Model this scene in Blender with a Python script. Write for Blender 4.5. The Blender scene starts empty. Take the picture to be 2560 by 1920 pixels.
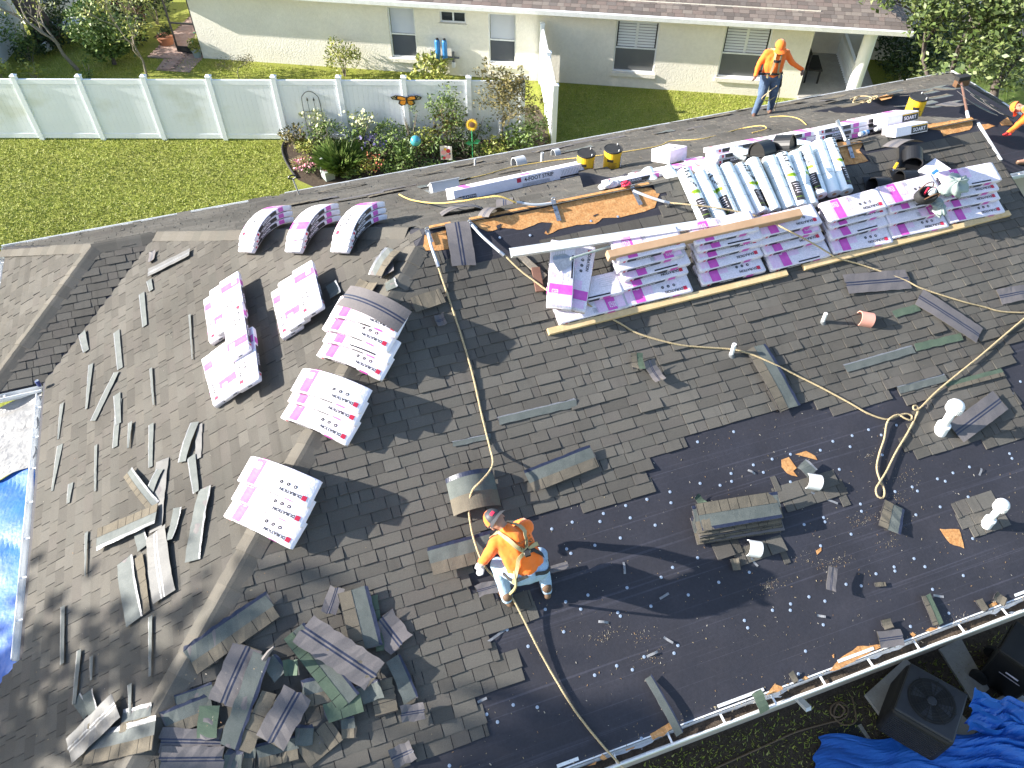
import bpy, bmesh, math, random
from mathutils import Vector as V, Matrix
R = random.Random(7)
S = bpy.context.scene
COL = S.collection
PI = math.pi
# ------------------------------------------------------------------ camera, sky, sun, exposure
H = 11.9
FPX = 1950.0                                   # focal length in pixels of the 2560 px wide photograph
CR = V((0.9449, -0.3268, 0.0008)); CU = V((0.2386, 0.6917, 0.6816)); CF = V((0.2233, 0.6438, -0.7319))
camd = bpy.data.cameras.new('camera'); cam = bpy.data.objects.new('camera', camd); COL.objects.link(cam)
camd.sensor_width = 36; camd.lens = 36 * FPX / 2560; camd.clip_end = 400; camd.clip_start = .1
_m = Matrix((CR, CU, -CF)).transposed().to_4x4(); _m.translation = (0, 0, H); cam.matrix_world = _m
S.camera = cam
S.render.resolution_x, S.render.resolution_y = 1024, 768
SUN_EL, SUN_AZ = math.radians(24.5), math.radians(-17.0)     # direction the light travels to, measured from +X
LD = V((math.cos(SUN_EL) * math.cos(SUN_AZ), math.cos(SUN_EL) * math.sin(SUN_AZ), -math.sin(SUN_EL)))
w = bpy.data.worlds.new('World'); S.world = w; w.use_nodes = True
nt = w.node_tree; sky = nt.nodes.new('ShaderNodeTexSky'); sky.sky_type = 'NISHITA'; sky.sun_disc = False
sky.sun_elevation = SUN_EL; sky.sun_rotation = math.atan2(-LD.x, -LD.y)
bg = nt.nodes['Background']; bg.inputs[1].default_value = 0.115
nt.links.new(sky.outputs[0], bg.inputs[0])
sl = bpy.data.lights.new('sun', 'SUN'); sl.energy = 5.0; sl.angle = math.radians(0.53); sl.color = (1, .95, .87)
so = bpy.data.objects.new('sun', sl); COL.objects.link(so); so.location = (-20, 5, 25)
so.rotation_euler = LD.to_track_quat('-Z', 'Y').to_euler()
S.view_settings.view_transform = 'Standard'; S.view_settings.look = 'None'
S.view_settings.exposure = 1.6; S.view_settings.gamma = 1

# ------------------------------------------------------------------ helpers: picture rays and surface frames
def ray(x, y):
    return (CF + CR * ((x - 1280) / FPX) - CU * ((y - 960) / FPX)).normalized()
def gp(x, y, z=0.0):                            # point at height z behind a pixel
    r = ray(x, y); return V((0, 0, H)) + r * ((z - H) / r.z)
class Fr:                                       # a flat surface: origin, u along, v up the slope, n out of it
    def __init__(s, o, u, v):
        s.o = V(o); s.u = V(u).normalized(); s.v = V(v).normalized(); s.n = s.u.cross(s.v).normalized()
    def px(s, x, y, off=0.0):
        r = ray(x, y); c = V((0, 0, H)); return c + r * (((s.o + s.n * off) - c).dot(s.n) / r.dot(s.n))
    def ab(s, x, y, off=0.0):
        d = s.px(x, y, off) - s.o; return d.dot(s.u), d.dot(s.v)
    def pt(s, a, b, c=0.0): return s.o + s.u * a + s.v * b + s.n * c
    def mx(s, a, b, c=0.0, rot=0.0):
        m = Matrix((s.u, s.v, s.n)).transposed().to_4x4(); m.translation = s.pt(a, b, c)
        return m @ Matrix.Rotation(rot, 4, 'Z')
    def w2(s, p): d = V(p) - s.o; return d.dot(s.u), d.dot(s.v)
def inpoly(a, b, P):
    r = False; j = len(P) - 1
    for i in range(len(P)):
        x1, y1 = P[i]; x2, y2 = P[j]
        if (y1 > b) != (y2 > b) and a < (x2 - x1) * (b - y1) / (y2 - y1) + x1: r = not r
        j = i
    return r
# ------------------------------------------------------------------ materials
def mat(name, c, c2=None, rough=.8, scale=6, bump=0, bscale=60, met=0, spec=.3, island=None, fine=None, emit=None, trans=0, sheen=0, detail=5, coat=0, sub=0):
    m = bpy.data.materials.new(name); m.use_nodes = True; t = m.node_tree; N = t.nodes; L = t.links
    p = N['Principled BSDF']; p.inputs['Roughness'].default_value = rough; p.inputs['Metallic'].default_value = met
    p.inputs['Specular IOR Level'].default_value = spec; p.inputs['Coat Weight'].default_value = coat
    if trans: p.inputs['Transmission Weight'].default_value = trans
    if sheen: p.inputs['Sheen Weight'].default_value = sheen
    tc = N.new('ShaderNodeTexCoord'); src = tc.outputs['Object']
    def rgb(k):
        n = N.new('ShaderNodeRGB'); n.outputs[0].default_value = (*k, 1); return n.outputs[0]
    def noise(sc, d=detail, rg=.55):
        n = N.new('ShaderNodeTexNoise'); n.inputs['Scale'].default_value = sc; n.inputs['Detail'].default_value = d; n.inputs['Roughness'].default_value = rg
        L.new(src, n.inputs['Vector']); return n.outputs[0]
    def ramp(v, lo, hi):
        n = N.new('ShaderNodeMapRange'); n.inputs[1].default_value = lo; n.inputs[2].default_value = hi; L.new(v, n.inputs[0]); return n.outputs[0]
    def mix(f, a, b, mode='MIX'):
        n = N.new('ShaderNodeMix'); n.data_type = 'RGBA'; n.blend_type = mode
        if hasattr(f, 'node'): L.new(f, n.inputs[0])
        else: n.inputs[0].default_value = f
        L.new(a, n.inputs[6]); L.new(b, n.inputs[7]); return n.outputs[2]
    col = rgb(c)
    if c2: col = mix(ramp(noise(scale), .3, .7), col, rgb(c2))
    if island:                                  # colour differs from piece to piece: list of colours
        g = N.new('ShaderNodeNewGeometry'); oi = N.new('ShaderNodeObjectInfo'); a = N.new('ShaderNodeMath'); a.operation = 'ADD'
        L.new(g.outputs['Random Per Island'], a.inputs[0]); L.new(oi.outputs['Random'], a.inputs[1])
        fr = N.new('ShaderNodeMath'); fr.operation = 'FRACT'; L.new(a.outputs[0], fr.inputs[0])
        cr = N.new('ShaderNodeValToRGB'); e = cr.color_ramp.elements; cr.color_ramp.interpolation = 'CONSTANT'
        while len(e) < len(island): e.new(.5)
        for i, k in enumerate(island): e[i].position = i / len(island); e[i].color = (*k, 1)
        L.new(fr.outputs[0], cr.inputs[0]); col = mix(.62, col, cr.outputs[0])
    if fine:                                    # (scale, strength): fine grain, granules or dirt
        a = N.new('ShaderNodeMapRange'); a.inputs[1].default_value = .25; a.inputs[2].default_value = .75
        a.inputs[3].default_value = 1 - fine[1]; a.inputs[4].default_value = 1 + fine[1]; L.new(noise(fine[0], 3, .7), a.inputs[0])
        cc = N.new('ShaderNodeCombineColor')
        for i in range(3): L.new(a.outputs[0], cc.inputs[i])
        col = mix(1.0, col, cc.outputs[0], 'MULTIPLY')
    L.new(col, p.inputs['Base Color'])
    if bump:
        b = N.new('ShaderNodeBump'); b.inputs['Strength'].default_value = bump; b.inputs['Distance'].default_value = .02
        L.new(noise(bscale, 4), b.inputs['Height']); L.new(b.outputs[0], p.inputs['Normal'])
    if sub: p.inputs['Subsurface Weight'].default_value = sub
    return m
SHC = [(.126,.116,.100), (.096,.089,.078), (.108,.099,.086), (.134,.125,.110), (.103,.098,.086), (.112,.101,.090), (.082,.076,.067), (.116,.109,.096)]
M = dict(
 shingle=mat('old asphalt shingle', (.102,.095,.084), (.126,.118,.105), .95, 1.2, .35, 260, island=SHC, fine=(170, .30), spec=.15),
 cap=mat('hip cap shingle', (.115,.105,.088), (.142,.129,.109), .95, 2, .3, 260, island=SHC[:5], fine=(170, .28), spec=.15),
 nshingle=mat('tan blend shingle', (.135,.115,.103), (.165,.14,.125), .95, 1, .2, 200, island=[(.15,.125,.112),(.11,.093,.084),(.21,.182,.158),(.165,.125,.11),(.13,.115,.107),(.085,.073,.067),(.19,.155,.135)], fine=(90, .2), spec=.15),
 felt=mat('black underlayment', (.0215,.0215,.0295), (.027,.0255,.0325), .72, 2.2, .12, 14, fine=(30, .18), spec=.4),
 osb=mat('oriented strand board', (.42,.19,.065), (.56,.31,.13), .85, 16, .1, 40, fine=(40, .38), spec=.2),
 wood=mat('pine timber', (.55,.38,.19), (.64,.47,.26), .8, 4, .05, 40, fine=(25, .14)),
 band=mat('shingle nailing band', (.088,.100,.094), (.118,.130,.122), .9, 8, .3, 250, fine=(200, .35), spec=.25),
 bandl=mat('sun-bleached nailing band', (.108,.118,.114), (.14,.151,.145), .85, 9, .2, 200, fine=(150, .22), spec=.3),
 rollw=mat('pale blue roll wrap', (.70,.79,.82), (.78,.84,.86), .35, 5, .3, 18, fine=(14, .06), spec=.45),
 rollg=mat('lime print', (.30,.50,.04), None, .4),
 pale=mat('weathered shingle underside', (.112,.110,.108), (.14,.137,.133), .6, 5, .06, 60, fine=(60, .1), spec=.35),
 under=mat('shingle underside', (.105,.095,.098), (.135,.122,.122), .72, 5, .08, 80, fine=(80, .14), spec=.4),
 blue=mat('sealant stripe', (.014,.018,.040), (.026,.032,.06), .35, 30, .2, 80, spec=.55),
 green=mat('fresh green granules', (.075,.105,.075), (.095,.128,.092), .95, 10, .3, 250, fine=(200, .25), spec=.15),
 tabtan=mat('shingle tab face', (.12,.105,.082), (.15,.13,.10), .95, 9, .3, 250, fine=(170, .32), spec=.15),
 seal=mat('shiny sealant line', (.14,.145,.155), (.22,.225,.24), .32, 40, .3, 60, spec=.6),
 wrap=mat('white plastic wrap', (.79,.745,.80), (.84,.80,.85), .38, 6, .35, 26, fine=(22, .05), spec=.45),
 wrapd=mat('scuffed plastic wrap', (.76,.70,.775), (.68,.625,.69), .42, 14, .35, 26, fine=(55, .22), spec=.45),
 pink=mat("magenta print", (.56,.07,.40), (.64,.13,.50), .4, 12, .2, 26, spec=.4),
 palepink=mat('pale pink print', (.72,.46,.66), (.80,.62,.76), .4, 40, .2, 26, spec=.4),
 ink=mat('black print', (.022,.020,.022), (.04,.037,.04), .4, 20, .2, 26, spec=.4),
 red=mat('red print', (.55,.03,.07), None, .4, spec=.4),
 white=mat('white vinyl', (.80,.81,.82), (.76,.775,.79), .38, 3, fine=(12, .03), spec=.45),
 fencem=mat('white vinyl fence', (.79,.82,.86), (.76,.80,.84), .40, 2, fine=(6, .04), spec=.45),
 alu=mat('white painted aluminium', (.76,.77,.77), (.66,.67,.67), .32, 6, fine=(30, .08), spec=.5),
 gal=mat('galvanised steel', (.42,.43,.45), (.55,.56,.58), .3, 25, fine=(60, .15), met=.85),
 stucco=mat('cream stucco', (.76,.72,.63), (.72,.675,.585), .95, 1.1, .6, 22, fine=(9, .06), spec=.15),
 stuccow=mat('house stucco', (.52,.45,.37), (.48,.41,.33), .95, 2, .5, 22, spec=.15),
 glass=mat('window glass', (.03,.035,.04), None, .06, spec=.6),
 blind=mat('blinds behind glass', (.66,.67,.66), (.60,.61,.62), .35, 2, spec=.5),
 shade=mat('insect screen', (.11,.115,.12), (.135,.14,.14), .6, 2, spec=.3),
 black=mat('black plastic', (.012,.012,.013), None, .38, spec=.5),
 blackm=mat('black matte', (.018,.018,.019), (.03,.03,.03), .75, 9),
 dark=mat('dark shade interior', (.05,.048,.045), None, .9),
 yellow=mat('yellow bucket', (.78,.47,.02), (.80,.52,.04), .4, 5, spec=.45),
 teal=mat('teal label', (.12,.45,.42), None, .4),
 rope=mat('old rope', (.50,.40,.24), (.40,.31,.18), .9, 40, .6, 90, fine=(60, .2)),
 ropey=mat('yellow rope', (.66,.49,.16), (.58,.42,.15), .85, 40, .6, 90, fine=(60, .2)),
 card=mat('brown cardboard', (.40,.25,.145), (.46,.30,.185), .8, 5, .06, 20, fine=(12, .06)),
 pvc=mat('white pvc', (.82,.82,.82), (.78,.78,.78), .35, 6, spec=.5),
 greyp=mat('grey painted metal', (.46,.48,.50), (.52,.54,.56), .45, 6, spec=.5),
 salmon=mat('salmon vent paint', (.72,.33,.25), (.76,.38,.30), .5, 6),
 tarp=mat('blue tarpaulin', (.008,.085,.37), (.015,.125,.46), .5, 4, .5, 9, spec=.5),
 tarpg=mat('silver tarpaulin', (.19,.187,.185), (.27,.265,.262), .42, 4, .9, 9, spec=.5),
 orange=mat('orange shirt', (.90,.16,.012), (.93,.20,.02), .75, 5, .25, 14, sheen=.3),
 jean=mat('light blue jeans', (.30,.42,.55), (.38,.50,.62), .9, 9, .3, 40, fine=(60, .15)),
 jeand=mat('dark blue jeans', (.055,.085,.15), (.10,.15,.23), .9, 9, .3, 40, fine=(60, .2)),
 boot=mat('brown work boots', (.11,.065,.04), (.15,.095,.06), .8, 12, .2, 40),
 skin=mat('skin', (.40,.22,.15), (.36,.19,.13), .55, 10, sub=.05),
 skind=mat('dark skin', (.10,.055,.04), (.12,.065,.05), .5, 10),
 strap=mat('khaki webbing', (.38,.31,.15), (.44,.36,.20), .85, 20),
 strapd=mat('black webbing', (.03,.03,.032), (.05,.05,.05), .8, 20),
 cloth=mat('grey green cloth', (.26,.31,.29), (.32,.37,.34), .9, 6, .3, 20),
 glove=mat('grey glove', (.50,.50,.50), (.42,.42,.43), .85, 12),
 gloved=mat('red grey glove', (.45,.03,.03), None, .8),
 lawn=mat('lawn earth', (.19,.22,.035), (.235,.24,.06), .95, 3.0, .5, 30, fine=(22, .45), spec=.1),
 soil_and_shade=mat('mulch_and_shade', (.055,.042,.032), (.09,.07,.052), .95, 14, .6, 50, fine=(45, .4), spec=.1),  # garden bed cover; its dark tone also paints shade below the eave
 conc=mat('concrete', (.33,.31,.28), (.40,.38,.35), .92, 5, .2, 40, fine=(30, .12)),
 asphalt=mat('asphalt', (.06,.06,.06), (.05,.05,.052), .9, 3, fine=(40, .2)),
 paver=mat('brick paver', (.30,.20,.165), (.36,.26,.21), .9, 3, island=[(.33,.22,.18),(.27,.19,.16),(.38,.28,.24),(.30,.23,.20)], fine=(30, .12)),
 leaf=mat('green leaves', (.085,.145,.026), (.12,.18,.04), .55, 3, island=[(.06,.115,.02),(.12,.19,.04),(.17,.23,.055),(.05,.09,.018),(.21,.25,.075)], spec=.4),
 leafy=mat('yellow green leaves', (.20,.22,.035), (.26,.27,.05), .55, 3, island=[(.16,.20,.03),(.28,.30,.06),(.34,.31,.08),(.12,.17,.03)], spec=.4),
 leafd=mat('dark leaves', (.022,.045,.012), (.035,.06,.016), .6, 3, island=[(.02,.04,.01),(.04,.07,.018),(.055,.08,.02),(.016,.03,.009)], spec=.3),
 leafo=mat('oak leaves', (.075,.11,.025), (.10,.14,.035), .5, 3, island=[(.06,.095,.02),(.12,.155,.05),(.17,.19,.08),(.045,.07,.016)], spec=.45),
 palm=mat('palm leaflets', (.075,.12,.025), (.10,.15,.04), .4, 3, island=[(.06,.10,.02),(.12,.165,.045),(.16,.19,.07)], spec=.5),
 olive=mat('brown olive leaves', (.12,.105,.035), (.16,.135,.05), .7, 3, island=[(.10,.095,.03),(.17,.145,.055),(.08,.075,.028),(.20,.16,.05)]),
 cream=mat('cream flowers', (.40,.42,.20), (.52,.52,.30), .6, 8, island=[(.50,.50,.28),(.30,.36,.12),(.58,.57,.40)]),
 coral=mat('coral flowers', (.62,.22,.12), (.66,.28,.14), .6, 8, island=[(.72,.16,.10),(.75,.30,.12),(.62,.10,.12)]),
 pinkf=mat('pink flowers', (.72,.28,.36), (.76,.40,.46), .6, 8),
 violet=mat('violet flowers', (.10,.09,.20), (.14,.12,.26), .6, 8),
 dryg=mat('dry ornamental grass', (.50,.42,.24), (.58,.50,.32), .8, 8),
 grass=mat('grass blades', (.27,.32,.045), (.36,.385,.07), .6, .8, island=[(.21,.28,.035),(.30,.355,.055),(.40,.42,.095),(.46,.44,.18),(.25,.31,.042)], spec=.3),
 bark=mat('grey bark', (.20,.17,.135), (.27,.235,.19), .95, 12, .5, 40),
 barkd=mat('dark bark', (.075,.062,.055), (.11,.09,.08), .95, 8, .6, 25),
 statue=mat('stone statue', (.40,.40,.39), (.50,.50,.48), .85, 12),
 orb=mat('blue glass ball', (.05,.32,.42), (.10,.42,.50), .08, 3, spec=.8, met=.3),
 flower=mat('sunflower petals', (.78,.42,.02), (.82,.52,.04), .6, 9),
 brown=mat('brown', (.10,.05,.025), (.14,.075,.04), .7, 9),
 orangew=mat('orange wings', (.75,.25,.02), (.80,.38,.05), .6, 18),
 hose=mat('green hose', (.05,.32,.14), None, .4),
 terra=mat('terracotta pot', (.36,.16,.09), None, .8),
 carp=mat('white car paint', (.62,.66,.67), None, .25, spec=.5, coat=.5),
 filt=mat('blue filter housing', (.03,.16,.38), (.06,.22,.45), .3, 5),
 cord=mat('dull cord', (.16,.11,.07), None, .7),
 can=mat('blue drink can', (.04,.06,.22), (.12,.14,.32), .25, 6, met=.5),
 copper=mat('brushed handle brown', (.16,.08,.06), (.20,.11,.08), .6, 8),
 bag=mat('clear plastic bag', (.55,.55,.55), (.65,.65,.65), .2, 12, .5, 30, spec=.6),
 acm=mat('charcoal grey steel', (.013,.013,.015), (.019,.019,.021), .55, 5, fine=(40, .1)),
 act=mat('grey steel top', (.036,.038,.045), (.046,.049,.057), .5, 5),
 nailm=mat('cap nail disc', (.24,.30,.40), (.32,.38,.47), .6, 5),
 debris=mat('roof debris', (.20,.15,.09), (.30,.25,.16), .9, 8, island=[(.30,.24,.14),(.10,.09,.08),(.42,.40,.36),(.24,.12,.05),(.14,.13,.12)]),
)
# ------------------------------------------------------------------ mesh building
class MB:
    def __init__(s): s.v = []; s.f = []; s.m = []; s.k = []; s.mi = 0
    def mat(s, name):
        if name not in s.m: s.m.append(name)
        s.mi = s.m.index(name); return s
    def face(s, pts):
        n = len(s.v); s.v += [tuple(p) for p in pts]; s.f.append(tuple(range(n, n + len(pts)))); s.k.append(s.mi)
    def raw(s, vs, fs):
        n = len(s.v); s.v += [tuple(p) for p in vs]
        for f in fs: s.f.append(tuple(i + n for i in f)); s.k.append(s.mi)
    def box(s, c, d, mx=None, taper=1):
        x, y, z = d[0] / 2, d[1] / 2, d[2] / 2; q = []
        for k in (-1, 1):
            tp = taper if k > 0 else 1
            for i, j in ((-1, -1), (1, -1), (1, 1), (-1, 1)): q.append(V((i * x * tp, j * y * tp, k * z)))
        q = [(mx @ p if mx else p) + V(c) for p in q]
        s.raw(q, [(3, 2, 1, 0), (4, 5, 6, 7), (0, 1, 5, 4), (1, 2, 6, 5), (2, 3, 7, 6), (3, 0, 4, 7)]); return s
    def grid(s, fn, nx, ny, close=False):       # fn(i/nx, j/ny)
        vs = [fn(i / nx, j / ny) for j in range(ny + 1) for i in range(nx + 1)]; w_ = nx + 1
        s.raw(vs, [(j * w_ + i, j * w_ + i + 1, (j + 1) * w_ + i + 1, (j + 1) * w_ + i) for j in range(ny) for i in range(nx)]); return s
    def tube(s, path, r, seg=8, cap=True):
        path = [V(p) for p in path]; rs = r if isinstance(r, (list, tuple)) else [r] * len(path); vs = []; fs = []
        up = None
        for i, p in enumerate(path):
            d = (path[min(i + 1, len(path) - 1)] - path[max(i - 1, 0)])
            d = d.normalized() if d.length > 1e-9 else V((0, 0, 1))
            if up is None: up = d.orthogonal().normalized()
            up = (up - d * up.dot(d)); up = up.normalized() if up.length > 1e-6 else d.orthogonal().normalized()
            sd = d.cross(up)
            for k in range(seg):
                a = 2 * PI * k / seg; vs.append(p + (up * math.cos(a) + sd * math.sin(a)) * rs[i])
        for i in range(len(path) - 1):
            for k in range(seg):
                a = i * seg + k; b = i * seg + (k + 1) % seg; fs.append((a, b, b + seg, a + seg))
        if cap: fs.append(tuple(range(seg))[::-1]); fs.append(tuple(range((len(path) - 1) * seg, len(path) * seg)))
        s.raw(vs, fs); return s
    def lathe(s, prof, seg=20, mx=None):        # prof: list of (r, z)
        vs = []; fs = []
        for r, z in prof:
            for k in range(seg):
                a = 2 * PI * k / seg; p = V((r * math.cos(a), r * math.sin(a), z)); vs.append(mx @ p if mx else p)
        for i in range(len(prof) - 1):
            for k in range(seg):
                a = i * seg + k; b = i * seg + (k + 1) % seg; fs.append((a, b, b + seg, a + seg))
        fs.append(tuple(range(seg))[::-1]); fs.append(tuple(range((len(prof) - 1) * seg, len(prof) * seg)))
        s.raw(vs, fs); return s
    def prism(s, poly, h, mx=None):             # poly: list of (x, y), extruded 0..h
        n = len(poly); q = [V((x, y, 0)) for x, y in poly] + [V((x, y, h)) for x, y in poly]
        if mx: q = [mx @ p for p in q]
        s.raw(q, [tuple(range(n))[::-1], tuple(range(n, 2 * n))] + [(i, (i + 1) % n, n + (i + 1) % n, n + i) for i in range(n)]); return s
    def mesh(s, name, smooth=False, recalc=True):
        me = bpy.data.meshes.new(name); me.from_pydata(s.v, [], s.f)
        for k in s.m: me.materials.append(M[k])
        me.polygons.foreach_set('material_index', s.k)
        if recalc:
            b = bmesh.new(); b.from_mesh(me); bmesh.ops.recalc_face_normals(b, faces=b.faces); b.to_mesh(me); b.free()
        if smooth: me.polygons.foreach_set('use_smooth', [True] * len(me.polygons))
        me.update(); return me
    def build(s, name, parent=None, mx=None, smooth=False, recalc=True):
        return put(name, s.mesh(name, smooth, recalc), parent, mx)
def put(name, me, parent=None, mx=None):
    o = bpy.data.objects.new(name, me); COL.objects.link(o); o.parent = parent
    if mx is not None: o.matrix_local = mx
    return o
def tag(o, label=None, cat=None, group=None, kind=None):
    for k, v in (('label', label), ('category', cat), ('group', group), ('kind', kind)):
        if v: o[k] = v
    return o
def thing(name, label, cat, mx=None, group=None):
    o = bpy.data.objects.new(name, None); COL.objects.link(o); o.empty_display_size = .1
    if mx is not None: o.matrix_world = mx
    return tag(o, label, cat, group)
def copy_tree(o, parent=None):
    c = o.copy(); COL.objects.link(c); c.parent = parent
    for ch in list(o.children): copy_tree(ch, c)
    return c
def T(x, y=0, z=0): return Matrix.Translation(V((x, y, z)) if not isinstance(x, V) else x)
def RZ(a): return Matrix.Rotation(a, 4, 'Z')
def RX(a): return Matrix.Rotation(a, 4, 'X')
def RY(a): return Matrix.Rotation(a, 4, 'Y')
def axes(o, x, z):                              # matrix with x and z directions
    z = V(z).normalized(); x = V(x); x = (x - z * x.dot(z)).normalized(); y = z.cross(x)
    m = Matrix((x, y, z)).transposed().to_4x4(); m.translation = V(o); return m
_tc = {}
def text2d(st, size, bold=.0):                  # flat text as (verts, faces), centred
    k = (st, size, bold)
    if k not in _tc:
        cu = bpy.data.curves.new('t', 'FONT'); cu.body = st; cu.size = size; cu.align_x = 'CENTER'; cu.align_y = 'CENTER'; cu.resolution_u = 2; cu.offset = bold
        o = bpy.data.objects.new('t', cu); me = bpy.data.meshes.new_from_object(o)
        _tc[k] = ([v.co.copy() for v in me.vertices], [tuple(p.vertices) for p in me.polygons])
        bpy.data.objects.remove(o); bpy.data.curves.remove(cu); bpy.data.meshes.remove(me)
    return _tc[k]
def add_text(mb, st, size, fn, m='ink', bold=0.0, sx=1.0):      # fn(x, y) -> point on a surface
    vs, fs = text2d(st, size, bold); mb.mat(m); mb.raw([fn(p.x * sx, p.y) for p in vs], fs)
def smooth_noise(seed):
    r = random.Random(seed); ph = [(r.uniform(.6, 4), r.uniform(0, 6.28), r.uniform(.3, 1)) for _ in range(5)]
    return lambda x: sum(math.sin(x * f + p) * a for f, p, a in ph) / 2.2
def hash2(i, j, k=0):
    x = math.sin(i * 127.1 + j * 311.7 + k * 74.7) * 43758.5453; return x - math.floor(x)

def streaks(m, sc, lo, hi, k):                    # faint laps and streaks along x, across the slope
    t = m.node_tree; N = t.nodes; L = t.links; p = N['Principled BSDF']; src = p.inputs['Base Color'].links[0].from_socket
    tc = N.new('ShaderNodeTexCoord'); mp = N.new('ShaderNodeMapping'); mp.inputs['Scale'].default_value = sc; L.new(tc.outputs['Object'], mp.inputs[0])
    n = N.new('ShaderNodeTexNoise'); n.inputs['Scale'].default_value = 1; n.inputs['Detail'].default_value = 3; L.new(mp.outputs[0], n.inputs['Vector'])
    r = N.new('ShaderNodeMapRange'); r.inputs[1].default_value = lo; r.inputs[2].default_value = hi; r.inputs[3].default_value = 1; r.inputs[4].default_value = k; L.new(n.outputs[0], r.inputs[0])
    cc = N.new('ShaderNodeCombineColor'); mx = N.new('ShaderNodeMix'); mx.data_type = 'RGBA'; mx.blend_type = 'MULTIPLY'; mx.inputs[0].default_value = 1
    for i in range(3): L.new(r.outputs[0], cc.inputs[i])
    L.new(src, mx.inputs[6]); L.new(cc.outputs[0], mx.inputs[7]); L.new(mx.outputs[2], p.inputs['Base Color'])
streaks(M['felt'], (.25, 34, 34), .60, .72, 1.8)
streaks(M['shingle'], (.55, .55, .55), .38, .66, .74)
streaks(M['shingle'], (9, 1.2, 1.2), .55, .75, .86)
streaks(M['felt'], (1.3, 1.3, 1.3), .45, .7, 1.3)
streaks(M['wrapd'], (3, 3, 3), .60, .74, .70)
streaks(M['grass'], (.45, .45, .45), .35, .65, .72)
streaks(M['stucco'], (.5, .5, .9), .5, .8, .90)
# ------------------------------------------------------------------ the ground
def sheet(name, pts, m, z, kind='structure', parent=None):
    b = MB().mat(m); b.face([(p[0], p[1], z) for p in pts]); o = b.build(name, parent)
    if kind: o['kind'] = kind
    return o
sheet('ground', [(-120, -60), (140, -60), (140, 140), (-120, 140)], 'lawn', 0)
# ------------------------------------------------------------------ roof frames of the house being re-roofed
TF, TL, TB, TW = 5 / 12, .453, .465, .45
AX, AY, AZ = 1.77, 8.68, 5.56                  # top of the front-left hip
EY, RXE = 2.35, 10.97                           # front eave, right gable
def slope(o, u, vxy, t): return Fr(o, u, V((vxy[0], vxy[1], t)))
FRONT = slope((AX, AY, AZ), (1, 0, 0), (0, 1), TF)
LEFT = slope((AX, AY, AZ), (0, -1, 0), (1, 0), TL)
BACK = slope((AX, AY, AZ), (-1, 0, 0), (0, -1), TB)
WRY, WRZ = 12.53, AZ - TB * (12.53 - AY)        # ridge of the left wing
V0 = V((AX - (AZ - WRZ) / TL, WRY, WRZ)); V1 = V((-4.27, 10.42, 2.82)); P1 = V((-3.2, WRY, WRZ))
WLX = -5.15
WF = slope(V0, (1, 0, 0), (0, 1), (WRZ - 2.82) / (WRY - 10.42))
WL = slope(P1, (0, -1, 0), (1, 0), (WRZ - 2.82) / (P1.x - WLX))
RY0 = 12.45; RZ0 = AZ - TB * (RY0 - AY); Q1 = V((14.9, RY0, RZ0))
RF = slope(Q1, (1, 0, 0), (0, 1), (RZ0 - 2.85) / (RY0 - 10.3))
RR = slope(Q1, (0, 1, 0), (-1, 0), (RZ0 - 2.85) / 1.9)
def zf(y): return AZ - TF * (AY - y)
def hipx(y): return AX - .92 * (AY - y)
house = thing('house', 'single-storey house under re-roofing with dark shingles partly torn off to black underlayment', 'house', T(4, 8, 0))
HM = T(-4, -8, 0)                               # parts are written in world coordinates
def deck(name, F, world, m='felt', th=.05):
    b = MB().mat(m); P = [F.pt(*F.w2(p), 0) for p in world]; n = len(P)
    Q = [p - F.n * th for p in P]
    b.raw(P + Q, [tuple(range(n)), tuple(range(n, 2 * n))[::-1]] + [(i, (i + 1) % n, n + (i + 1) % n, n + i) for i in range(n)])
    return b.build(name, house, HM)
hb = V((hipx(EY), EY, zf(EY)))
front_slope = deck('roof_slope', FRONT, [(AX, AY, AZ), hb, (RXE, EY, zf(EY)), (RXE, AY, AZ)])
left_poly = [(AX, AY, AZ), V0, V1, (-4.27, 5.65, 2.82), (-5.4, 4.85, 2.3), (-5.4, 1.5, 2.3), (hipx(1.5), 1.5, zf(1.5))]
left_slope = deck('roof_slope', LEFT, left_poly)
back_poly = [(AX, AY, AZ), (RXE, AY, AZ), (RXE, RY0, RZ0), Q1, (16.8, 14.5, 2.85), (0.1, 14.5, 2.85), (-.3, 14.32, 2.94), (WLX, 14.32, 2.94), P1, V0]
back_slope = deck('roof_slope', BACK, back_poly)
wing_front = deck('roof_slope', WF, [V0, P1, (WLX, 10.42, 2.82), V1])
wing_left = deck('roof_slope', WL, [P1, (WLX, 14.35, 2.82), (WLX, 10.42, 2.82)])
rwing_front = deck('roof_slope', RF, [(RXE - .02, RY0, RZ0), Q1, (16.8, 10.3, 2.85), (RXE - .02, 10.3, 2.85)])
rwing_right = deck('roof_slope', RR, [Q1, (16.8, 14.5, 2.85), (16.8, 10.3, 2.85)])
# walls and the right gable
for x0, x1, y0, y1, zt in ((-3.8, 10.6, 2.85, 13.9, 2.75), (-4.7, -3.7, 10.8, 13.9, 2.7), (10.5, 16.3, 10.7, 14.0, 2.75)):
    MB().mat('stuccow').box(((x0 + x1) / 2, (y0 + y1) / 2, zt / 2), (x1 - x0, y1 - y0, zt)).build('wall', house, HM)
b = MB().mat('stuccow'); gx = RXE - .12
b.raw([(gx, EY + .3, 2.75), (gx, 13.9, 2.75), (gx, AY + 3.7, RZ0 - .1), (gx, AY, AZ - .09), (gx - .1, EY + .3, 2.75), (gx - .1, 13.9, 2.75), (gx - .1, AY + 3.7, RZ0 - .1), (gx - .1, AY, AZ - .09)],
      [(0, 1, 2, 3), (7, 6, 5, 4), (0, 3, 7, 4), (3, 2, 6, 7), (1, 0, 4, 5), (2, 1, 5, 6)])
b.build('gable_wall', house, HM)
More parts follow.
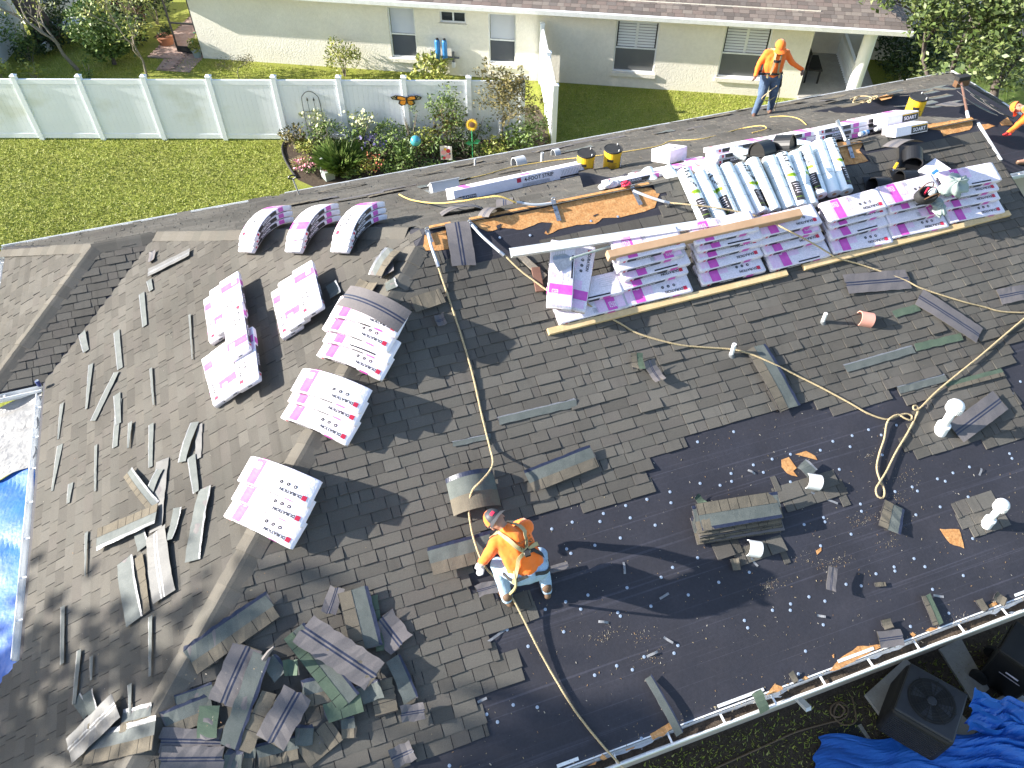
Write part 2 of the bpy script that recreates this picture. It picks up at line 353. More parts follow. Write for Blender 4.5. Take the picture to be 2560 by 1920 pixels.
# ------------------------------------------------------------------ shingles: tabs laid in courses
EX = .143
def scan(P, b):
    xs = []
    for i in range(len(P)):
        (x1, y1), (x2, y2) = P[i - 1], P[i]
        if (y1 > b) != (y2 > b): xs.append(x1 + (x2 - x1) * (b - y1) / (y2 - y1))
    xs.sort(); return list(zip(xs[0::2], xs[1::2]))
WID = [.105, .16, .20, .235, .265, .295, .325, .36]
def tabs(F, P, seed, lift=1.0, amp=.004, ex=EX, wid=WID, hull=None, th=1.0):
    r = random.Random(seed); bs = [q[1] for q in P]; out = []; row = math.floor(min(bs) / ex) - 1
    while row * ex < max(bs):
        b0 = row * ex; wv = smooth_noise(seed * 31 + row); lf = smooth_noise(seed * 57 + row * 3)
        top = max(q[1] for q in hull) - .004 if hull else 0; hs = scan(hull, min(b0 + .2, top)) if hull else None
        for lo, hi in scan(P, b0 + ex * .5):
            if hs is not None:
                if not hs: continue
                lo, hi = max(lo, hs[0][0]), min(hi, hs[-1][1])
            a = lo - r.uniform(0, .2); k = r.randrange(2)
            while a < hi:
                w_ = r.choice(wid); a0, a1 = max(a, lo), min(a + w_, hi)
                if a1 - a0 > .035:
                    l = max(0, lf(a * 1.3) - .55) * .032 * lift + (r.random() < .02) * r.uniform(.003, .008) * lift
                    out.append([F, a0, a1, b0 + wv(a) * amp + r.uniform(-.0035, .0035), (.019 if k % 2 else .0125) * th + r.uniform(-.001, .001), l, r.uniform(-.006, .006)])
                a += w_; k += 1
        row += 1
    return out
def tab_verts(t, TLN=.20):
    F, a0, a1, b0, h, l, sk = t; g = .0045
    return [F.pt(a0 + g, b0, .002 + l), F.pt(a1 - g, b0 + sk, .002 + l), F.pt(a1 - g, b0 + TLN, .001), F.pt(a0 + g, b0 + TLN, .001),
            F.pt(a0 + g, b0, h + l), F.pt(a1 - g, b0 + sk, h + l), F.pt(a1 - g, b0 + TLN, .0035), F.pt(a0 + g, b0 + TLN, .0035)]
TABF = [(4, 5, 6, 7), (0, 1, 5, 4), (1, 2, 6, 5), (3, 0, 4, 7), (1, 0, 3, 2)]
def pxp(F, L): return [F.ab(x, y) for x, y in L]
fp = pxp(FRONT, [(1050, 628), (1068, 632), (1120, 650), (1200, 672), (1290, 645), (1390, 605), (1480, 582), (1590, 556), (1650, 540), (1668, 482), (1955, 402), (1985, 470), (2140, 425), (2190, 392), (2300, 372), (2345, 352), (2440, 330)])
fp += [FRONT.w2((RXE, 8.35, 0)), ]
fp[-1] = (RXE - AX, fp[-2][1] - .05)
fp += [(RXE - AX, FRONT.ab(2600, 650)[1])]
fp += pxp(FRONT, [(2640, 780), (2570, 843), (2528, 872), (2545, 912), (2507, 925), (2530, 980), (2548, 1000), (2562, 1040), (2600, 1080), (2440, 1115), (2309, 1155), (2297, 1135), (2265, 1140), (2252, 1112), (2272, 1095), (2280, 1060), (2320, 1010), (2300, 1000), (2258, 1003), (2245, 980), (2225, 983), (2227, 990), (2130, 1015), (2078, 1031), (2065, 1012), (2040, 1017), (2027, 995), (2002, 1000), (1958, 1033), (1935, 1025), (1860, 1044), (1800, 1061), (1711, 1087), (1718, 1120), (1690, 1130), (1655, 1145), (1615, 1165), (1640, 1227), (1580, 1242), (1462, 1283), (1445, 1260), (1320, 1290), (1235, 1316), (1205, 1345), (1185, 1400), (1170, 1480), (1250, 1500), (1330, 1492), (1351, 1545), (1290, 1570), (1220, 1592), (1235, 1620), (1255, 1640), (1290, 1625), (1300, 1640), (1313, 1694), (1190, 1740), (1195, 1760), (1210, 1765), (1223, 1836), (1120, 1880), (1050, 1897), (1030, 1885), (1000, 1920), (940, 1975)])
fp += [FRONT.w2((-.6, EY + .02, zf(EY + .02))), FRONT.w2((hipx(EY) + .02, EY + .02, zf(EY + .02))), FRONT.w2((hipx(8.45) + .02, 8.45, zf(8.45)))]
ft = tabs(FRONT, fp, 11, 1.0, .006, hull=[FRONT.w2(p) for p in ((AX, AY, AZ), (hipx(1), 1, zf(1)), (RXE, 1, zf(1)), (RXE, AY, AZ))])
for k, q in enumerate([[(1933, 1213), (2108, 1195), (2122, 1252), (1940, 1270)], [(2383, 1270), (2483, 1240), (2525, 1290), (2500, 1335), (2470, 1348), (2440, 1332), (2405, 1330)], [(1786, 1372), (1960, 1355), (1972, 1395), (1788, 1405)]]):
    ft += tabs(FRONT, pxp(FRONT, q), 40 + k)
def upper(P, F):                                 # polygon of world points in frame coordinates
    return [F.w2(p) for p in P]
lt = tabs(LEFT, upper([(AX - .05, AY, 0)] + left_poly[1:], LEFT) if 0 else [LEFT.w2(p) for p in left_poly], 21, .4, .003, th=.6, hull=[LEFT.w2(p) for p in left_poly])
bt = tabs(BACK, [BACK.w2(p) for p in back_poly], 31, 2.6, .014, hull=[BACK.w2(p) for p in back_poly])
wt = tabs(WF, [WF.w2(p) for p in (V0, P1, (WLX, 10.42, 2.82), V1)], 51, .6, hull=[WF.w2(p) for p in (V0, P1, (WLX, 10.42, 2.82), V1)])
wt += tabs(WL, [WL.w2(p) for p in (P1, (WLX, 14.35, 2.82), (WLX, 10.42, 2.82))], 61, .6, hull=[WL.w2(p) for p in (P1, (WLX, 14.35, 2.82), (WLX, 10.42, 2.82))])
rt = tabs(RR, [RR.w2(p) for p in (Q1, (16.8, 14.5, 2.85), (16.8, 12.6, 2.85), (15.6, 12.45, 3.4))], 71, 2)
CAMP = V((0, 0, H))
def pix(p):
    d = V(p) - CAMP; z = d.dot(CF); return 1280 + FPX * d.dot(CR) / z, 960 - FPX * d.dot(CU) / z
def show(t):
    c = t[0].pt((t[1] + t[2]) / 2, t[3] + .07); x, y = pix(c)
    if not (0 < x < 2560 and 0 < y < 1920): return 0
    return (t[2] - t[1]) / (c - CAMP).length_squared
order = sorted((t for t in ft if t[2] - t[1] > .06), key=show, reverse=True)
near = order[:300]; nid = {id(t) for t in near}
cache = {}
for t in near:                                   # the shingle tabs that show largest are parts of the slope
    w_ = min(WID, key=lambda q: abs(q - (t[2] - t[1]))); hk = .019 if t[4] > .0155 else .0125
    if (w_, hk) not in cache:
        lf = [FRONT, -w_ / 2, w_ / 2, 0, hk, 0, 0]; I = Fr((0, 0, 0), (1, 0, 0), (0, 1, 0)); lf[0] = I
        q = MB().mat('shingle'); q.raw(tab_verts(lf), TABF); cache[(w_, hk)] = q.mesh('shingle', recalc=False)
    m = FRONT.mx((t[1] + t[2]) / 2, t[3], 0) @ T(0, .2, 0) @ RX(-math.atan(t[5] / .2)) @ RZ(t[6]) @ T(0, -.2, 0) @ Matrix.Scale((t[2] - t[1]) / w_, 4, (1, 0, 0))
    put('shingle', cache[(w_, hk)], front_slope, m)
b = MB().mat('shingle')
for t in ft + lt + bt + wt + rt:
    if id(t) not in nid: b.raw(tab_verts(t), TABF)
tag(b.build('shingle_courses', house, HM, recalc=False), kind='stuff')
# ------------------------------------------------------------------ hip and ridge caps
def caps(p0, p1, Fa, Fb, r0=0.0, r1=1.0, half=.18, skip=(), seed=1):
    p0, p1 = V(p0), V(p1); d = (p1 - p0); Ln = d.length; d.normalize(); r = random.Random(seed)
    def side(F):
        s_ = F.n.cross(d)
        return s_ if s_.z < 0 else -s_
    sa, sb = side(Fa), side(Fb); up = (Fa.n + Fb.n).normalized()
    me = None; n = int(Ln * (r1 - r0) / .2)
    sec = [(sa, half, .008), (sa, half * .55, .020), (sa, half * .2, .030), (up, .0, .034), (sb, half * .2, .030), (sb, half * .55, .020), (sb, half, .008)]
    vs = []
    for x, dz in ((0, -.002), (.26, .006)):
        for s_, q, z in sec:
            nn = Fa.n if s_ is sa else Fb.n if s_ is sb else up
            vs.append(d * x + s_ * q + nn * (z + dz))
    vs += [v - up * .012 for v in vs[7:14]]
    q = MB().mat('cap'); q.raw(vs, [(i, i + 1, i + 8, i + 7) for i in range(6)] + [(7 + i, 8 + i, 15 + i, 14 + i) for i in range(6)]); me = q.mesh('hip_cap')
    for k in range(n):
        if k in skip: continue
        p = p0 + d * (Ln * r0 + k * .2 + r.uniform(-.005, .005)); put('hip_cap', me, house, HM @ T(p + up * r.uniform(-.003, .004)))
caps((AX, AY, AZ), hb, FRONT, LEFT, .035, 1, seed=2)
caps((AX, AY, AZ), V0, LEFT, BACK, .05, 1, seed=3)
caps(V0, P1, WF, BACK, 0, 1, seed=4)
caps(P1, (WLX, 10.42, 2.82), WF, WL, 0, 1, seed=5)
caps(P1, (WLX, 14.35, 2.85), WL, BACK, 0, 1, seed=6)
caps((AX + 3.4, AY, AZ), (AX + 4.3, AY, AZ), FRONT, BACK, 0, 1, seed=7)
caps((AX + 7.0, AY, AZ), (AX + 7.9, AY, AZ), FRONT, BACK, 0, 1, seed=8)
# ------------------------------------------------------------------ bare decking, torn paper, roof edges
def patch(name, F, L, m, off=.004, th=.003, parent=None, jag=.0, seed=1):
    r = random.Random(seed); A = pxp(F, L); P = []
    for i in range(len(A)):
        (x1, y1), (x2, y2) = A[i], A[(i + 1) % len(A)]; n = max(1, int(math.hypot(x2 - x1, y2 - y1) / .06)) if jag else 1
        for k in range(n):
            q = k / n; P.append((x1 + (x2 - x1) * q + r.uniform(-jag, jag), y1 + (y2 - y1) * q + r.uniform(-jag, jag)))
    b = MB().mat(m); n = len(P)
    b.raw([F.pt(x, y, off) for x, y in P] + [F.pt(x, y, off + th) for x, y in P], [tuple(range(n, 2 * n))] + [(i, (i + 1) % n, n + (i + 1) % n, n + i) for i in range(n)])
    return b.build(name, parent, HM if parent is house else None)
Z5 = lambda L: [(1000 + x * .3165, 380 + y * .3165) for x, y in L]
Z4 = lambda L: [(1960 + x * .2712, y * .2712) for x, y in L]
Z18 = lambda L: [(1860 + x * .3165, 1395 + y * .3165) for x, y in L]
Z10 = lambda L: [(1000 + x * .3165, 1395 + y * .3165) for x, y in L]
Z16 = lambda L: [(1600 + x * .3165, 1050 + y * .3165) for x, y in L]
OS = [Z5([(190, 660), (360, 615), (385, 770), (180, 785)]),
      Z5([(560, 548), (840, 505), (1300, 405), (1830, 292), (1985, 285), (2045, 330), (2010, 440), (1960, 462), (1850, 490), (1720, 520), (1600, 525), (1540, 565), (1400, 575), (1250, 612), (1170, 655), (1140, 640), (1190, 562), (1120, 555), (960, 615), (790, 600), (690, 632), (630, 600)]),
      Z4([(450, 1312), (740, 1308), (690, 1385), (775, 1480), (700, 1505), (545, 1530), (520, 1500), (550, 1470), (505, 1395)]),
      Z4([(1290, 1150), (1730, 1085), (1742, 1150), (1710, 1195), (1470, 1255), (1440, 1205), (1320, 1185)]),
      Z18([(675, 885), (780, 770), (900, 700), (1120, 680), (1040, 720), (900, 800), (715, 890)]),
      Z18([(175, 1085), (240, 1000), (310, 1015), (300, 1040)]), Z18([(1430, 580), (1470, 545), (1540, 555), (1470, 585)]),
      Z18([(455, 950), (480, 928), (510, 945), (485, 965)]), Z18([(1315, 605), (1335, 585), (1358, 600), (1335, 625)]), Z18([(695, 765), (715, 760), (715, 785), (698, 785)]),
      Z18([(1930, 370), (1980, 340), (2000, 370), (1940, 392)]),
      Z10([(1975, 1390), (2130, 1300), (2170, 1335), (2080, 1400), (1995, 1440)]), Z10([(1780, 1515), (1850, 1485), (1850, 1500), (1790, 1525)]), Z10([(1480, 1645), (1550, 1610), (1545, 1625)]), Z10([(1580, 1580), (1600, 1550), (1640, 1580), (1600, 1600)]),
      Z16([(1110, 310), (1170, 290), (1235, 385), (1210, 400), (1240, 445), (1160, 425), (1115, 370)]), Z16([(1225, 270), (1310, 245), (1385, 280), (1400, 312), (1320, 300)]),
      Z16([(1390, 1035), (1425, 1005), (1430, 1035), (1395, 1060)]), Z16([(2370, 860), (2520, 860), (2560, 1010), (2450, 980)])]
for k, L in enumerate(OS): patch('bare_decking', FRONT, L, 'osb', .003, .003, house, .008, k)
for k, L in enumerate([Z4([(1812, 1150), (1880, 1142), (1950, 1160), (1850, 1198)]), Z4([(1985, 1130), (2060, 1080), (2110, 1150), (2010, 1160)])]): patch('bare_decking', RF, L, 'osb', .004, .003, house, .008, 60 + k)
patch('bare_decking', BACK, Z4([(870, 905), (960, 875), (1010, 885), (990, 912), (900, 935)]), 'osb', .02, .003, house, .008, 70)
for k, L in enumerate([Z5([(760, 585), (800, 570), (790, 605), (770, 615)]), Z5([(1150, 560), (1195, 560), (1165, 650), (1140, 600)]), Z5([(1525, 505), (1560, 492), (1560, 500), (1530, 512)])]): patch('torn_paper', FRONT, L, 'felt', .010, .002, house, .006, 80 + k)
def board(name, F, a0, b0, a1, b1, wd, th, m, c=.0, parent=None):
    d = math.hypot(a1 - a0, b1 - b0); b = MB().mat(m); b.box((d / 2, 0, th / 2), (d, wd, th))
    return b.build(name, parent, F.mx(a0, b0, c, math.atan2(b1 - b0, a1 - a0)))
# exposed edge of the ridge board
for a0, a1 in ((.05, .35), (.62, 3.35), (8.0, 9.15)): MB().mat('osb').box((AX + (a0 + a1) / 2, AY + .01, AZ + .012), (a1 - a0, .05, .022)).build('ridge_board', house, HM)
b = MB().mat('alu'); b.box((RXE + .005, 0, 0), (.05, 0.75, .02), None)
o = put('rake_flashing', b.mesh('rake_flashing'), house, HM @ T(0, AY - .42, AZ - TF * .42 + .01) @ RX(math.atan(TF)))
b = MB().mat('blackm'); n_ = (AY - EY - .8); b.box((RXE + .004, 0, 0), (.03, n_ / math.cos(math.atan(TF)), .035))
put('rake_edge', b.mesh('rake_edge'), house, HM @ T(0, AY - .8 - n_ / 2, AZ - TF * (.8 + n_ / 2) - .012) @ RX(math.atan(TF)))
# ------------------------------------------------------------------ gutters with hangers
def gutter(p0, p1, out, sp=.61, wd=.13, name='gutter', litter_and_shadow=False):
    p0, p1, out = V(p0), V(p1), V(out).normalized(); d = (p1 - p0); Ln = d.length; d.normalize()
    prof = [(.004, .01), (.004, -.10), (.03, -.115), (wd * .62, -.115), (wd * .75, -.07), (wd, -.04), (wd, .0), (wd - .018, .004), (wd - .018, -.01)]
    b = MB().mat('alu')
    inner = [(x - (.006 if x > wd * .5 else -.004), z + .005) for x, z in prof[:7]]
    P_ = prof + inner[::-1]; n = len(P_)
    vs = [p0 + d * q + out * x + V((0, 0, z)) for q in (0, Ln) for x, z in P_]
    b.raw(vs, [(i, (i + 1) % n, n + (i + 1) % n, n + i) for i in range(n)])
    o = b.build(name, house, HM, recalc=False)
    MB().mat('alu').tube([p0 + out * (wd - .008), p1 + out * (wd - .008)], .011, 8).build('gutter_lip', o)
    if litter_and_shadow: q = MB().mat('soil_and_shade'); q.grid(lambda u, v: p0 + d * (Ln * u) + out * (.012 + wd * .70 * v) + V((0, 0, -.095 + .02 * hash2(int(u * 90), int(v * 3)) + .02 * math.sin(u * 37))), 90, 3); q.build('litter_and_shade', o, None, True)  # debris whose dark colour also paints the shadow inside the gutter
    mb = MB().mat('alu'); mb.box((0, wd / 2, -.012), (.022, wd, .012)); hm = mb.mesh('hanger'); n = int(Ln / sp)
    M3 = Matrix((d, out, V((0, 0, 1)))).transposed().to_4x4()
    for k in range(n):
        q = M3.copy(); q.translation = p0 + d * (sp * (k + .5)); put('hanger', hm, o, q)
    return o
ez = zf(EY)
gutter((1.0, EY + .0, ez - .02), (RXE, EY, ez - .02), (0, -1, 0), .66, .15, litter_and_shadow=True)
gutter((-4.27, 10.25, 2.80), (-4.27, 5.7, 2.80), (-1, 0, 0), .62, .11)
gutter((WLX, 14.35, 2.80), (WLX, 10.42, 2.80), (-1, 0, 0), .62, .11)
gutter((WLX - .05, 14.33, 2.90), (-.2, 14.33, 2.90), (0, 1, 0), .9, .11)
gutter((.1, 14.5, 2.82), (15.4, 14.5, 2.82), (0, 1, 0), .9, .11)
gutter((15.5, 14.5, 2.82), (16.8, 14.5, 2.82), (0, 1, 0), .9, .11)
gutter((-5.15, 10.42, 2.80), (-4.3, 10.42, 2.80), (0, -1, 0), .6, .11)
gutter((RXE + .1, 10.3, 2.82), (16.8, 10.3, 2.82), (0, -1, 0), .6, .11)
# drip edges: thin white strips on the roof edges
MB().mat('alu').box((6.0, EY + .012, ez - .03), (9.9, .02, .075)).build('drip_edge', house, HM); MB().mat('alu').box((16.81, 12.4, 2.86), (.06, 4.3, .05)).build('drip_edge', house, HM)
for x0, x1 in ((1.35, 1.6), (3.3, 3.9), (4.9, 5.4), (7.5, 8.1)): MB().mat('alu').box(((x0 + x1) / 2, EY + .05, ez + .03), (x1 - x0, .035, .004), RX(math.atan(TF))).build('drip_flange', house, HM)
# ------------------------------------------------------------------ cap nails
NL = [(x, y) for x, y in Z16([(740,92),(455,172),(237,567),(55,626),(245,653),(120,830),(475,500),(633,515),(724,484),(720,422),(896,354),(1044,308),(1189,270),(975,413),(1425,238),(1524,168),(1660,210),(1676,123),(1806,76),(1906,118),(1575,389),(1188,488),(1742,663),(1750,720),(1450,770),(1461,804),(1296,825),(1668,901),(1427,993),(1148,1099),(863,1202),(622,1281),(258,1164),(167,1242),(381,1381),(86,1470),(455,1088),(825,1583),(851,1641),(1047,1502),(1188,1502),(1190,1452),(1335,1396),(1461,1430),(1448,1617),(1628,1297),(1747,1309),(1865,1214),(2014,1192),(2008,1160),(2165,1094),(2180,748),(2192,560),(2150,528),(2015,565),(2025,40),(1914,275)])]
NL += Z10([(845,565),(1012,697),(1293,582),(1308,345),(1428,403),(1147,405),(1484,292),(1720,430),(1741,458),(1982,380),(2063,152),(2154,75),(1793,234),(1712,851),(1836,882),(2165,751),(2195,690),(1538,925),(894,1160),(1084,1178),(684,1234),(770,1295),(390,1640),(1907,1425),(1928,780)])
NL += [(1000 + x * .3165, 1100 + y * .3165) for x, y in [(2133,408),(1950,468),(1783,517),(2141,496),(1607,580),(1580,643),(1819,614),(2017,673),(1361,648),(1199,702),(1741,773),(1539,831),(1316,860),(1350,895)]]
NL += Z18([(640,340),(367,412),(370,360),(628,527),(486,735),(883,797),(430,915),(1315,540),(1490,247),(1618,436),(1733,138),(1430,68),(1043,124),(806,207),(926,219),(1190,100)])
NL += [(1960 + x * .2712, 900 + y * .2712) for x, y in [(1035,598),(897,693),(780,641),(628,696),(452,750),(335,832),(608,799),(509,1006),(1415,1095),(1487,1117),(1558,1040),(1710,985),(2080,862),(2102,906),(1698,1261),(1440,1353),(1217,1427),(1740,1645),(2112,310),(2180,198),(1231,1206),(1182,1170),(1022,1213)]]
q = MB().mat('nailm'); q.lathe([(.019, 0), (.019, .002), (.016, .0035), (.004, .004), (.004, .006)], 12); nme = q.mesh('cap_nail')
done = []
for x, y in NL:
    a, bb = FRONT.ab(x, y)
    if all(math.hypot(a - c, bb - d) > .03 for c, d in done): done.append((a, bb)); put('cap_nail', nme, front_slope, FRONT.mx(a, bb, .001))
for x, y in Z5([(787, 677), (1027, 659), (1507, 546), (1720, 512)]) + Z4([(885, 1340)]): put('cap_nail', nme, front_slope, FRONT.mx(*FRONT.ab(x, y), .007))
# loose staples, nails and crumbs: nobody could count them
b = MB().mat('debris'); r = random.Random(5)
fpoly = fp
def crumb(F, a, bb, s_, c=.0):
    m = F.mx(a, bb, c + s_ * .3, r.uniform(0, 6)); x, y, z = s_ * r.uniform(.5, 1.6), s_ * r.uniform(.2, .6), s_ * r.uniform(.2, .5)
    b.raw([m @ V(p) for p in ((-x, -y, 0), (x, -y * .7, 0), (x * .8, y, 0), (-x * .9, y * .8, 0), (0, 0, z))], [(0, 1, 4), (1, 2, 4), (2, 3, 4), (3, 0, 4)])
for _ in range(2300):
    a, bb = r.uniform(-4, 9.1), r.uniform(-6.8, -2.0)
    if inpoly(a, bb, fpoly) or AX + a < hipx(AY + bb * .92) + .1: 
        if r.random() > .06: continue
        crumb(FRONT, a, bb, r.uniform(.004, .009), .012); continue
    crumb(FRONT, a, bb, r.uniform(.003, .011))
for cx, cy in Z16([(1800, 780), (1990, 830), (2000, 960), (1480, 1130), (1020, 1310), (1280, 1100), (1750, 800), (2100, 430), (1820, 280), (2050, 620)]) + Z10([(1690, 590), (1970, 790), (1580, 620), (1900, 620)]) + Z18([(1330, 640), (1700, 480), (760, 30), (200, 220)]):
    a, bb = FRONT.ab(cx, cy)
    for _ in range(46): crumb(FRONT, a + r.gauss(0, .10), bb + r.gauss(0, .045), r.uniform(.003, .008))
for _ in range(260): crumb(LEFT, *LEFT.ab(r.uniform(40, 700), r.uniform(700, 1900)), r.uniform(.003, .008), .012)
for _ in range(240): crumb(FRONT, r.uniform(-.6, 9), -6.9 + r.uniform(0, .12), r.uniform(.005, .014), .004)
tag(b.build('roof_debris'), 'small staples, nail shanks and shingle crumbs scattered over the black underlayment', 'debris', kind='stuff')
# ------------------------------------------------------------------ shingle bundles in printed plastic wrap
def bender(k, th):
    def f(x, y, z):
        if abs(k) < 1e-6: return V((x, y, z))
        r_ = 1 / k + z - th / 2; return V((math.sin(k * x) * r_, y, math.cos(k * x) * r_ - 1 / k + th / 2))
    return f
BW, BT = .335, .078
_bm = {}
def bundle_mesh(k, var):
    if (k, var) in _bm: return _bm[(k, var)]
    f = bender(k, BT); rr = random.Random(var * 7 + int(k * 10)); nz = [smooth_noise(var * 13 + j) for j in range(3)]
    sec = []
    for cy, cz, a0 in ((BW / 2 - .014, BT - .014, 0), (-BW / 2 + .014, BT - .014, 90), (-BW / 2 + .014, .014, 180), (BW / 2 - .014, .014, 270)):
        for q in (0, 30, 60, 90):
            a = math.radians(a0 + q); sec.append((cy + .014 * math.cos(a), cz + .014 * math.sin(a)))
    nx = 26; vs = []; n = len(sec)
    for i in range(nx + 1):
        x = -.5 + i / nx; sc = .90 if i in (0, nx) else 1
        for j, (y, z) in enumerate(sec):
            w_ = .0022 * nz[j % 3](x * 14 + j)
            vs.append(f(x + (.004 * nz[j % 3](j * 3) if i in (0, nx) else 0), y * (1 if sc == 1 else .965) + w_, BT / 2 + (z - BT / 2) * sc + w_ * .7))
    fs = [(i * n + j, i * n + (j + 1) % n, (i + 1) * n + (j + 1) % n, (i + 1) * n + j) for i in range(nx) for j in range(n)] + [tuple(range(n))[::-1], tuple(range(nx * n, nx * n + n))]
    b = MB().mat('wrapd' if var % 2 else 'wrap'); b.raw(vs, fs); wm = b.mesh('wrapper', True)
    p = MB(); top = lambda x, y: f(x, y, BT + .0028)
    def rect(m, x0, x1, y0, y1, fn=top, n_=8):
        p.mat(m).grid(lambda u, v: fn(x0 + (x1 - x0) * u, y0 + (y1 - y0) * v), n_, 2)
    if var in (2, 3):                             # the plainer face: band, black strip and small print only
        rect('pink', .16, .30, -.155, .155); rect('palepink', .31, .47, -.15, .15); rect('palepink', -.02, .15, -.14, .02); rect('ink', -.30, .05, .128, .15)
        for i in range(5): rect('greyp', -.42, -.2 - .03 * (i % 2), -.1 + i * .03, -.094 + i * .03)
    else:
        rect('pink', .205, .345, -.155, .155); rect('palepink', .06, .19, -.15, .06); rect('palepink', .36, .47, -.14, .13)
    add_text(p, 'MORE\nTHAN\nJUST A\nROOF', .030, lambda x, y: f(.29 + y * .9, -.075 - x, BT + .0042), 'wrap', .0012)
    if var not in (2, 3): rect('red', -.43, -.375, .065, .12)
    if var not in (2, 3): add_text(p, 'DURATION', .052, lambda x, y: f(-.235 + x, .092 + y, BT + .003), 'ink', .0016)
    for i in range(3 if var not in (2, 3) else 0):
        cx = -.26 + i * .085; p.mat('ink'); pts = [top(cx + .021 * math.cos(a * PI / 7), .015 + .021 * math.sin(a * PI / 7)) for a in range(14)]; p.face(pts)
        p.mat('wrap'); p.face([f(cx + .010 * math.cos(a * PI / 3 + i), .015 + .008 * math.sin(a * PI / 3), BT + .004) for a in range(5)])
    for i in range(4): rect('ink', .0, .075, -.13 + i * .018, -.126 + i * .018)
    for sg in (1, -1):                            # long edges
        sd = lambda x, z, sg=sg: f(x * -sg, sg * (BW / 2 + .0036), z); se = lambda x, z, sg=sg: f(x * -sg, sg * (BW / 2 + .005), z)
        rect('ink', -.36, .14, .012, BT - .012, sd, 10); rect('pink', .19, .30, .01, BT - .006, sd, 3); rect('red', -.42, -.385, .02, BT - .02, sd, 2)
        add_text(p, 'DURATION', .042, lambda x, y, se=se: se(-.12 + x, BT / 2 + y), 'wrap', .0012)
    for sg in (1, -1): p.mat('ink').face([f(sg * .508, y, z) for y, z in ((-.03, .03), (.03, .03), (.03, .045), (-.03, .045))])
    pm = p.mesh('printing', False, False); _bm[(k, var)] = (wm, pm); return wm, pm
def bundle(mx, label, group, var=0, k=0.0, flip=True):
    t = thing('shingle_bundle', label, 'shingle bundle', mx @ RZ(PI if flip else 0), group)
    wm, pm = bundle_mesh(k, var); o = put('wrapper', wm, t); put('printing', pm, o); return t
ORD = ['bottom', 'second', 'third', 'fourth', 'fifth', 'sixth']
def lay(n, k): return 'topmost' if k == n - 1 and n > 1 else ORD[k]
# seven stacks held by a timber batten on the front slope
nth = ['first', 'second', 'third', 'fourth', 'fifth', 'sixth', 'seventh']
SB = [0, .20, .32, .41, .50]
for s_, ((x, y), n) in enumerate(zip([(1398, 813), (1568, 769), (1757, 721), (1918, 682), (2084, 640), (2229, 602), (2371, 566)], [2, 5, 5, 4, 4, 4, 4])):
    a, b0 = FRONT.ab(x, y, .01)
    for k in range(n):
        m = FRONT.mx(a + .5 + R.uniform(-.04, .04) - .018 * k, b0 + BW / 2 + SB[k] + R.uniform(-.022, .022), .016 + k * (BT + .006), R.uniform(-.045, .045)) @ RX(R.uniform(-.03, .015)) @ RY(R.uniform(-.012, .012))
        bundle(m, f'pink and white bundle, {lay(n, k)} layer of the {nth[s_]} stack along the batten from the hip', 'bundles stacked along the timber batten', var=[1, 3, 1, 5][(s_ * 3 + k * 5) % 4], flip=(s_ * 5 + k * 3) % 7 != 0)
# two bundles set askew on the first stack
a, b0 = FRONT.ab(1440, 700, .17)
bundle(FRONT.mx(a + .02, b0 + .0, .185, math.radians(62)), 'dirty white bundle laid slantwise down the slope over the first stack', 'bundles laid askew', 1)
a, b0 = FRONT.ab(1400, 690, .2)
bundle(FRONT.mx(a - .02, b0 - .04, .265, math.radians(68)), 'torn white bundle with black smear lying askew over the end of the first stack', 'bundles laid askew', 3)
# bundles bent over the front-left hip
hd = (hb - V((AX, AY, AZ))).normalized(); hx = V((0, 0, 1)).cross(hd).normalized(); hx = hx if hx.x > 0 else -hx
HUP = (FRONT.n + LEFT.n).normalized()
def on_hip(y, p0=V((AX, AY, AZ)), d=hd):          # point of the hip seen at picture row y
    lo, hi = 0.0, 9.0
    for _ in range(40):
        mi = (lo + hi) / 2
        if pix(p0 + d * mi)[1] < y: lo = mi
        else: hi = mi
    return p0 + d * lo
for nm, L in (('upper', [(893, 0, .0), (862, .02, .03), (843, -.02, .02), (815, .03, .05)]), ('middle', [(1050, 0, 0), (1012, .02, .04), (990, .03, .06)]), ('lower', [(1300, 0, 0), (1256, .02, .05), (1215, .02, .06)])):
    for k, (yy, sx, rot) in enumerate(L):
        p = on_hip(yy) + hx * sx + HUP * (.045 + k * (BT + .006))
        m = axes(p, hx, HUP) @ RZ(rot - .05)
        bundle(m, f'white shingle bundle bent over the front-left hip, {lay(len(L), k)} layer of the {nm} heap', 'bundles bent over the front-left hip', [0, 2, 0, 4][(k + len(L)) % 4] if k < len(L) - 1 else 0, .95, True)
# three heaps bent over the rear-left hip
bd = (V0 - V((AX, AY, AZ))).normalized(); bx = V((0, 0, 1)).cross(bd).normalized(); bx = bx if bx.x > 0 else -bx; BUP = (BACK.n + LEFT.n).normalized()
def on_line_x(x, p0, d):
    lo, hi = 0.0, 9.0
    for _ in range(40):
        mi = (lo + hi) / 2
        if pix(p0 + d * mi)[0] > x: lo = mi
        else: hi = mi
    return p0 + d * lo
for s_, (xx, nm) in enumerate(((905, 'nearest the ridge end'), (790, 'in the middle of the row'), (672, 'farthest from the ridge'))):
    for k in range(3):
        p = on_line_x(xx, V((AX, AY, AZ)), bd) + BUP * (.045 + k * (BT + .005)) - bx * (.03 - k * .03) + bd * (.04 - k * .02)
        bundle(axes(p, -bx, BUP) @ RZ(.06 * (k - 1)), f'arched bundle, {lay(3, k)} layer of the rear-left hip heap {nm}', 'bundles bent over the rear-left hip', 2 * (k % 2), 1.05, s_ != 1)
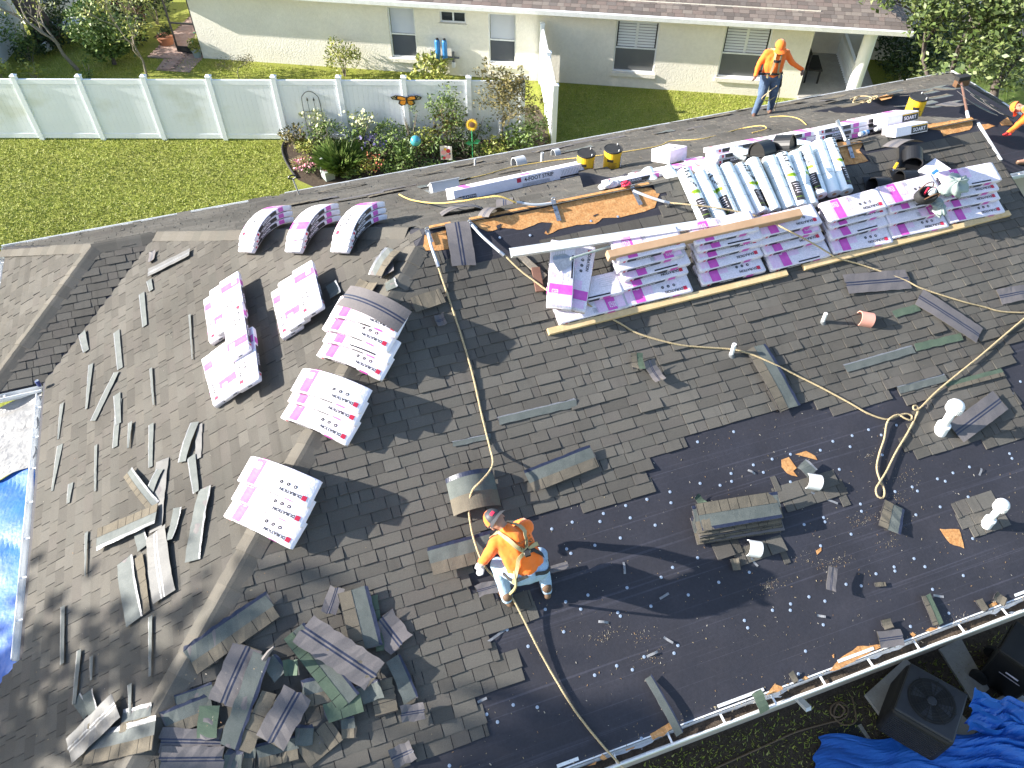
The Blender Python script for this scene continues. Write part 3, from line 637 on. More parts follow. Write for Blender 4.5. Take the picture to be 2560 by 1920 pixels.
# bundles lying on the left slope, given by the two ends of each centre line
def flat_px(F, p, q, off, label, group, var=0, flip=False, sx=0):
    a0, b0 = F.ab(*p, off + .07); a1, b1 = F.ab(*q, off + .07)
    bundle(F.mx((a0 + a1) / 2, (b0 + b1) / 2, off, math.atan2(b1 - b0, a1 - a0)), label, group, var, 0, flip)
Z2 = lambda x, y: (480 + x * .3165, 500 + y * .3165)
for nm, L in (('small heap below the arched heaps', [((700, 690), (785, 1035)), ((755, 625), (835, 965)), ((868, 520), (950, 885))]),
              ('heap just upslope of the lowest heap', [((160, 740), (215, 1090)), ((210, 680), (262, 1010)), ((290, 605), (345, 950))]),
              ('lowest heap on the left slope', [((150, 1210), (250, 1570)), ((220, 1175), (320, 1500)), ((405, 1085), (440, 1410)), ((320, 870), (365, 1185))])):
    for k, (p, q) in enumerate(L):
        flat_px(LEFT, Z2(*p), Z2(*q), .016 + k * (BT + .003), f'flat white bundle, {lay(len(L), k)} layer of the {nm}', 'bundles lying on the left slope', [0, 2, 0, 4][k % 4], k % 2 == 0)
# bundles behind the ridge
def ridge_a(x, bb, c):                             # coordinate along the rear slope of picture column x
    lo, hi = -16.0, 4.0
    for _ in range(40):
        mi = (lo + hi) / 2
        if pix(BACK.pt(mi, bb, c))[0] > x: lo = mi
        else: hi = mi
    return lo
for x, bb, n, rot, lb in ((1588, -.42, 1, .08, 'magenta banded shingle bundle behind the ridge beside the yellow buckets'), (1665, -.55, 1, .0, 'shingle bundle half under the white carton behind the ridge'), (1742, -.50, 1, 1.3, 'shingle bundle turned end-on behind the ridge next to the white carton'),
                          (1838, -.52, 3, .02, 'of the heap behind the ridge above the white rolls'), (1962, -.50, 3, -.02, 'of the heap behind the ridge above the black hoods'), (2092, -.48, 3, .03, 'of the heap behind the ridge beside the folded shingle'), (2190, -.62, 3, .0, 'of the heap behind the ridge under the rope coil')):
    for k in range(n):
        bundle(BACK.mx(ridge_a(x, bb, .1) + R.uniform(-.06, .06), bb + R.uniform(-.03, .03), .016 + k * (BT + .005), rot + R.uniform(-.05, .05)), lb if n == 1 else f'{lay(n, k)} bundle {lb}', 'bundles behind the ridge', [0, 2, 4][k % 3], 0, k % 2 == 0)
# ------------------------------------------------------------------ long carton of starter strips, cartons, tins
def carton(name, mx, L, W_, Hh, label, prints, m='wrap', group=None, cat='carton'):
    t = thing(name, label, cat, mx, group); b = MB().mat(m); b.box((0, 0, Hh / 2), (L, W_, Hh)); o = b.build('box', t)
    md = o.modifiers.new('b', 'BEVEL'); md.width = .008; md.segments = 2
    for k in prints: p = MB(); k(p); p.build('printing', t, None, False, False)
    return t
def rect3(o, u, v, m):                            # printed rectangle: corner, two edges
    return lambda p: (p.mat(m), p.face([V(o), V(o) + V(u), V(o) + V(u) + V(v), V(o) + V(v)]))
def txt3(st, sz, o, u, v, m='ink', bold=.001):
    return lambda p: add_text(p, st, sz, lambda x, y: V(o) + V(u) * x + V(v) * y, m, bold)
p0 = BACK.px(1128, 505, .0); p1 = BACK.px(1462, 432, .0)
dx = (p1 - p0).normalized(); mxx = axes((p0 + p1) / 2 + BACK.n * .012, dx, BACK.n)
Lc = (p1 - p0).length; f0 = -.17 - .002
fr = lambda x, z: (x, f0, z)
PR = [txt3('4-FOOT STRIP', .085, fr(.28, .115), (1, 0, 0), (0, 0, 1), 'ink', .002), rect3(fr(-.12, .09), (.075, 0, 0), (0, 0, .07), 'red'), rect3(fr(-Lc * .47, .008), (.30, 0, 0), (0, 0, .06), 'ink'),
      txt3('DURATION', .05, (-Lc * .47 + .16, f0 - .002, .038), (1, 0, 0), (0, 0, 1), 'wrap'), rect3((-Lc * .42, -.16, .182), (.13, 0, 0), (0, .33, 0), 'pink'), rect3((Lc * .0, -.1, .182), (.18, 0, 0), (0, .14, 0), 'pink'), rect3(fr(Lc * .27, .012), (.42, 0, 0), (0, 0, .03), 'ink')]
for i in range(6): PR.append(rect3(fr(-.03, .06 - i * .009), (.5, 0, 0), (0, 0, .003), 'shade'))
for i in range(7): PR.append(rect3(fr(Lc * .28 + i * .055, .055), (.004, 0, 0), (.06, 0, .09), 'shade'))
for i in range(5): PR.append(rect3(fr(Lc * .28, .055 + i * .02), (.38, 0, 0), (0, 0, .003), 'shade'))
carton('starter_carton', mxx, Lc, .34, .18, 'long white carton printed 4-FOOT STRIP lying behind the ridge', PR)
a, b0 = BACK.ab(1672, 392, .15)
carton('white_carton', BACK.mx(a, b0, .10, PI + .45) @ RX(.12), .46, .36, .20, 'plain white carton with a dark hand hole tilted on bundles behind the ridge', [rect3((-.06, -.1, .2035), (.12, 0, 0), (0, .03, 0), 'ink'), rect3((-.12, .09, .2035), (.24, 0, 0), (0, .006, 0), 'shade'), rect3((-.1, .06, .2035), (.18, 0, 0), (0, .006, 0), 'shade')])
for k, (x, y, off, lb) in enumerate(((2262, 318, .01, 'white carton with black end panel, lower of two beside the yellow bucket'), (2240, 290, .15, 'white carton with black end panel, upper of two beside the yellow bucket'))):
    a, b0 = BACK.ab(x, y, off + .1); e = .305
    PRS = [rect3((-.18, -.145, .012), (.33, 0, 0), (0, 0, .11), 'ink'), rect3((-.18, -.1465, .124), (.33, 0, 0), (0, 0, .012), 'flower'), txt3('SOART', .075, (-.02, -.148, .06), (1, 0, 0), (0, 0, 1), 'wrap')]
    PRS = [rect3((-.29, .152, .012), (.30, 0, 0), (0, 0, .112), 'ink'), rect3((-.29, .1535, .112), (.30, 0, 0), (0, 0, .012), 'flower'), txt3('SOART', .075, (-.14, .154, .06), (-1, 0, 0), (0, 0, 1), 'wrap')]
    carton('white_carton', BACK.mx(a, b0, off, 0), .60, .30, .145, lb, PRS, group='cartons with black end panels')
for k, (x, y) in enumerate(((2148, 322), (2198, 313))):
    a, b0 = BACK.ab(x, y, .1); t = thing('metal_tin', ['square silver tin with a plain lid, beside the striped can', 'square silver tin with a plain lid, behind the white spray can'][k], 'tin', BACK.mx(a, b0, .012, .05), 'silver tins behind the ridge')
    MB().mat('gal').box((0, 0, .07), (.26, .22, .14)).build('body', t); MB().mat('greyp').box((0, 0, .145), (.245, .205, .012)).build('lid', t)
for k, (p, q, c1, c2, lb) in enumerate((((2150, 335), (2178, 327), 'alu', 'filt', 'striped blue and white spray can lying against a silver tin'), ((2189, 323), (2221, 314), 'alu', 'pvc', 'white spray can with grey cap lying against a silver tin'))):
    A_, B_ = BACK.px(*p, .12), BACK.px(*q, .12); d = (B_ - A_).normalized(); t = thing('spray_can', lb, 'spray can', axes(A_, d, BACK.n))
    MB().mat(c2).tube([(.05, 0, 0), (.2, 0, 0)], .033, 16).build('body', t); MB().mat(c1).tube([(0, 0, 0), (.045, 0, 0)], .029, 16).build('cap', t); MB().mat(c1).tube([(.10, 0, 0), (.14, 0, 0)], .034, 16).build('label_band', t)
# ------------------------------------------------------------------ underlayment rolls
def roll(A_, B_, r_, label, group, var=0, m='rollw'):
    d = (B_ - A_); Ln = d.length; d.normalize(); up = FRONT.n
    t = thing('underlayment_roll', label, 'roll', axes(A_, d, up), group)
    b = MB().mat(m); b.tube([(0, 0, 0), (.012, 0, 0), (Ln - .012, 0, 0), (Ln, 0, 0)], [r_ * .93, r_, r_, r_ * .93], 28); b.build('wrapper', t, None, False)
    for x in (-.003, Ln + .003): MB().mat('ink' if x < 0 else 'card').tube([(x - .002, 0, 0), (x + .002, 0, 0)], r_ * .3, 14).build('core', t)
    p = MB(); rr = r_ + .0025
    def cyl(m, x0, x1, a0, a1):
        p.mat(m).grid(lambda u, v: (x0 + (x1 - x0) * u, rr * math.sin(a0 + (a1 - a0) * v), rr * math.cos(a0 + (a1 - a0) * v)), 2, 8)
    sh = [0, 1.1, -.9, 2.2, .5, -1.6, 1.7][var % 7]
    cyl('ink', Ln * .58, Ln * .93, sh - .75, sh + .75); cyl('rollg', Ln * .42, Ln * .47, sh - .9, sh + .3)
    cyl('rollg', Ln * .43, Ln * .485, sh - .6, sh + .6); cyl('rollg', Ln * .86, Ln * .868, sh - .72, sh + .72)
    for i in range(5): cyl('wrap', Ln * (.62 + .04 * i), Ln * (.63 + .04 * i), sh - .5 + .1 * (i % 3), sh + .45 - .12 * (i % 2))
    for i in range(4): cyl('act', Ln * (.02 + .05 * i), Ln * (.045 + .05 * i), sh - .5, sh - .5 + .35 * (1 + i % 2))
    for i in range(14): cyl('greyp', Ln * (.10 + .055 * i), Ln * (.105 + .055 * i), sh + 1.1, sh + 1.5 + .3 * (i % 3))
    for i in range(3): cyl('shade', Ln * (.2 + .22 * i), Ln * (.2 + .22 * i) + .004, -1.4, 1.4)
    for i in range(9): cyl('palepink' if 0 else 'greyp', Ln * (.05 + .03 * i), Ln * (.06 + .03 * i), sh + 1.7, sh + 1.7 + .5 + .3 * (i % 3) * .5)
    for i in range(4): cyl('shade', Ln * (.22 + .035 * i), Ln * (.226 + .05 * i), sh - .6 + .22 * i, sh - .35 + .25 * i)
    p.build('printing', t, None, False, False); return t
Z6 = lambda x, y: (1560 + x * .3165, 300 + y * .3165)
RL = [((470, 400), (660, 840)), ((592, 425), (785, 830)), ((690, 378), (868, 800)), ((800, 362), (985, 775)), ((905, 362), (1085, 745)), ((1010, 318), (1185, 730)), ((1140, 298), (1300, 712)), ((1242, 278), (1390, 695)), ((1340, 266), (1478, 685)), ((1425, 225), (1548, 605)), ((1525, 182), (1655, 590)), ((1612, 168), (1752, 575))]
for k, (p, q) in enumerate(RL):
    roll(FRONT.px(*Z6(*p), .13 + .02 * (k % 2)), FRONT.px(*Z6(*q), +.11 + .02 * (k % 2)), .102, f'white printed underlayment roll, {nth[k] if k < 7 else ["eighth", "ninth", "tenth", "eleventh", "twelfth"][k - 7]} in the leaning row from the long bare decking', 'rolls leaning against the bundles', k)
for p, q, lb, z in (((178, 395), (410, 440), 'short white roll with dark core hole lying on the ridge', .13), ((330, 380), (480, 395), 'white roll tucked behind the short roll on the ridge', .14), ((650, 285), (960, 280), 'white roll lying along the ridge below the end-on bundle', .13), ((830, 235), (975, 225), 'white roll lying behind another roll beside the black hoods', .2), ((1290, 190), (1480, 170), 'crumpled white roll lying beside the black hood at the ridge', .15)):
    roll(BACK.px(*Z6(*p), z), BACK.px(*Z6(*q), z), .095, lb, 'rolls lying on the ridge', 3)
# ------------------------------------------------------------------ timbers, cardboard sleeve, white drip edge lengths
def bar_px(name, F, p, q, wd, th, m, off, label, cat, group=None):
    A_, B_ = F.px(*p, off), F.px(*q, off); d = B_ - A_
    b = MB().mat(m); b.box((d.length / 2, 0, th / 2), (d.length, wd, th)); o = b.build(name, None, axes(A_, d, F.n)); md = o.modifiers.new('b', 'BEVEL'); md.width = .004; md.segments = 2
    return tag(o, label, cat, group)
bar_px('timber_batten', FRONT, (1369, 832), (1965, 684), .09, .05, 'wood', .014, 'pale pine batten holding the first bundle stacks, its end showing by the hip', 'timber')
bar_px('timber_batten', FRONT, (2006, 671), (2520, 535), .09, .05, 'wood', .014, 'pale pine batten holding the bundle stacks nearest the gable', 'timber')
A_, B_ = FRONT.px(1518, 640, .42), FRONT.px(2000, 534, .42)
b = MB().mat('card'); d = B_ - A_; b.box((d.length / 2, 0, 0), (d.length, .12, .11)); o = b.build('cardboard_sleeve', None, axes(A_, d, FRONT.n)); md = o.modifiers.new('b', 'BEVEL'); md.width = .01; md.segments = 2
tag(o, 'long brown cardboard sleeve lying across the tops of the bundle stacks', 'cardboard sleeve')
def angle_px(F, p, q, off, wd, label, rot=0):
    A_, B_ = F.px(*p, off), F.px(*q, off); d = B_ - A_; L_ = d.length
    b = MB().mat('alu'); b.prism([(0, 0), (wd, 0), (wd, .004), (.004, .004), (.004, wd * .7), (0, wd * .7)], L_, Matrix(((0, 0, 1, 0), (1, 0, 0, 0), (0, 1, 0, 0), (0, 0, 0, 1))))
    b.prism([(wd, -.02), (wd + .004, -.02), (wd + .004, .004), (wd, .004)], L_, Matrix(((0, 0, 1, 0), (1, 0, 0, 0), (0, 1, 0, 0), (0, 0, 0, 1))))
    t = thing('drip_edge_strip', label, 'metal strip', axes(A_, d, F.n) @ RX(rot)); b.build('strip', t); return t
angle_px(FRONT, (1278, 645), (1795, 567), .36, .13, 'long white metal drip edge strip resting on the bundle stacks', .25)
# ------------------------------------------------------------------ yellow buckets
def bucket(mx, label):
    t = thing('bucket', label, 'bucket', mx, 'yellow buckets')
    MB().mat('yellow').lathe([(.135, 0), (.14, .01), (.148, .36), (.152, .37), (.152, .385)], 28).build('body', t, None, False)
    MB().mat('blackm').lathe([(.156, .378), (.158, .395), (.15, .402), (.14, .396), (.01, .396)], 28).build('lid', t)
    p = MB()
    def cyl(m, z0, z1, a0, a1, r_=.147): p.mat(m).grid(lambda u, v: ((r_ + .004 * (z0 + (z1 - z0) * v) / .1 * .2) * math.cos(a0 + (a1 - a0) * u), (r_ + .002) * math.sin(a0 + (a1 - a0) * u), z0 + (z1 - z0) * v), 8, 1)
    cyl('ink', .22, .27, -2.6, -1.9, .152); cyl('teal', .05, .08, -2.0, -1.4, .149); cyl('wrap', .06, .30, -.9, -.5, .151)
    for i in range(5): cyl('copper', .10 + .024 * i, .108 + .024 * i, -2.4, -1.5 - .1 * (i % 2), .151)
    p.build('printed_label', t, None, False, False)
    MB().mat('gal').tube([(.155 * math.cos(a), .155 * math.sin(a), .33 - .12 * math.sin(a)) for a in [PI * k / 10 for k in range(11)]], .004, 6).build('handle', t)
    for a in (.6, -1.2): MB().mat('pvc').tube([(.13 * math.cos(a), .13 * math.sin(a), .40), (.13 * math.cos(a), .13 * math.sin(a), .43)], .008, 6).build('lid_tab', t)
    return t
for (x, y), lb in (((1462, 432), 'yellow bucket with black lid standing at the end of the long white carton'), ((1528, 421), 'yellow bucket with black lid standing next to the magenta banded bundle'), ((2278, 292), 'yellow bucket with black lid standing behind the two cartons with black end panels')):
    p = BACK.px(x, y, 0); bucket(T(p + V((0, 0, -.02))), lb)
# ------------------------------------------------------------------ loose and slipped shingles
KIND = dict(up=[(0, .43, 'tabs'), (.43, .88, 'band'), (.88, 1, 'blue')], upg=[(0, .43, 'gtabs'), (.43, .88, 'band'), (.88, 1, 'blue')],
            ups=[(0, .43, 'tabs'), (.43, .84, 'bandl'), (.84, 1, 'seal')],
            down=[(0, .40, 'under'), (.40, .46, 'blue'), (.46, .52, 'under'), (.52, .59, 'blue'), (.59, 1, 'under')],
            downp=[(0, .36, 'pale'), (.36, .43, 'seal'), (.43, .50, 'pale'), (.50, .56, 'seal'), (.56, 1, 'pale')],
            band=[(0, .86, 'band'), (.86, 1, 'seal')], bandl=[(0, .88, 'bandl'), (.88, 1, 'seal')], bandb=[(0, .84, 'band'), (.84, 1, 'blue')], tan=[(0, 1, 'tabs')], green=[(0, 1, 'green')], gt=[(0, 1, 'gtabs')], pale=[(0, 1, 'pale')], half=[(0, .5, 'tabs'), (.5, 1, 'green')])
def loose(F, p, q, wd, kind, label, group=None, off=.02, curl=.0, bow=.0, tear=.01, seed=0, wedge=1.0, cat='shingle', name='loose_shingle'):
    r = random.Random(seed * 17 + int(p[0]) + int(p[1])); a0, b0 = F.ab(*p, off); a1, b1 = F.ab(*q, off); L_ = math.hypot(a1 - a0, b1 - b0); label = label.replace('@', 'full-length' if L_ > .8 else 'long' if L_ > .55 else 'short' if L_ > .3 else 'small')
    nx = max(4, int(L_ / .07)); nz = smooth_noise(r.randrange(9999)); tw = r.uniform(-1, 1) * .05 * wd
    def P(u, v, dz=0.0):                          # u 0..1 along, v 0..1 across
        y = (v - .5) * wd * (wedge + (1 - wedge) * u); x = u * L_ + (tear * nz(v * 9 + 3) * (1 if u in (0, 1) else 0))
        z = curl * (2 * u - 1) ** 2 + bow * (1 - (2 * u - 1) ** 2) + .005 * nz(u * 6 + v * 3) * min(1, wd * 5) + tw * (2 * u - 1) * (2 * v - 1) + dz
        return V((x, y + (tear * .6 * nz(u * 11) if v in (0, 1) else 0), z))
    b = MB(); st = KIND[kind]
    for v0, v1, m in st:
        mm = 'blackm' if m in ('tabs', 'gtabs') else m
        b.mat(mm).grid(lambda u, v: P(u, v0 + (v1 - v0) * v, .004), nx, 1)
        if m in ('tabs', 'gtabs'):
            x = 0.0
            while x < L_ - .02:
                w_ = r.choice([.12, .16, .2, .24]); x1 = min(L_, x + w_); u0, u1 = x / L_, (x1 - .007) / L_
                b.mat('tabtan' if m == 'tabs' else 'green').grid(lambda u, v: P(u0 + (u1 - u0) * u, v0 + .012 + (v1 - v0 - .012) * v, .0075), 3, 1); x = x1
    b.mat('under' if kind not in ('down', 'downp') else 'tabtan').grid(lambda u, v: P(u, v), nx, 2)
    for v in (0, 1): b.grid(lambda u, w_: P(u, v, .004 * w_), nx, 1)
    for u in (0, 1): b.grid(lambda v, w_: P(u, v, .004 * w_), 2, 1)
    o = b.build(name, None, F.mx(a0, b0, off, math.atan2(b1 - b0, a1 - a0)), False, False)
    return tag(o, label, cat, group)
Z0 = lambda L: [(400 + x * .3165, 1395 + y * .3165) for x, y in L]
PILE = 'torn-off shingles heaped at the foot of the hip'
TXT = dict(up='@ loose shingle, tan tabs and blue edge, in the heap by the hip', upg='@ loose shingle face up with fresh green tabs in the heap by the hip', down='@ loose shingle underside up with blue stripes in the heap by the hip',
           bandb='@ loose grey-green shingle strip with blue edge in the heap by the hip', tan='@ loose strip of tan tabs in the heap by the hip', green='@ loose piece of green shingle in the heap by the hip', gt='@ loose light green tab piece in the heap by the hip')
for k, (p, q, w_, kd, off, cu, bo) in enumerate([
    ((240, 815), (890, 365), .33, 'up', .05, .01, .03), ((1135, 560), (1700, 935), .34, 'down', .13, .02, .05), ((1060, 575), (1500, 1140), .27, 'upg', .08, .0, .03), ((1525, 250), (1640, 715), .34, 'up', .06, .0, .02),
    ((1688, 300), (1740, 740), .09, 'gt', .04, 0, 0), ((1745, 480), (1905, 690), .31, 'down', .04, .02, 0), ((1845, 790), (1990, 1125), .17, 'bandb', .05, 0, .02), ((1905, 1235), (2090, 1205), .17, 'down', .08, .02, 0),
    ((1400, 235), (1330, 440), .17, 'down', .05, .03, 0), ((700, 700), (500, 1150), .33, 'down', .07, .0, .05), ((810, 760), (545, 1490), .2, 'bandb', .12, .0, .03), ((865, 1060), (660, 1530), .16, 'tan', .11, 0, .02),
    ((1090, 1060), (870, 1460), .33, 'down', .13, 0, .04), ((0, 1440), (480, 1450), .24, 'down', .05, 0, .02), ((0, 1590), (500, 1585), .24, 'down', .07, 0, .02), ((30, 1320), (400, 1170), .27, 'up', .04, 0, .02),
    ((390, 1165), (370, 1420), .2, 'green', .09, 0, 0), ((975, 870), (1095, 865), .16, 'gt', .10, .02, 0), ((1125, 1075), (1420, 1010), .28, 'up', .06, .0, .02), ((1310, 1230), (1600, 1135), .2, 'gt', .07, .0, .02),
    ((1130, 1570), (1400, 1345), .26, 'tan', .03, 0, 0), ((1060, 1400), (1200, 1400), .2, 'bandb', .06, .0, 0), ((770, 1570), (1090, 1490), .24, 'up', .04, 0, 0), ((1830, 1590), (2000, 1515), .2, 'down', .04, .02, 0),
    ((860, 800), (960, 930), .18, 'bandb', .09, 0, 0), ((1430, 1340), (1540, 1330), .22, 'up', .04, 0, 0), ((1560, 1090), (1750, 1020), .2, 'bandb', .05, .02, 0), ((620, 1560), (750, 1560), .33, 'up', .03, 0, 0), ((500, 1640), (640, 1640), .3, 'bandb', .05, 0, 0), ((120, 1140), (420, 1040), .16, 'bandb', .03, 0, 0), ((1740, 960), (1790, 1230), .25, 'tan', .035, 0, 0), ((1880, 620), (2010, 560), .01, 'tan', .035, 0, 0)][:31]):
    P_, Q_ = Z0([p, q]); loose(FRONT, P_, Q_, w_, kd, TXT[kd], PILE, off, cu + R.uniform(0, .02), bo, .02, k)
b = MB().mat('under'); pz = [FRONT.px(*Z0([(820, 800)])[0], .22), FRONT.px(*Z0([(860, 740)])[0], .3), FRONT.px(*Z0([(900, 700)])[0], .34)]
b.tube(pz, [.03, .022, .012], 6); tag(b.build('shingle_scrap'), 'crumpled scrap sticking up out of the shingle heap by the hip', 'scrap')
# at the foot of the left slope
L0 = lambda x, y: (x * .3165, 1395 + y * .3165)
for k, (p, q, w_, kd, off, cu, bo, lb) in enumerate([
    ((925, 1165), (555, 1530), .33, 'downp', .07, .02, .02, 'shiny loose shingle with silver stripes lying across the foot of the left slope'), ((700, 1510), (1230, 1380), .33, 'ups', .035, .02, .0, 'loose shingle face up draped against the hip beside the shiny one'),
    ((960, 1290), (1190, 1235), .24, 'ups', .03, 0, 0, 'short shingle end with silver edge poking from under the draped one'), ((690, 1060), (735, 1225), .13, 'band', .05, .0, .0, 'narrow grey shingle strip with white edge standing off the left slope'),
    ((600, 1100), (690, 1240), .12, 'band', .02, 0, 0, 'narrow dark shingle strip in tree shade by the shiny one')]):
    loose(LEFT, L0(*p), L0(*q), w_, kd, lb, None, off, cu, bo, .01, 100 + k)
L1 = lambda x, y: (x * .3165, 1000 + y * .3165)
for k, (p, q, w_, kd, off, cu, bo, lb) in enumerate([
    ((1235, 1040), (1300, 1560), .30, 'downp', .03, .01, .03, 'pale shingle underside up with two white stripes lying down the left slope'), ((1010, 570), (1215, 840), .17, 'ups', .05, .0, .03, 'short shingle lying crosswise above the folded one on the left slope'),
    ((1250, 900), (780, 1110), .30, 'ups', .05, .03, .03, 'folded shingle with glaring silver edge and tan tabs on the left slope'), ((1285, 470), (1230, 1030), .20, 'pale', .022, 0, .01, 'long bare pale strip where shingles slid off the left slope'),
    ((1180, 740), (1265, 545), .13, 'bandl', .04, 0, .02, 'slanted grey strip across the bare pale strip'), ((1435, 490), (1540, 175), .14, 'bandl', .04, 0, .02, 'grey strip leaning beside the white triangle on the left slope'),
    ((1575, 190), (1565, 460), .10, 'pale', .022, 0, 0, 'white triangle of bared shingle back on the left slope'), ((1620, 690), (1520, 1270), .2, 'bandl', .035, 0, .02, 'long grey shingle strip lying alone below the white triangle'),
    ((1410, 855), (1340, 1110), .12, 'bandl', .04, .02, 0, 'short grey strip with lifted white edge beside the pale shingle'), ((985, 1260), (1065, 1750), .23, 'bandl', .035, 0, .02, 'long grey strip with white edge lying farther down the left slope'), ((1085, 1240), (1140, 1700), .17, 'tan', .025, 0, 0, 'row of brown tabs next to the long grey strip with white edge'), ((1100, 1040), (1130, 1170), .16, 'bandl', .03, 0, 0, 'grey shingle corner under the folded shingle')]):
    loose(LEFT, L1(*p), L1(*q), w_, kd, lb, None, off, cu, bo, .008, 130 + k)
for k, (p, q, w_, we) in enumerate([((145, 1098), (155, 1008), .08, .3), ((130, 1228), (150, 1112), .11, .3), ((170, 1258), (177, 1208), .09, .6), ((238, 1228), (240, 1112), .05, .6), ((287, 1118), (297, 1000), .11, .8), ((376, 1168), (378, 1060), .09, .7), ((300, 922), (291, 828), .12, .8), ((362, 815), (354, 733), .11, .8),
    ((216, 1022), (227, 910), .09, .5), ((232, 1052), (291, 930), .13, .8), ((296, 1060), (292, 985), .13, .7), ((384, 1012), (377, 920), .05, .5), ((481, 898), (474, 786), .04, .4), ((378, 726), (372, 700), .1, .8), ((215, 878), (204, 832), .15, .7), ((213, 1440), (216, 1330), .05, .4), ((155, 1660), (157, 1515), .06, 1), ((185, 1760), (198, 1625), .07, .7), ((228, 1700), (229, 1640), .05, .5), ((375, 1690), (376, 1540), .06, .4), ((325, 1790), (324, 1710), .06, .3), ((490, 1230), (478, 1140), .13, .7), ((320, 1120), (326, 1055), .08, .3), ((510, 1500), (452, 1400), .01, 1)][:23]):
    loose(LEFT, p, q, w_, 'bandl', 'slipped shingle baring a narrow grey-green wedge on the left slope', 'slipped shingles on the left slope', .016 + .0009 * k, 0, .002, .004, 200 + k, we)
loose(LEFT, (372, 684), (476, 632), .19, 'downp', 'silvery loose shingle lying across the valley edge of the left slope', None, .03, .02, .02, .01, 300)
loose(LEFT, (378, 655), (382, 630), .13, 'down', 'small dark scrap above the silvery shingle by the valley', None, .03, .02, 0, .02, 301)
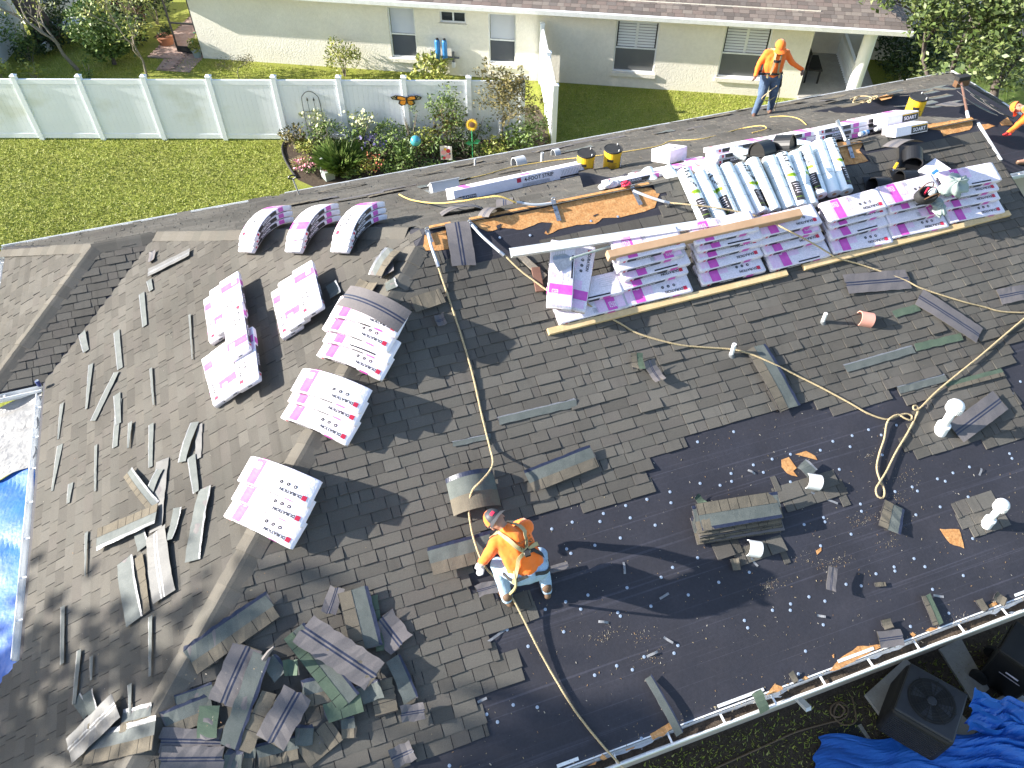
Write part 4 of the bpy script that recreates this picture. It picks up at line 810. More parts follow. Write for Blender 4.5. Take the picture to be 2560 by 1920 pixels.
# on the front slope
for k, (p, q, w_, kd, off, cu, bo, lb) in enumerate([
    ((2113, 711), (2270, 698), .31, 'down', .03, .01, .01, 'dark shingle underside up lying level below the last bundle stacks'), ((2296, 742), (2447, 839), .30, 'down', .035, .01, .02, 'dark shingle underside up lying slantwise under the long rope'),
    ((2498, 742), (2580, 727), .24, 'down', .03, 0, .01, 'dark shingle underside up by a gap near the gable'), ((1888, 868), (1975, 1022), .32, 'up', .04, .01, .03, 'shingle with blue edge lying down the slope across the rope'),
    ((2388, 1083), (2500, 1000), .31, 'down', .05, .01, .03, 'dark shingle underside up leaning beside the tall capped vent'), ((2233, 786), (2297, 768), .11, 'green', .022, 0, 0, 'short green shingle band bared beside the salmon hood'),
    ((2287, 869), (2404, 841), .11, 'green', .022, 0, 0, 'green shingle band bared below the slanting shingle'), ((2113, 921), (2284, 872), .12, 'band', .022, 0, 0, 'long grey-green shingle band bared above the rope loop'),
    ((2246, 975), (2366, 943), .11, 'band', .022, 0, 0, 'grey-green band bared under the rope near the tall vent'), ((2366, 967), (2508, 930), .12, 'half', .022, 0, .01, 'green and tan shingle lying above the tall capped vent'),
    ((1246, 1052), (1440, 1006), .11, 'band', .022, 0, 0, 'dark grey-green band bared in mid slope beside the straight rope'), ((1132, 1110), (1227, 1090), .07, 'band', .022, 0, 0, 'short dark band bared left of the straight rope'),
    ((1322, 1205), (1486, 1140), .30, 'up', .04, .02, .03, 'lifted shingle with blue corner at the torn shingle edge'), ((1590, 885), (1597, 925), .17, 'half', .05, .03, 0, 'small broken shingle scrap with green patch on mid slope'),
    ((1620, 905), (1650, 955), .16, 'down', .06, .05, 0, 'bent shingle scrap underside up on mid slope'), ((1142, 556), (1160, 664), .33, 'down', .05, .01, .03, 'dark shingle with double blue stripe hanging over the ridge end'),
    ((1032, 765), (1108, 740), .22, 'tan', .05, .02, .02, 'broken tan shingle lying beside the top of the hip'), ((1088, 805), (1112, 798), .16, 'down', .04, .04, 0, 'pale scrap lying below the broken tan shingle'),
    ((1075, 1405), (1232, 1362), .33, 'up', .08, .02, .03, 'shingle strip being pried up by the kneeling worker'), ((1192, 1478), (1300, 1448), .14, 'down', .05, .02, .02, 'dark shingle strip under the knees of the kneeling worker'), ((1335, 1435), (1420, 1412), .08, 'down', .05, .02, .01, 'dark strip edge beside the kneeling worker'),
    ((2236, 1262), (2222, 1326), .29, 'up', .03, .01, .01, 'square shingle piece with blue edge lying on the underlayment'), ((2078, 1420), (2072, 1478), .12, 'down', .07, .05, .04, 'curled shingle scrap standing on the underlayment'),
    ((2312, 1488), (2345, 1562), .14, 'half', .03, .01, .02, 'long green-brown shingle scrap above the gutter'), ((2196, 1600), (2255, 1592), .19, 'down', .03, .01, .01, 'shingle corner with blue stripe lying by the gutter'), ((2212, 1548), (2222, 1572), .13, 'tan', .035, .02, 0, 'ragged brown scrap above the corner with blue stripe'),
    ((1890, 1728), (1912, 1778), .13, 'green', .06, .0, .02, 'green shingle scrap hanging over the gutter'), ((2447, 1500), (2465, 1527), .1, 'tan', .03, .01, 0, 'small brown scrap near the far end of the gutter'), ((2485, 1487), (2512, 1506), .12, 'tan', .03, .02, 0, 'brown and pale scrap leaning at the gutter'),
    ((1976, 1680), (1990, 1706), .07, 'tan', .03, .01, 0, 'tiny olive scrap lying near the gutter'), ((2187, 1462), (2215, 1460), .05, 'tan', .02, 0, 0, 'tiny brown shingle bar lying on the underlayment'), ((1620, 1692), (1700, 1835), .10, 'bandb', .04, .0, .03, 'long curled green strip running down to the gutter'),
    ((1740, 1240), (1760, 1262), .09, 'green', .03, .02, 0, 'green scrap with blue edge at the shingle pile'), ((1828, 1412), (1850, 1410), .14, 'tan', .03, .01, 0, 'small tan scrap below the shingle pile'), ((2002, 1158), (2030, 1185), .18, 'band', .06, .02, .03, 'bent grey scrap above the white hood on the underlayment'),
    ((940, 690), (985, 625), .28, 'ups', .10, .02, .05, 'bent shingle with silver edge lying on the arched heap nearest the ridge end'), ((960, 640), (972, 690), .22, 'down', .06, .04, .02, 'dark folded shingle flap beside the arched heap'),
    ((975, 700), (980, 722), .16, 'band', .04, .0, .0, 'short grey-green piece with blue edge near the top of the hip'), ((895, 712), (940, 722), .15, 'tan', .04, .03, .0, 'broken tab scraps on the upper left slope'), ((830, 712), (842, 742), .17, 'band', .03, .03, 0, 'cracked shingle lifted beside the small heap'),
    ((2040, 365), (2110, 350), .01, 'tan', .1, 0, 0, '')][:-1]):
    loose(LEFT if 820 < p[0] < 990 and p[1] < 750 else FRONT, p, q, w_, kd, lb, None, off, cu, bo, .012, 400 + k)
# the pile of pulled shingles on the underlayment
a0, b0 = FRONT.ab(1830, 1300)
for k in range(13):
    top = k == 12
    P_ = (1738 + R.uniform(-6, 10) + k * .5, 1330 - k * 3.2 + R.uniform(-3, 3)); Q_ = (P_[0] + 205 + R.uniform(-8, 4), P_[1] - 34 + R.uniform(-3, 5))
    kd = ['down', 'up', 'up'][k % 3] if not top else 'up'
    lb = 'top shingle, tan tabs and green band, of the pile on the underlayment' if top else ('lowest shingle, underside up, of the pile on the underlayment' if k == 0 else 'shingle within the pile stacked on the underlayment')
    if top: Q_, P_ = P_, Q_
    loose(FRONT, P_, Q_, .335, kd, lb, 'shingles piled on the underlayment', .02 + k * .014, .006 * (k % 3), .02, .006, 500 + k)
# shingle draped over the upper bent heap, and folded ones by the ridge
_bm.clear()
def draped(mx, k, label, wd=.33, L_=1.0, kind='down'):
    f = bender(k, .006); b = MB()
    for v0, v1, m in KIND[kind]: b.mat('tabtan' if m == 'tabs' else m).grid(lambda u, v: f((u - .5) * L_, (v0 + (v1 - v0) * v - .5) * wd, .006), 20, 1)
    b.mat('under' if kind[0] == 'u' else 'tabtan').grid(lambda u, v: f((u - .5) * L_, (v - .5) * wd, 0), 20, 1)
    return tag(b.build('loose_shingle', None, mx, False, False), label, 'shingle')
draped(axes(on_hip(798) + hx * .05 + HUP * (.045 + 4 * (BT + .006) + .01), hx, HUP) @ RZ(-.12), 1.0, 'dark shingle underside up draped over the upper heap on the hip')
for k, (x, y, rz, kk, wd, L_, lb) in enumerate(((1150, 515, -.1, 1.6, .3, .62, 'dark shingle with blue stripes curled over the ridge end'), (1228, 520, .5, 4.5, .22, .40, 'crumpled grey shingle heap at the ridge'), (1262, 497, 1.2, 6.0, .25, .45, 'rolled grey shingle standing against the long carton'), (2068, 350, .4, 2.2, .3, .55, 'folded dark shingle leaning on bundles behind the ridge'), (2040, 345, -.5, 1.5, .26, .45, 'dark bent shingle beside the folded one behind the ridge'), (1600, 425, 1.1, 2.0, .25, .6, 'pale bent shingle arching beside the magenta banded bundle'), (2258, 350, .05, 2.0, .28, .5, 'loose ridge cap shingle lying near the gable'))):
    a, b0 = BACK.ab(x, y, .1); draped(BACK.mx(a, b0, .10, rz + PI), kk, lb, wd, L_, 'down' if k in (0,) else 'pale' if k == 5 else 'tan' if 0 else 'under_' if 0 else ('bandb' if k == 3 else 'down'))
draped(axes(FRONT.px(1186, 1222, .20), FRONT.px(1240, 1226, .2) - FRONT.px(1140, 1236, .2), FRONT.n) @ RZ(.12), 3.1, 'shingle curled up into a tent above the crouching worker', .46, .72, 'up')
# torn shingles lying on the rear corner of the roof
rr = random.Random(3)
for k, (x, y, rot, kd, lb) in enumerate([(2330, 245, -.35, 'up', 'torn shingle with tan tabs lying flat at the rear roof corner'), (2355, 262, .1, 'bandb', 'torn grey-green shingle with blue edge at the rear roof corner'), (2390, 262, 1.45, 'down', 'torn shingle underside up standing beside the brown broom'), (2375, 222, 1.5, 'up', 'torn shingle lying upslope behind the brown broom'), (2330, 222, .2, 'bandb', 'grey-green shingle lying near the rear gutter'), (2300, 235, -.2, 'up', 'torn shingle lying beside the yellow bucket'), (2290, 262, -.4, 'bandb', 'dark strip lying beside the yellow bucket'), (2215, 232, .0, 'up', 'torn shingle lying near the rear gutter corner'), (2130, 262, .05, 'tan', 'torn tan shingle beside the rope coil'), (2080, 245, .3, 'tan', 'shingle propped against the rear gutter')]):
    a, b0 = BACK.ab(x, y, .04); F2 = BACK
    x1, y1 = pix(F2.pt(a - .35 * math.cos(rot), b0 - .35 * math.sin(rot), .03)); x2, y2 = pix(F2.pt(a + .35 * math.cos(rot), b0 + .35 * math.sin(rot), .03))
    loose(F2, (x1, y1), (x2, y2), .3, kd, lb, None, .03 + .008 * k, .03, .01, .012, 600 + k)
for k, (x, y, rot, kd) in enumerate([(2430, 232, .5, 'tan'), (2455, 250, .2, 'up'), (2470, 265, .1, 'tan'), (2440, 262, 1.2, 'bandb'), (2490, 275, -.1, 'tan')]):
    a, b0 = RR.ab(x, y, .04); x1, y1 = pix(RR.pt(a - .3 * math.cos(rot), b0 - .3 * math.sin(rot), .03)); x2, y2 = pix(RR.pt(a + .3 * math.cos(rot), b0 + .3 * math.sin(rot), .03))
    loose(RR, (x1, y1), (x2, y2), .28, kd, 'torn shingle lying on the end slope beyond the brown broom', 'torn shingles on the end slope', .03 + .01 * k, .03, .01, .012, 650 + k)
# lifted strips along the rear slope
for k in range(26):
    x = 760 + k * 52 + rr.uniform(-20, 20); lo = 470 - (x - 760) * .187; y = lo + rr.uniform(12, 60)
    if 1400 < x < 2250: y = lo + rr.uniform(6, 34)
    a, b0 = BACK.ab(x, y, .03); L_ = rr.uniform(.2, .5); x1, y1 = pix(BACK.pt(a - L_, b0, .03)); x2, y2 = pix(BACK.pt(a + L_, b0 + rr.uniform(-.05, .05), .03))
    loose(BACK, (x1, y1), (x2, y2), rr.uniform(.08, .2), rr.choice(['tan', 'band', 'tan', 'down']), 'lifted shingle strip lying along the weathered rear slope', 'lifted strips on the rear slope', .018 + .002 * (k % 5), rr.uniform(0, .035), rr.uniform(0, .025), .02, 700 + k)
# ------------------------------------------------------------------ roof vents and pipes
def capped_vent(F, x, y, hgt, label, s_=1.0):
    t = thing('vent_pipe', label, 'vent pipe', T(F.px(x, y)), 'white capped vent pipes')
    MB().mat('pvc').lathe([(.088 * s_, -.06), (.085 * s_, .10), (.09 * s_, .105), (.09 * s_, .14), (.075 * s_, .15), (.06 * s_, .15)], 26).build('collar', t, None, False)
    MB().mat('pvc').lathe([(.054 * s_, .1), (.054 * s_, hgt - .1)], 24).build('pipe', t, None, True)
    o = MB().mat('pvc').lathe([(.075 * s_, hgt - .13), (.098 * s_, hgt - .115), (.102 * s_, hgt - .03), (.092 * s_, hgt + .0), (.06 * s_, hgt + .018), (.01, hgt + .024)], 30).build('cap', t, None, True)
    rb = MB().mat('pvc').box((0, 0, 0), (.010, .012 * s_, .085)).mesh('rib')
    for k in range(24):
        a = 2 * PI * k / 24; put('rib', rb, o, T(.104 * s_ * math.cos(a), .104 * s_ * math.sin(a), hgt - .072) @ RZ(a))
capped_vent(FRONT, 2350, 1078, .56, 'tall white vent pipe with ribbed cap standing on the shingle patch', 1.0)
capped_vent(FRONT, 2465, 1312, .50, 'smaller white capped vent pipe on the little shingle patch', .8)
def stub(F, x, y, h, r_, label, m='pvc'):
    t = thing('pipe_stub', label, 'pipe', T(F.px(x, y)), 'short open pipes')
    MB().mat(m).lathe([(r_, -.04), (r_, h), (r_ * .72, h + .001), (r_ * .70, h - .05), (r_ * .05, h - .06)], 18).build('pipe', t, None, False)
    q = MB().mat('blackm'); q.lathe([(r_ * .70, h - .052), (r_ * .1, h - .05)], 18); q.build('bore', t); MB().mat('shade').lathe([(r_ * 2.2, -.02), (r_ * 1.05, .03)], 16).build('boot', t)
stub(FRONT, 1828, 888, .21, .028, 'short open white pipe with the rope passing behind it')
stub(FRONT, 2056, 806, .17, .026, 'short open white pipe beside the salmon hood')
stub(BACK, 1355, 407, .22, .03, 'short open grey pipe between two grey hoods on the rear slope', 'greyp')
stub(BACK, 1188, 416, .17, .022, 'thin grey pipe right at the rear gutter', 'greyp')
def hood(F, x, y, r_, L_, m, label, rot=0.0, plate=0.0, group=None, name='vent_hood', off=.012):
    a, b0 = F.ab(x, y, off); t = thing(name, label, 'vent hood', F.mx(a, b0, off, rot), group); b = MB().mat(m); n = 14
    o_ = []; i_ = []
    for k in range(n + 1):
        an = PI * k / n; c, s_ = -math.cos(an), math.sin(an); o_.append((c * r_, s_ * r_ * 1.1 + .02)); i_.append((c * r_ * .9, s_ * r_ * .98 + .02))
    o_ = [(-r_, 0)] + o_ + [(r_, 0)]; i_ = [(-r_ * .9, 0)] + i_ + [(r_ * .9, 0)]; sec = o_ + i_[::-1]; n = len(sec)
    vs = [V((X, Y, Z_)) for Y in (-L_ / 2, L_ / 2) for X, Z_ in sec]
    b.raw(vs, [(i, (i + 1) % n, n + (i + 1) % n, n + i) for i in range(n)] + [(i, i + 1, n - 2 - i, n - 1 - i) for i in range(n // 2 - 1)] + [(n + n - 1 - i, n + n - 2 - i, n + i + 1, n + i) for i in range(n // 2 - 1)])
    b.build('shell', t, None, False)
    q = MB().mat(m); q.raw([V((X, L_ / 2 - .02, Z_)) for X, Z_ in o_], [tuple(range(len(o_)))]); q.build('back_plate', t)
    if plate: MB().mat(m).box((0, .0, .004), (plate, plate, .008)).build('base_plate', t)
    return t
hood(FRONT, 2160, 800, .105, .19, 'salmon', 'salmon pink vent hood on the shingles', -2.0)
hood(FRONT, 2030, 1205, .10, .18, 'pvc', 'white vent hood with a strap below it on the underlayment', -2.0)
hood(FRONT, 1882, 1372, .10, .16, 'pvc', 'white vent hood at the edge of the shingle pile', -2.0)
hood(BACK, 1298, 412, .13, .22, 'greyp', 'large grey vent hood at the rear gutter', 1.75)
hood(BACK, 1390, 387, .09, .13, 'greyp', 'small grey vent hood near the rear gutter', 1.75)
for x, y, F, off, rot, lb in ((1905, 385, BACK, .24, -1.3, 'black vent hood lying on the ridge next to the crumpled roll'), (1962, 370, BACK, .26, .6, 'black vent hood on edge at the ridge showing its rusty inside'), (2195, 470, FRONT, .05, -1.75, 'black vent hood with pointed flange resting on the fifth stack'), (2262, 452, FRONT, .05, -1.75, 'black vent hood behind the tool bag'), (2278, 398, FRONT, .05, -.5, 'black vent hood standing up beside the yellow knife')):
    hood(F, x, y, .15, .24, 'black', lb, rot, .40, 'black vent hoods waiting to be fitted', off=off)
a, b0 = BACK.ab(1112, 474); t = thing('box_vent', 'light grey box vent with sloping lid on the rear slope', 'vent', BACK.mx(a, b0, .01, PI))
b = MB().mat('greyp'); b.raw([V(p) for p in ((-.24, -.14, 0), (.24, -.14, 0), (.24, .14, 0), (-.24, .14, 0), (-.24, -.12, .16), (.24, -.12, .16), (.24, .14, .08), (-.24, .14, .08))], [(3, 2, 1, 0), (0, 1, 5, 4), (1, 2, 6, 5), (2, 3, 7, 6), (3, 0, 4, 7)]); b.build('body', t)
MB().mat('alu').box((0, .01, .125), (.52, .31, .012), RX(-.29)).build('lid', t); MB().mat('gal').box((0, 0, .004), (.62, .5, .006)).build('flange', t)
# ------------------------------------------------------------------ ropes
def spline(P_, n=8):
    P_ = [V(p) for p in P_]; out = []
    for i in range(len(P_) - 1):
        a, b_, c, d = P_[max(i - 1, 0)], P_[i], P_[i + 1], P_[min(i + 2, len(P_) - 1)]
        for k in range(n):
            t = k / n; out.append(.5 * ((2 * b_) + (c - a) * t + (2 * a - 5 * b_ + 4 * c - d) * t * t + (3 * b_ - a - 3 * c + d) * t ** 3))
    return out + [P_[-1]]
def rope(pts, label, m='rope', r_=.012, name='rope', group=None, strands=3):
    pts = spline(pts, 10); Q_ = [pts[0]]
    for p in pts[1:]:                             # even steps
        d = p - Q_[-1]
        while d.length > .016: Q_.append(Q_[-1] + d.normalized() * .016); d = p - Q_[-1]
    b = MB().mat(m); up = V((0, 0, 1)); paths = [[] for _ in range(strands)]
    for i, p in enumerate(Q_):
        d = (Q_[min(i + 1, len(Q_) - 1)] - Q_[max(i - 1, 0)]); d = d.normalized() if d.length > 1e-9 else V((1, 0, 0))
        s_ = d.cross(up); s_ = s_.normalized() if s_.length > 1e-3 else V((1, 0, 0)); u_ = s_.cross(d)
        for k in range(strands):
            a = i * .016 / .075 * 2 * PI + 2 * PI * k / strands; paths[k].append(p + (s_ * math.cos(a) + u_ * math.sin(a)) * r_ * .55)
    for pa in paths: b.tube(pa, r_ * .62, 5)
    t = thing(name, label, 'rope', T(Q_[0]), group)
    o = b.build('strands', t, T(-Q_[0]), True, False); o['kind'] = 'stuff'; return t
def fo(F, L): return [F.px(x, y, o) for x, y, o in L]
rope(fo(FRONT, [(1094, 662, .06), (1108, 705, .04), (1120, 740, .03), (1150, 830, .03), (1180, 930, .03), (1205, 1040, .03), (1225, 1120, .05), (1232, 1156, .20), (1222, 1180, .25), (1200, 1205, .28), (1180, 1228, .22), (1172, 1270, .15), (1180, 1330, .12), (1197, 1385, .16), (1215, 1420, .16), (1240, 1447, .16), (1262, 1476, .14), (1285, 1502, .12), (1310, 1550, .08), (1345, 1620, .05), (1390, 1700, .03), (1440, 1780, .03), (1500, 1856, .03), (1545, 1905, .03), (1590, 1950, .02)]), 'long tan lifeline from the ridge end past the kneeling worker to the gutter', r_=.0125)
rope(fo(FRONT, [(1262, 638, .10), (1300, 675, .08), (1340, 705, .08), (1372, 728, .10), (1405, 742, .22), (1450, 747, .18), (1475, 764, .10), (1500, 780, .05), (1550, 808, .03), (1600, 835, .03), (1690, 860, .03), (1760, 868, .03), (1830, 873, .03), (1880, 886, .07), (1940, 912, .07), (2000, 942, .03), (2060, 972, .03), (2130, 1010, .03), (2170, 1033, .03), (2216, 1048, .03), (2240, 1040, .03), (2265, 1034, .03), (2280, 1040, .03), (2276, 1050, .04), (2260, 1044, .05), (2245, 1036, .05), (2225, 1046, .05), (2216, 1062, .04), (2211, 1095, .03), (2198, 1135, .03), (2192, 1170, .03), (2200, 1200, .03), (2211, 1225, .03), (2208, 1244, .03), (2194, 1240, .03), (2190, 1222, .04), (2200, 1204, .05), (2216, 1178, .04), (2240, 1130, .03), (2270, 1080, .03), (2294, 1030, .03), (2291, 1014, .04), (2283, 1016, .05), (2286, 1024, .05), (2302, 1018, .05), (2340, 980, .04), (2400, 930, .06), (2450, 890, .05), (2520, 830, .04), (2580, 780, .04)]), 'tan rope running under the bundles down to a loop on the underlayment', r_=.0125)
rope(fo(FRONT, [(1668, 506, .10), (1720, 511, .22), (1782, 518, .27), (1850, 530, .30), (1908, 546, .34), (1971, 576, .46), (2030, 607, .30), (2072, 632, .16), (2095, 645, .10), (2161, 664, .03), (2260, 699, .04), (2303, 720, .05), (2398, 751, .05), (2461, 767, .03), (2509, 779, .03), (2600, 782, .03)]), 'tan rope crossing the rolls and bundle stacks towards the gable', r_=.0115)
rope(fo(BACK, [(1155, 449, .03), (1211, 437, .03), (1284, 417, .03), (1390, 400, .03), (1500, 388, .03), (1640, 366, .03), (1678, 352, .06), (1760, 346, .04), (1850, 322, .03), (1902, 314, .08), (1915, 322, .05), (1880, 332, .03)]), 'thin yellow rope lying along the rear slope', 'ropey', .010)
rope(fo(BACK, [(998, 486, .03), (1030, 500, .08), (1090, 508, .12), (1150, 503, .22), (1210, 494, .24), (1250, 491, .24), (1292, 507, .12)]), 'pale yellow rope end lying over the long carton', 'ropey', .012)
rope(fo(BACK, [(1925, 292, .02), (1960, 290, .02), (1995, 296, .02), (2016, 312, .05)]), 'short pale rope end at the feet of the standing worker', 'ropey', .008)
cl = []
for k in range(46):
    a = k * .62; cl.append(BACK.px(2160 + 26 * math.sin(k * .23) + 14 * math.cos(a), 248 + 8 * math.sin(a * .9), .22 + .06 * math.sin(a * 1.3)))
rope(cl, 'tangled coil of tan rope lying on bundles behind the ridge', 'rope', .010, 'rope_coil')
# ------------------------------------------------------------------ ridge anchors with straps
def anchor(p, q, ropept, label, off=.02):
    A_, B_ = FRONT.px(*p, off), FRONT.px(*q, off); d = B_ - A_; L_ = d.length; t = thing('roof_anchor', label, 'roof anchor', axes(A_, d, FRONT.n), 'ridge anchors')
    MB().mat('gal').box((L_ / 2, 0, .004), (L_, .065, .006)).build('plate', t)
    for k in range(4): MB().mat('shade').lathe([(.011, .007), (.011, .0095)], 10).build('bolt', t, T(L_ * (.3 + .2 * k), .012 * (-1) ** k, 0))
    MB().mat('gal').tube([(0, .03 * math.cos(a), .03 + .03 * math.sin(a)) for a in [2 * PI * k / 14 for k in range(15)]], .007, 6).build('ring', t)
    if ropept:
        Mi = t.matrix_world.inverted(); P_ = [Mi @ FRONT.px(x, y, o) for x, y, o in ropept]; n = len(P_)
        MB().mat('greyp').tube(spline(P_, 5), .020, 8).build('strap', t); MB().mat('gal').tube([P_[-1], P_[-1] + (P_[-1] - P_[-2]).normalized() * .08], .026, 8).build('hook', t)
anchor((1067, 575), (1078, 606), [(1071, 583, .08), (1078, 615, .08), (1092, 655, .07)], 'steel ridge anchor holding the long lifeline at the ridge end', .03)
anchor((1172, 556), (1190, 572), [(1180, 562, .08), (1205, 590, .09), (1250, 630, .10)], 'steel ridge anchor whose strap hangs beside the striped shingle', .03)
anchor((1382, 500), (1398, 552), [(1378, 508, .08), (1340, 512, .09), (1305, 508, .10)], 'steel anchor plate in the middle of the bare decking with a white strap')
anchor((1580, 468), (1602, 512), [(1582, 476, .08), (1625, 493, .09), (1660, 504, .10)], 'steel anchor plate at the bare decking end beside the rolls')
anchor((2118, 350), (2132, 395), [(2114, 352, .1), (2108, 335, .12), (2098, 312, .2)], 'steel anchor plate on the small bare patch near the gable')
# ------------------------------------------------------------------ tools and small things
t = thing('shovel', 'black D-handled shovel leaning on the rear gutter', 'shovel', T(BACK.px(748, 487)))
sb = BACK.px(748, 487) ; stp = gp(730, 442, 3.75); dv = stp - sb
MB().mat('greyp').tube([V((0, 0, 0)), dv * .9], .014, 8).build('shaft', t); MB().mat('black').tube([dv * .88] + [dv * .95 + V((.075 * math.cos(a), 0, .055 * math.sin(a))) for a in [PI * k / 8 for k in range(9)]] + [dv * .88], .014, 8).build('handle', t)
MB().mat('blackm').box((.02, -.06, .01), (.2, .22, .012)).build('blade', t)
pb, pt_ = BACK.px(2420, 292, .05), BACK.px(2404, 208, .25); t = thing('push_broom', 'brown push broom leaning head-up at the rear roof corner', 'broom', T(pb)); dv = pt_ - pb
MB().mat('copper').tube([dv * .12, dv], .022, 10).build('handle', t); MB().mat('pvc').tube([V((0, 0, 0)), dv * .13], .026, 10).build('grip', t); MB().mat('brown').box(dv * 1.02, (.30, .1, .12)).build('head', t); MB().mat('blackm').box(dv * 1.02 + V((0, .02, .09)), (.28, .12, .09)).build('bristles', t)
t = thing('utility_knife', 'yellow and black utility knife lying by the black hoods', 'knife', axes(FRONT.px(2232, 425, .06), FRONT.px(2248, 398, .06) - FRONT.px(2232, 425, .06), FRONT.n))
MB().mat('flower').box((.09, 0, .02), (.13, .035, .028)).build('handle', t); MB().mat('black').box((.2, 0, .02), (.10, .032, .026)).build('grip', t); MB().mat('gal').box((0, 0, .02), (.06, .02, .004)).build('blade', t)
def sdf(p, C_):
    best = 9
    for a, ra, b_, rb in C_:
        ab = b_ - a; q = ab.dot(ab); h = max(0, min(1, (p - a).dot(ab) / q)) if q > 1e-12 else 0
        best = min(best, (p - a - ab * h).length - (ra + (rb - ra) * h))
    return best
def proj(p, C_, off):
    p = V(p)
    for _ in range(8):
        d = sdf(p, C_); e = .002; g = V((sdf(p + V((e, 0, 0)), C_) - d, sdf(p + V((0, e, 0)), C_) - d, sdf(p + V((0, 0, e)), C_) - d))
        if g.length < 1e-9: break
        p = p + g.normalized() * (off - d)
    return p
def blob(name, C_, m, parent, vox=.012, it=4):
    b = MB().mat(m)
    for a, ra, b_, rb in C_:
        d = b_ - a; L_ = d.length; z = d.normalized() if L_ > 1e-6 else V((0, 0, 1)); x = z.orthogonal().normalized(); y = z.cross(x); prof = []
        for k in range(6): an = -PI / 2 + PI / 2 * k / 5; prof.append((ra * math.cos(an), ra * math.sin(an)))
        for k in range(6): an = PI / 2 * k / 5; prof.append((rb * math.cos(an), L_ + rb * math.sin(an)))
        vs = []
        for r_, h_ in prof:
            for k in range(12): q = 2 * PI * k / 12; vs.append(a + z * h_ + (x * math.cos(q) + y * math.sin(q)) * max(r_, 1e-4))
        n = len(prof); b.raw(vs, [(i * 12 + k, i * 12 + (k + 1) % 12, (i + 1) * 12 + (k + 1) % 12, (i + 1) * 12 + k) for i in range(n - 1) for k in range(12)] + [tuple(range(12))[::-1], tuple(range((n - 1) * 12, n * 12))])
    o = b.build(name, parent, None, True)
    md = o.modifiers.new('r', 'REMESH'); md.mode = 'VOXEL'; md.voxel_size = vox; md.use_smooth_shade = True
    sm = o.modifiers.new('s', 'SMOOTH'); sm.iterations = it; sm.factor = .5
    return o
def cap_(a, ra, b_, rb=None): return (V(a), ra, V(b_), ra if rb is None else rb)
def ribbon(pts, C_, off, wd, m, name, parent, n=6):
    P_ = [proj(p, C_, off) for p in spline(pts, n)]; b = MB().mat(m); rows = []
    for i, p in enumerate(P_):
        d = (P_[min(i + 1, len(P_) - 1)] - P_[max(i - 1, 0)]).normalized(); e = .003; g = V((sdf(p + V((e, 0, 0)), C_), sdf(p + V((0, e, 0)), C_), sdf(p + V((0, 0, e)), C_))) - V((1, 1, 1)) * sdf(p, C_)
        s_ = d.cross(g.normalized() if g.length > 1e-9 else V((0, 0, 1))).normalized(); rows.append((p - s_ * wd / 2, p + s_ * wd / 2, g.normalized() * .004 if g.length > 1e-9 else V((0, 0, 0))))
    for (a, c, g), (a2, c2, g2) in zip(rows, rows[1:]):
        b.raw([a, c, c2, a2, a + g, c + g, c2 + g2, a2 + g2], [(0, 1, 2, 3), (7, 6, 5, 4), (0, 3, 7, 4), (1, 5, 6, 2)])
    return b.build(name, parent, None, False)
def hand(C_, w_, dirn, side, s_=1.0):             # palm and five bent fingers at wrist w_, appended to the capsules
    d = V(dirn).normalized(); sd = V(side); sd = (sd - d * sd.dot(d)).normalized(); nn = d.cross(sd)
    pc = w_ + d * .05 * s_; C_ += [cap_(w_, .026, pc, .03), cap_(pc - sd * .022, .017, pc + sd * .022 + d * .03, .016)]
    for k, (o_, L_) in enumerate(((-.033, .06), (-.012, .075), (.010, .072), (.031, .058))):
        b0_ = pc + sd * o_ + d * .03; m1 = b0_ + d * L_ * .5 + nn * .006; m2 = m1 + (d * .75 + nn * .65) * L_ * .5; C_ += [cap_(b0_, .0105, m1, .0098), cap_(m1, .0098, m2, .0088)]
    th = w_ + d * .02 - sd * .025; C_ += [cap_(th, .013, th - sd * .03 + d * .03, .0115), cap_(th - sd * .03 + d * .03, .0115, th - sd * .035 + d * .06 + nn * .01, .0095)]
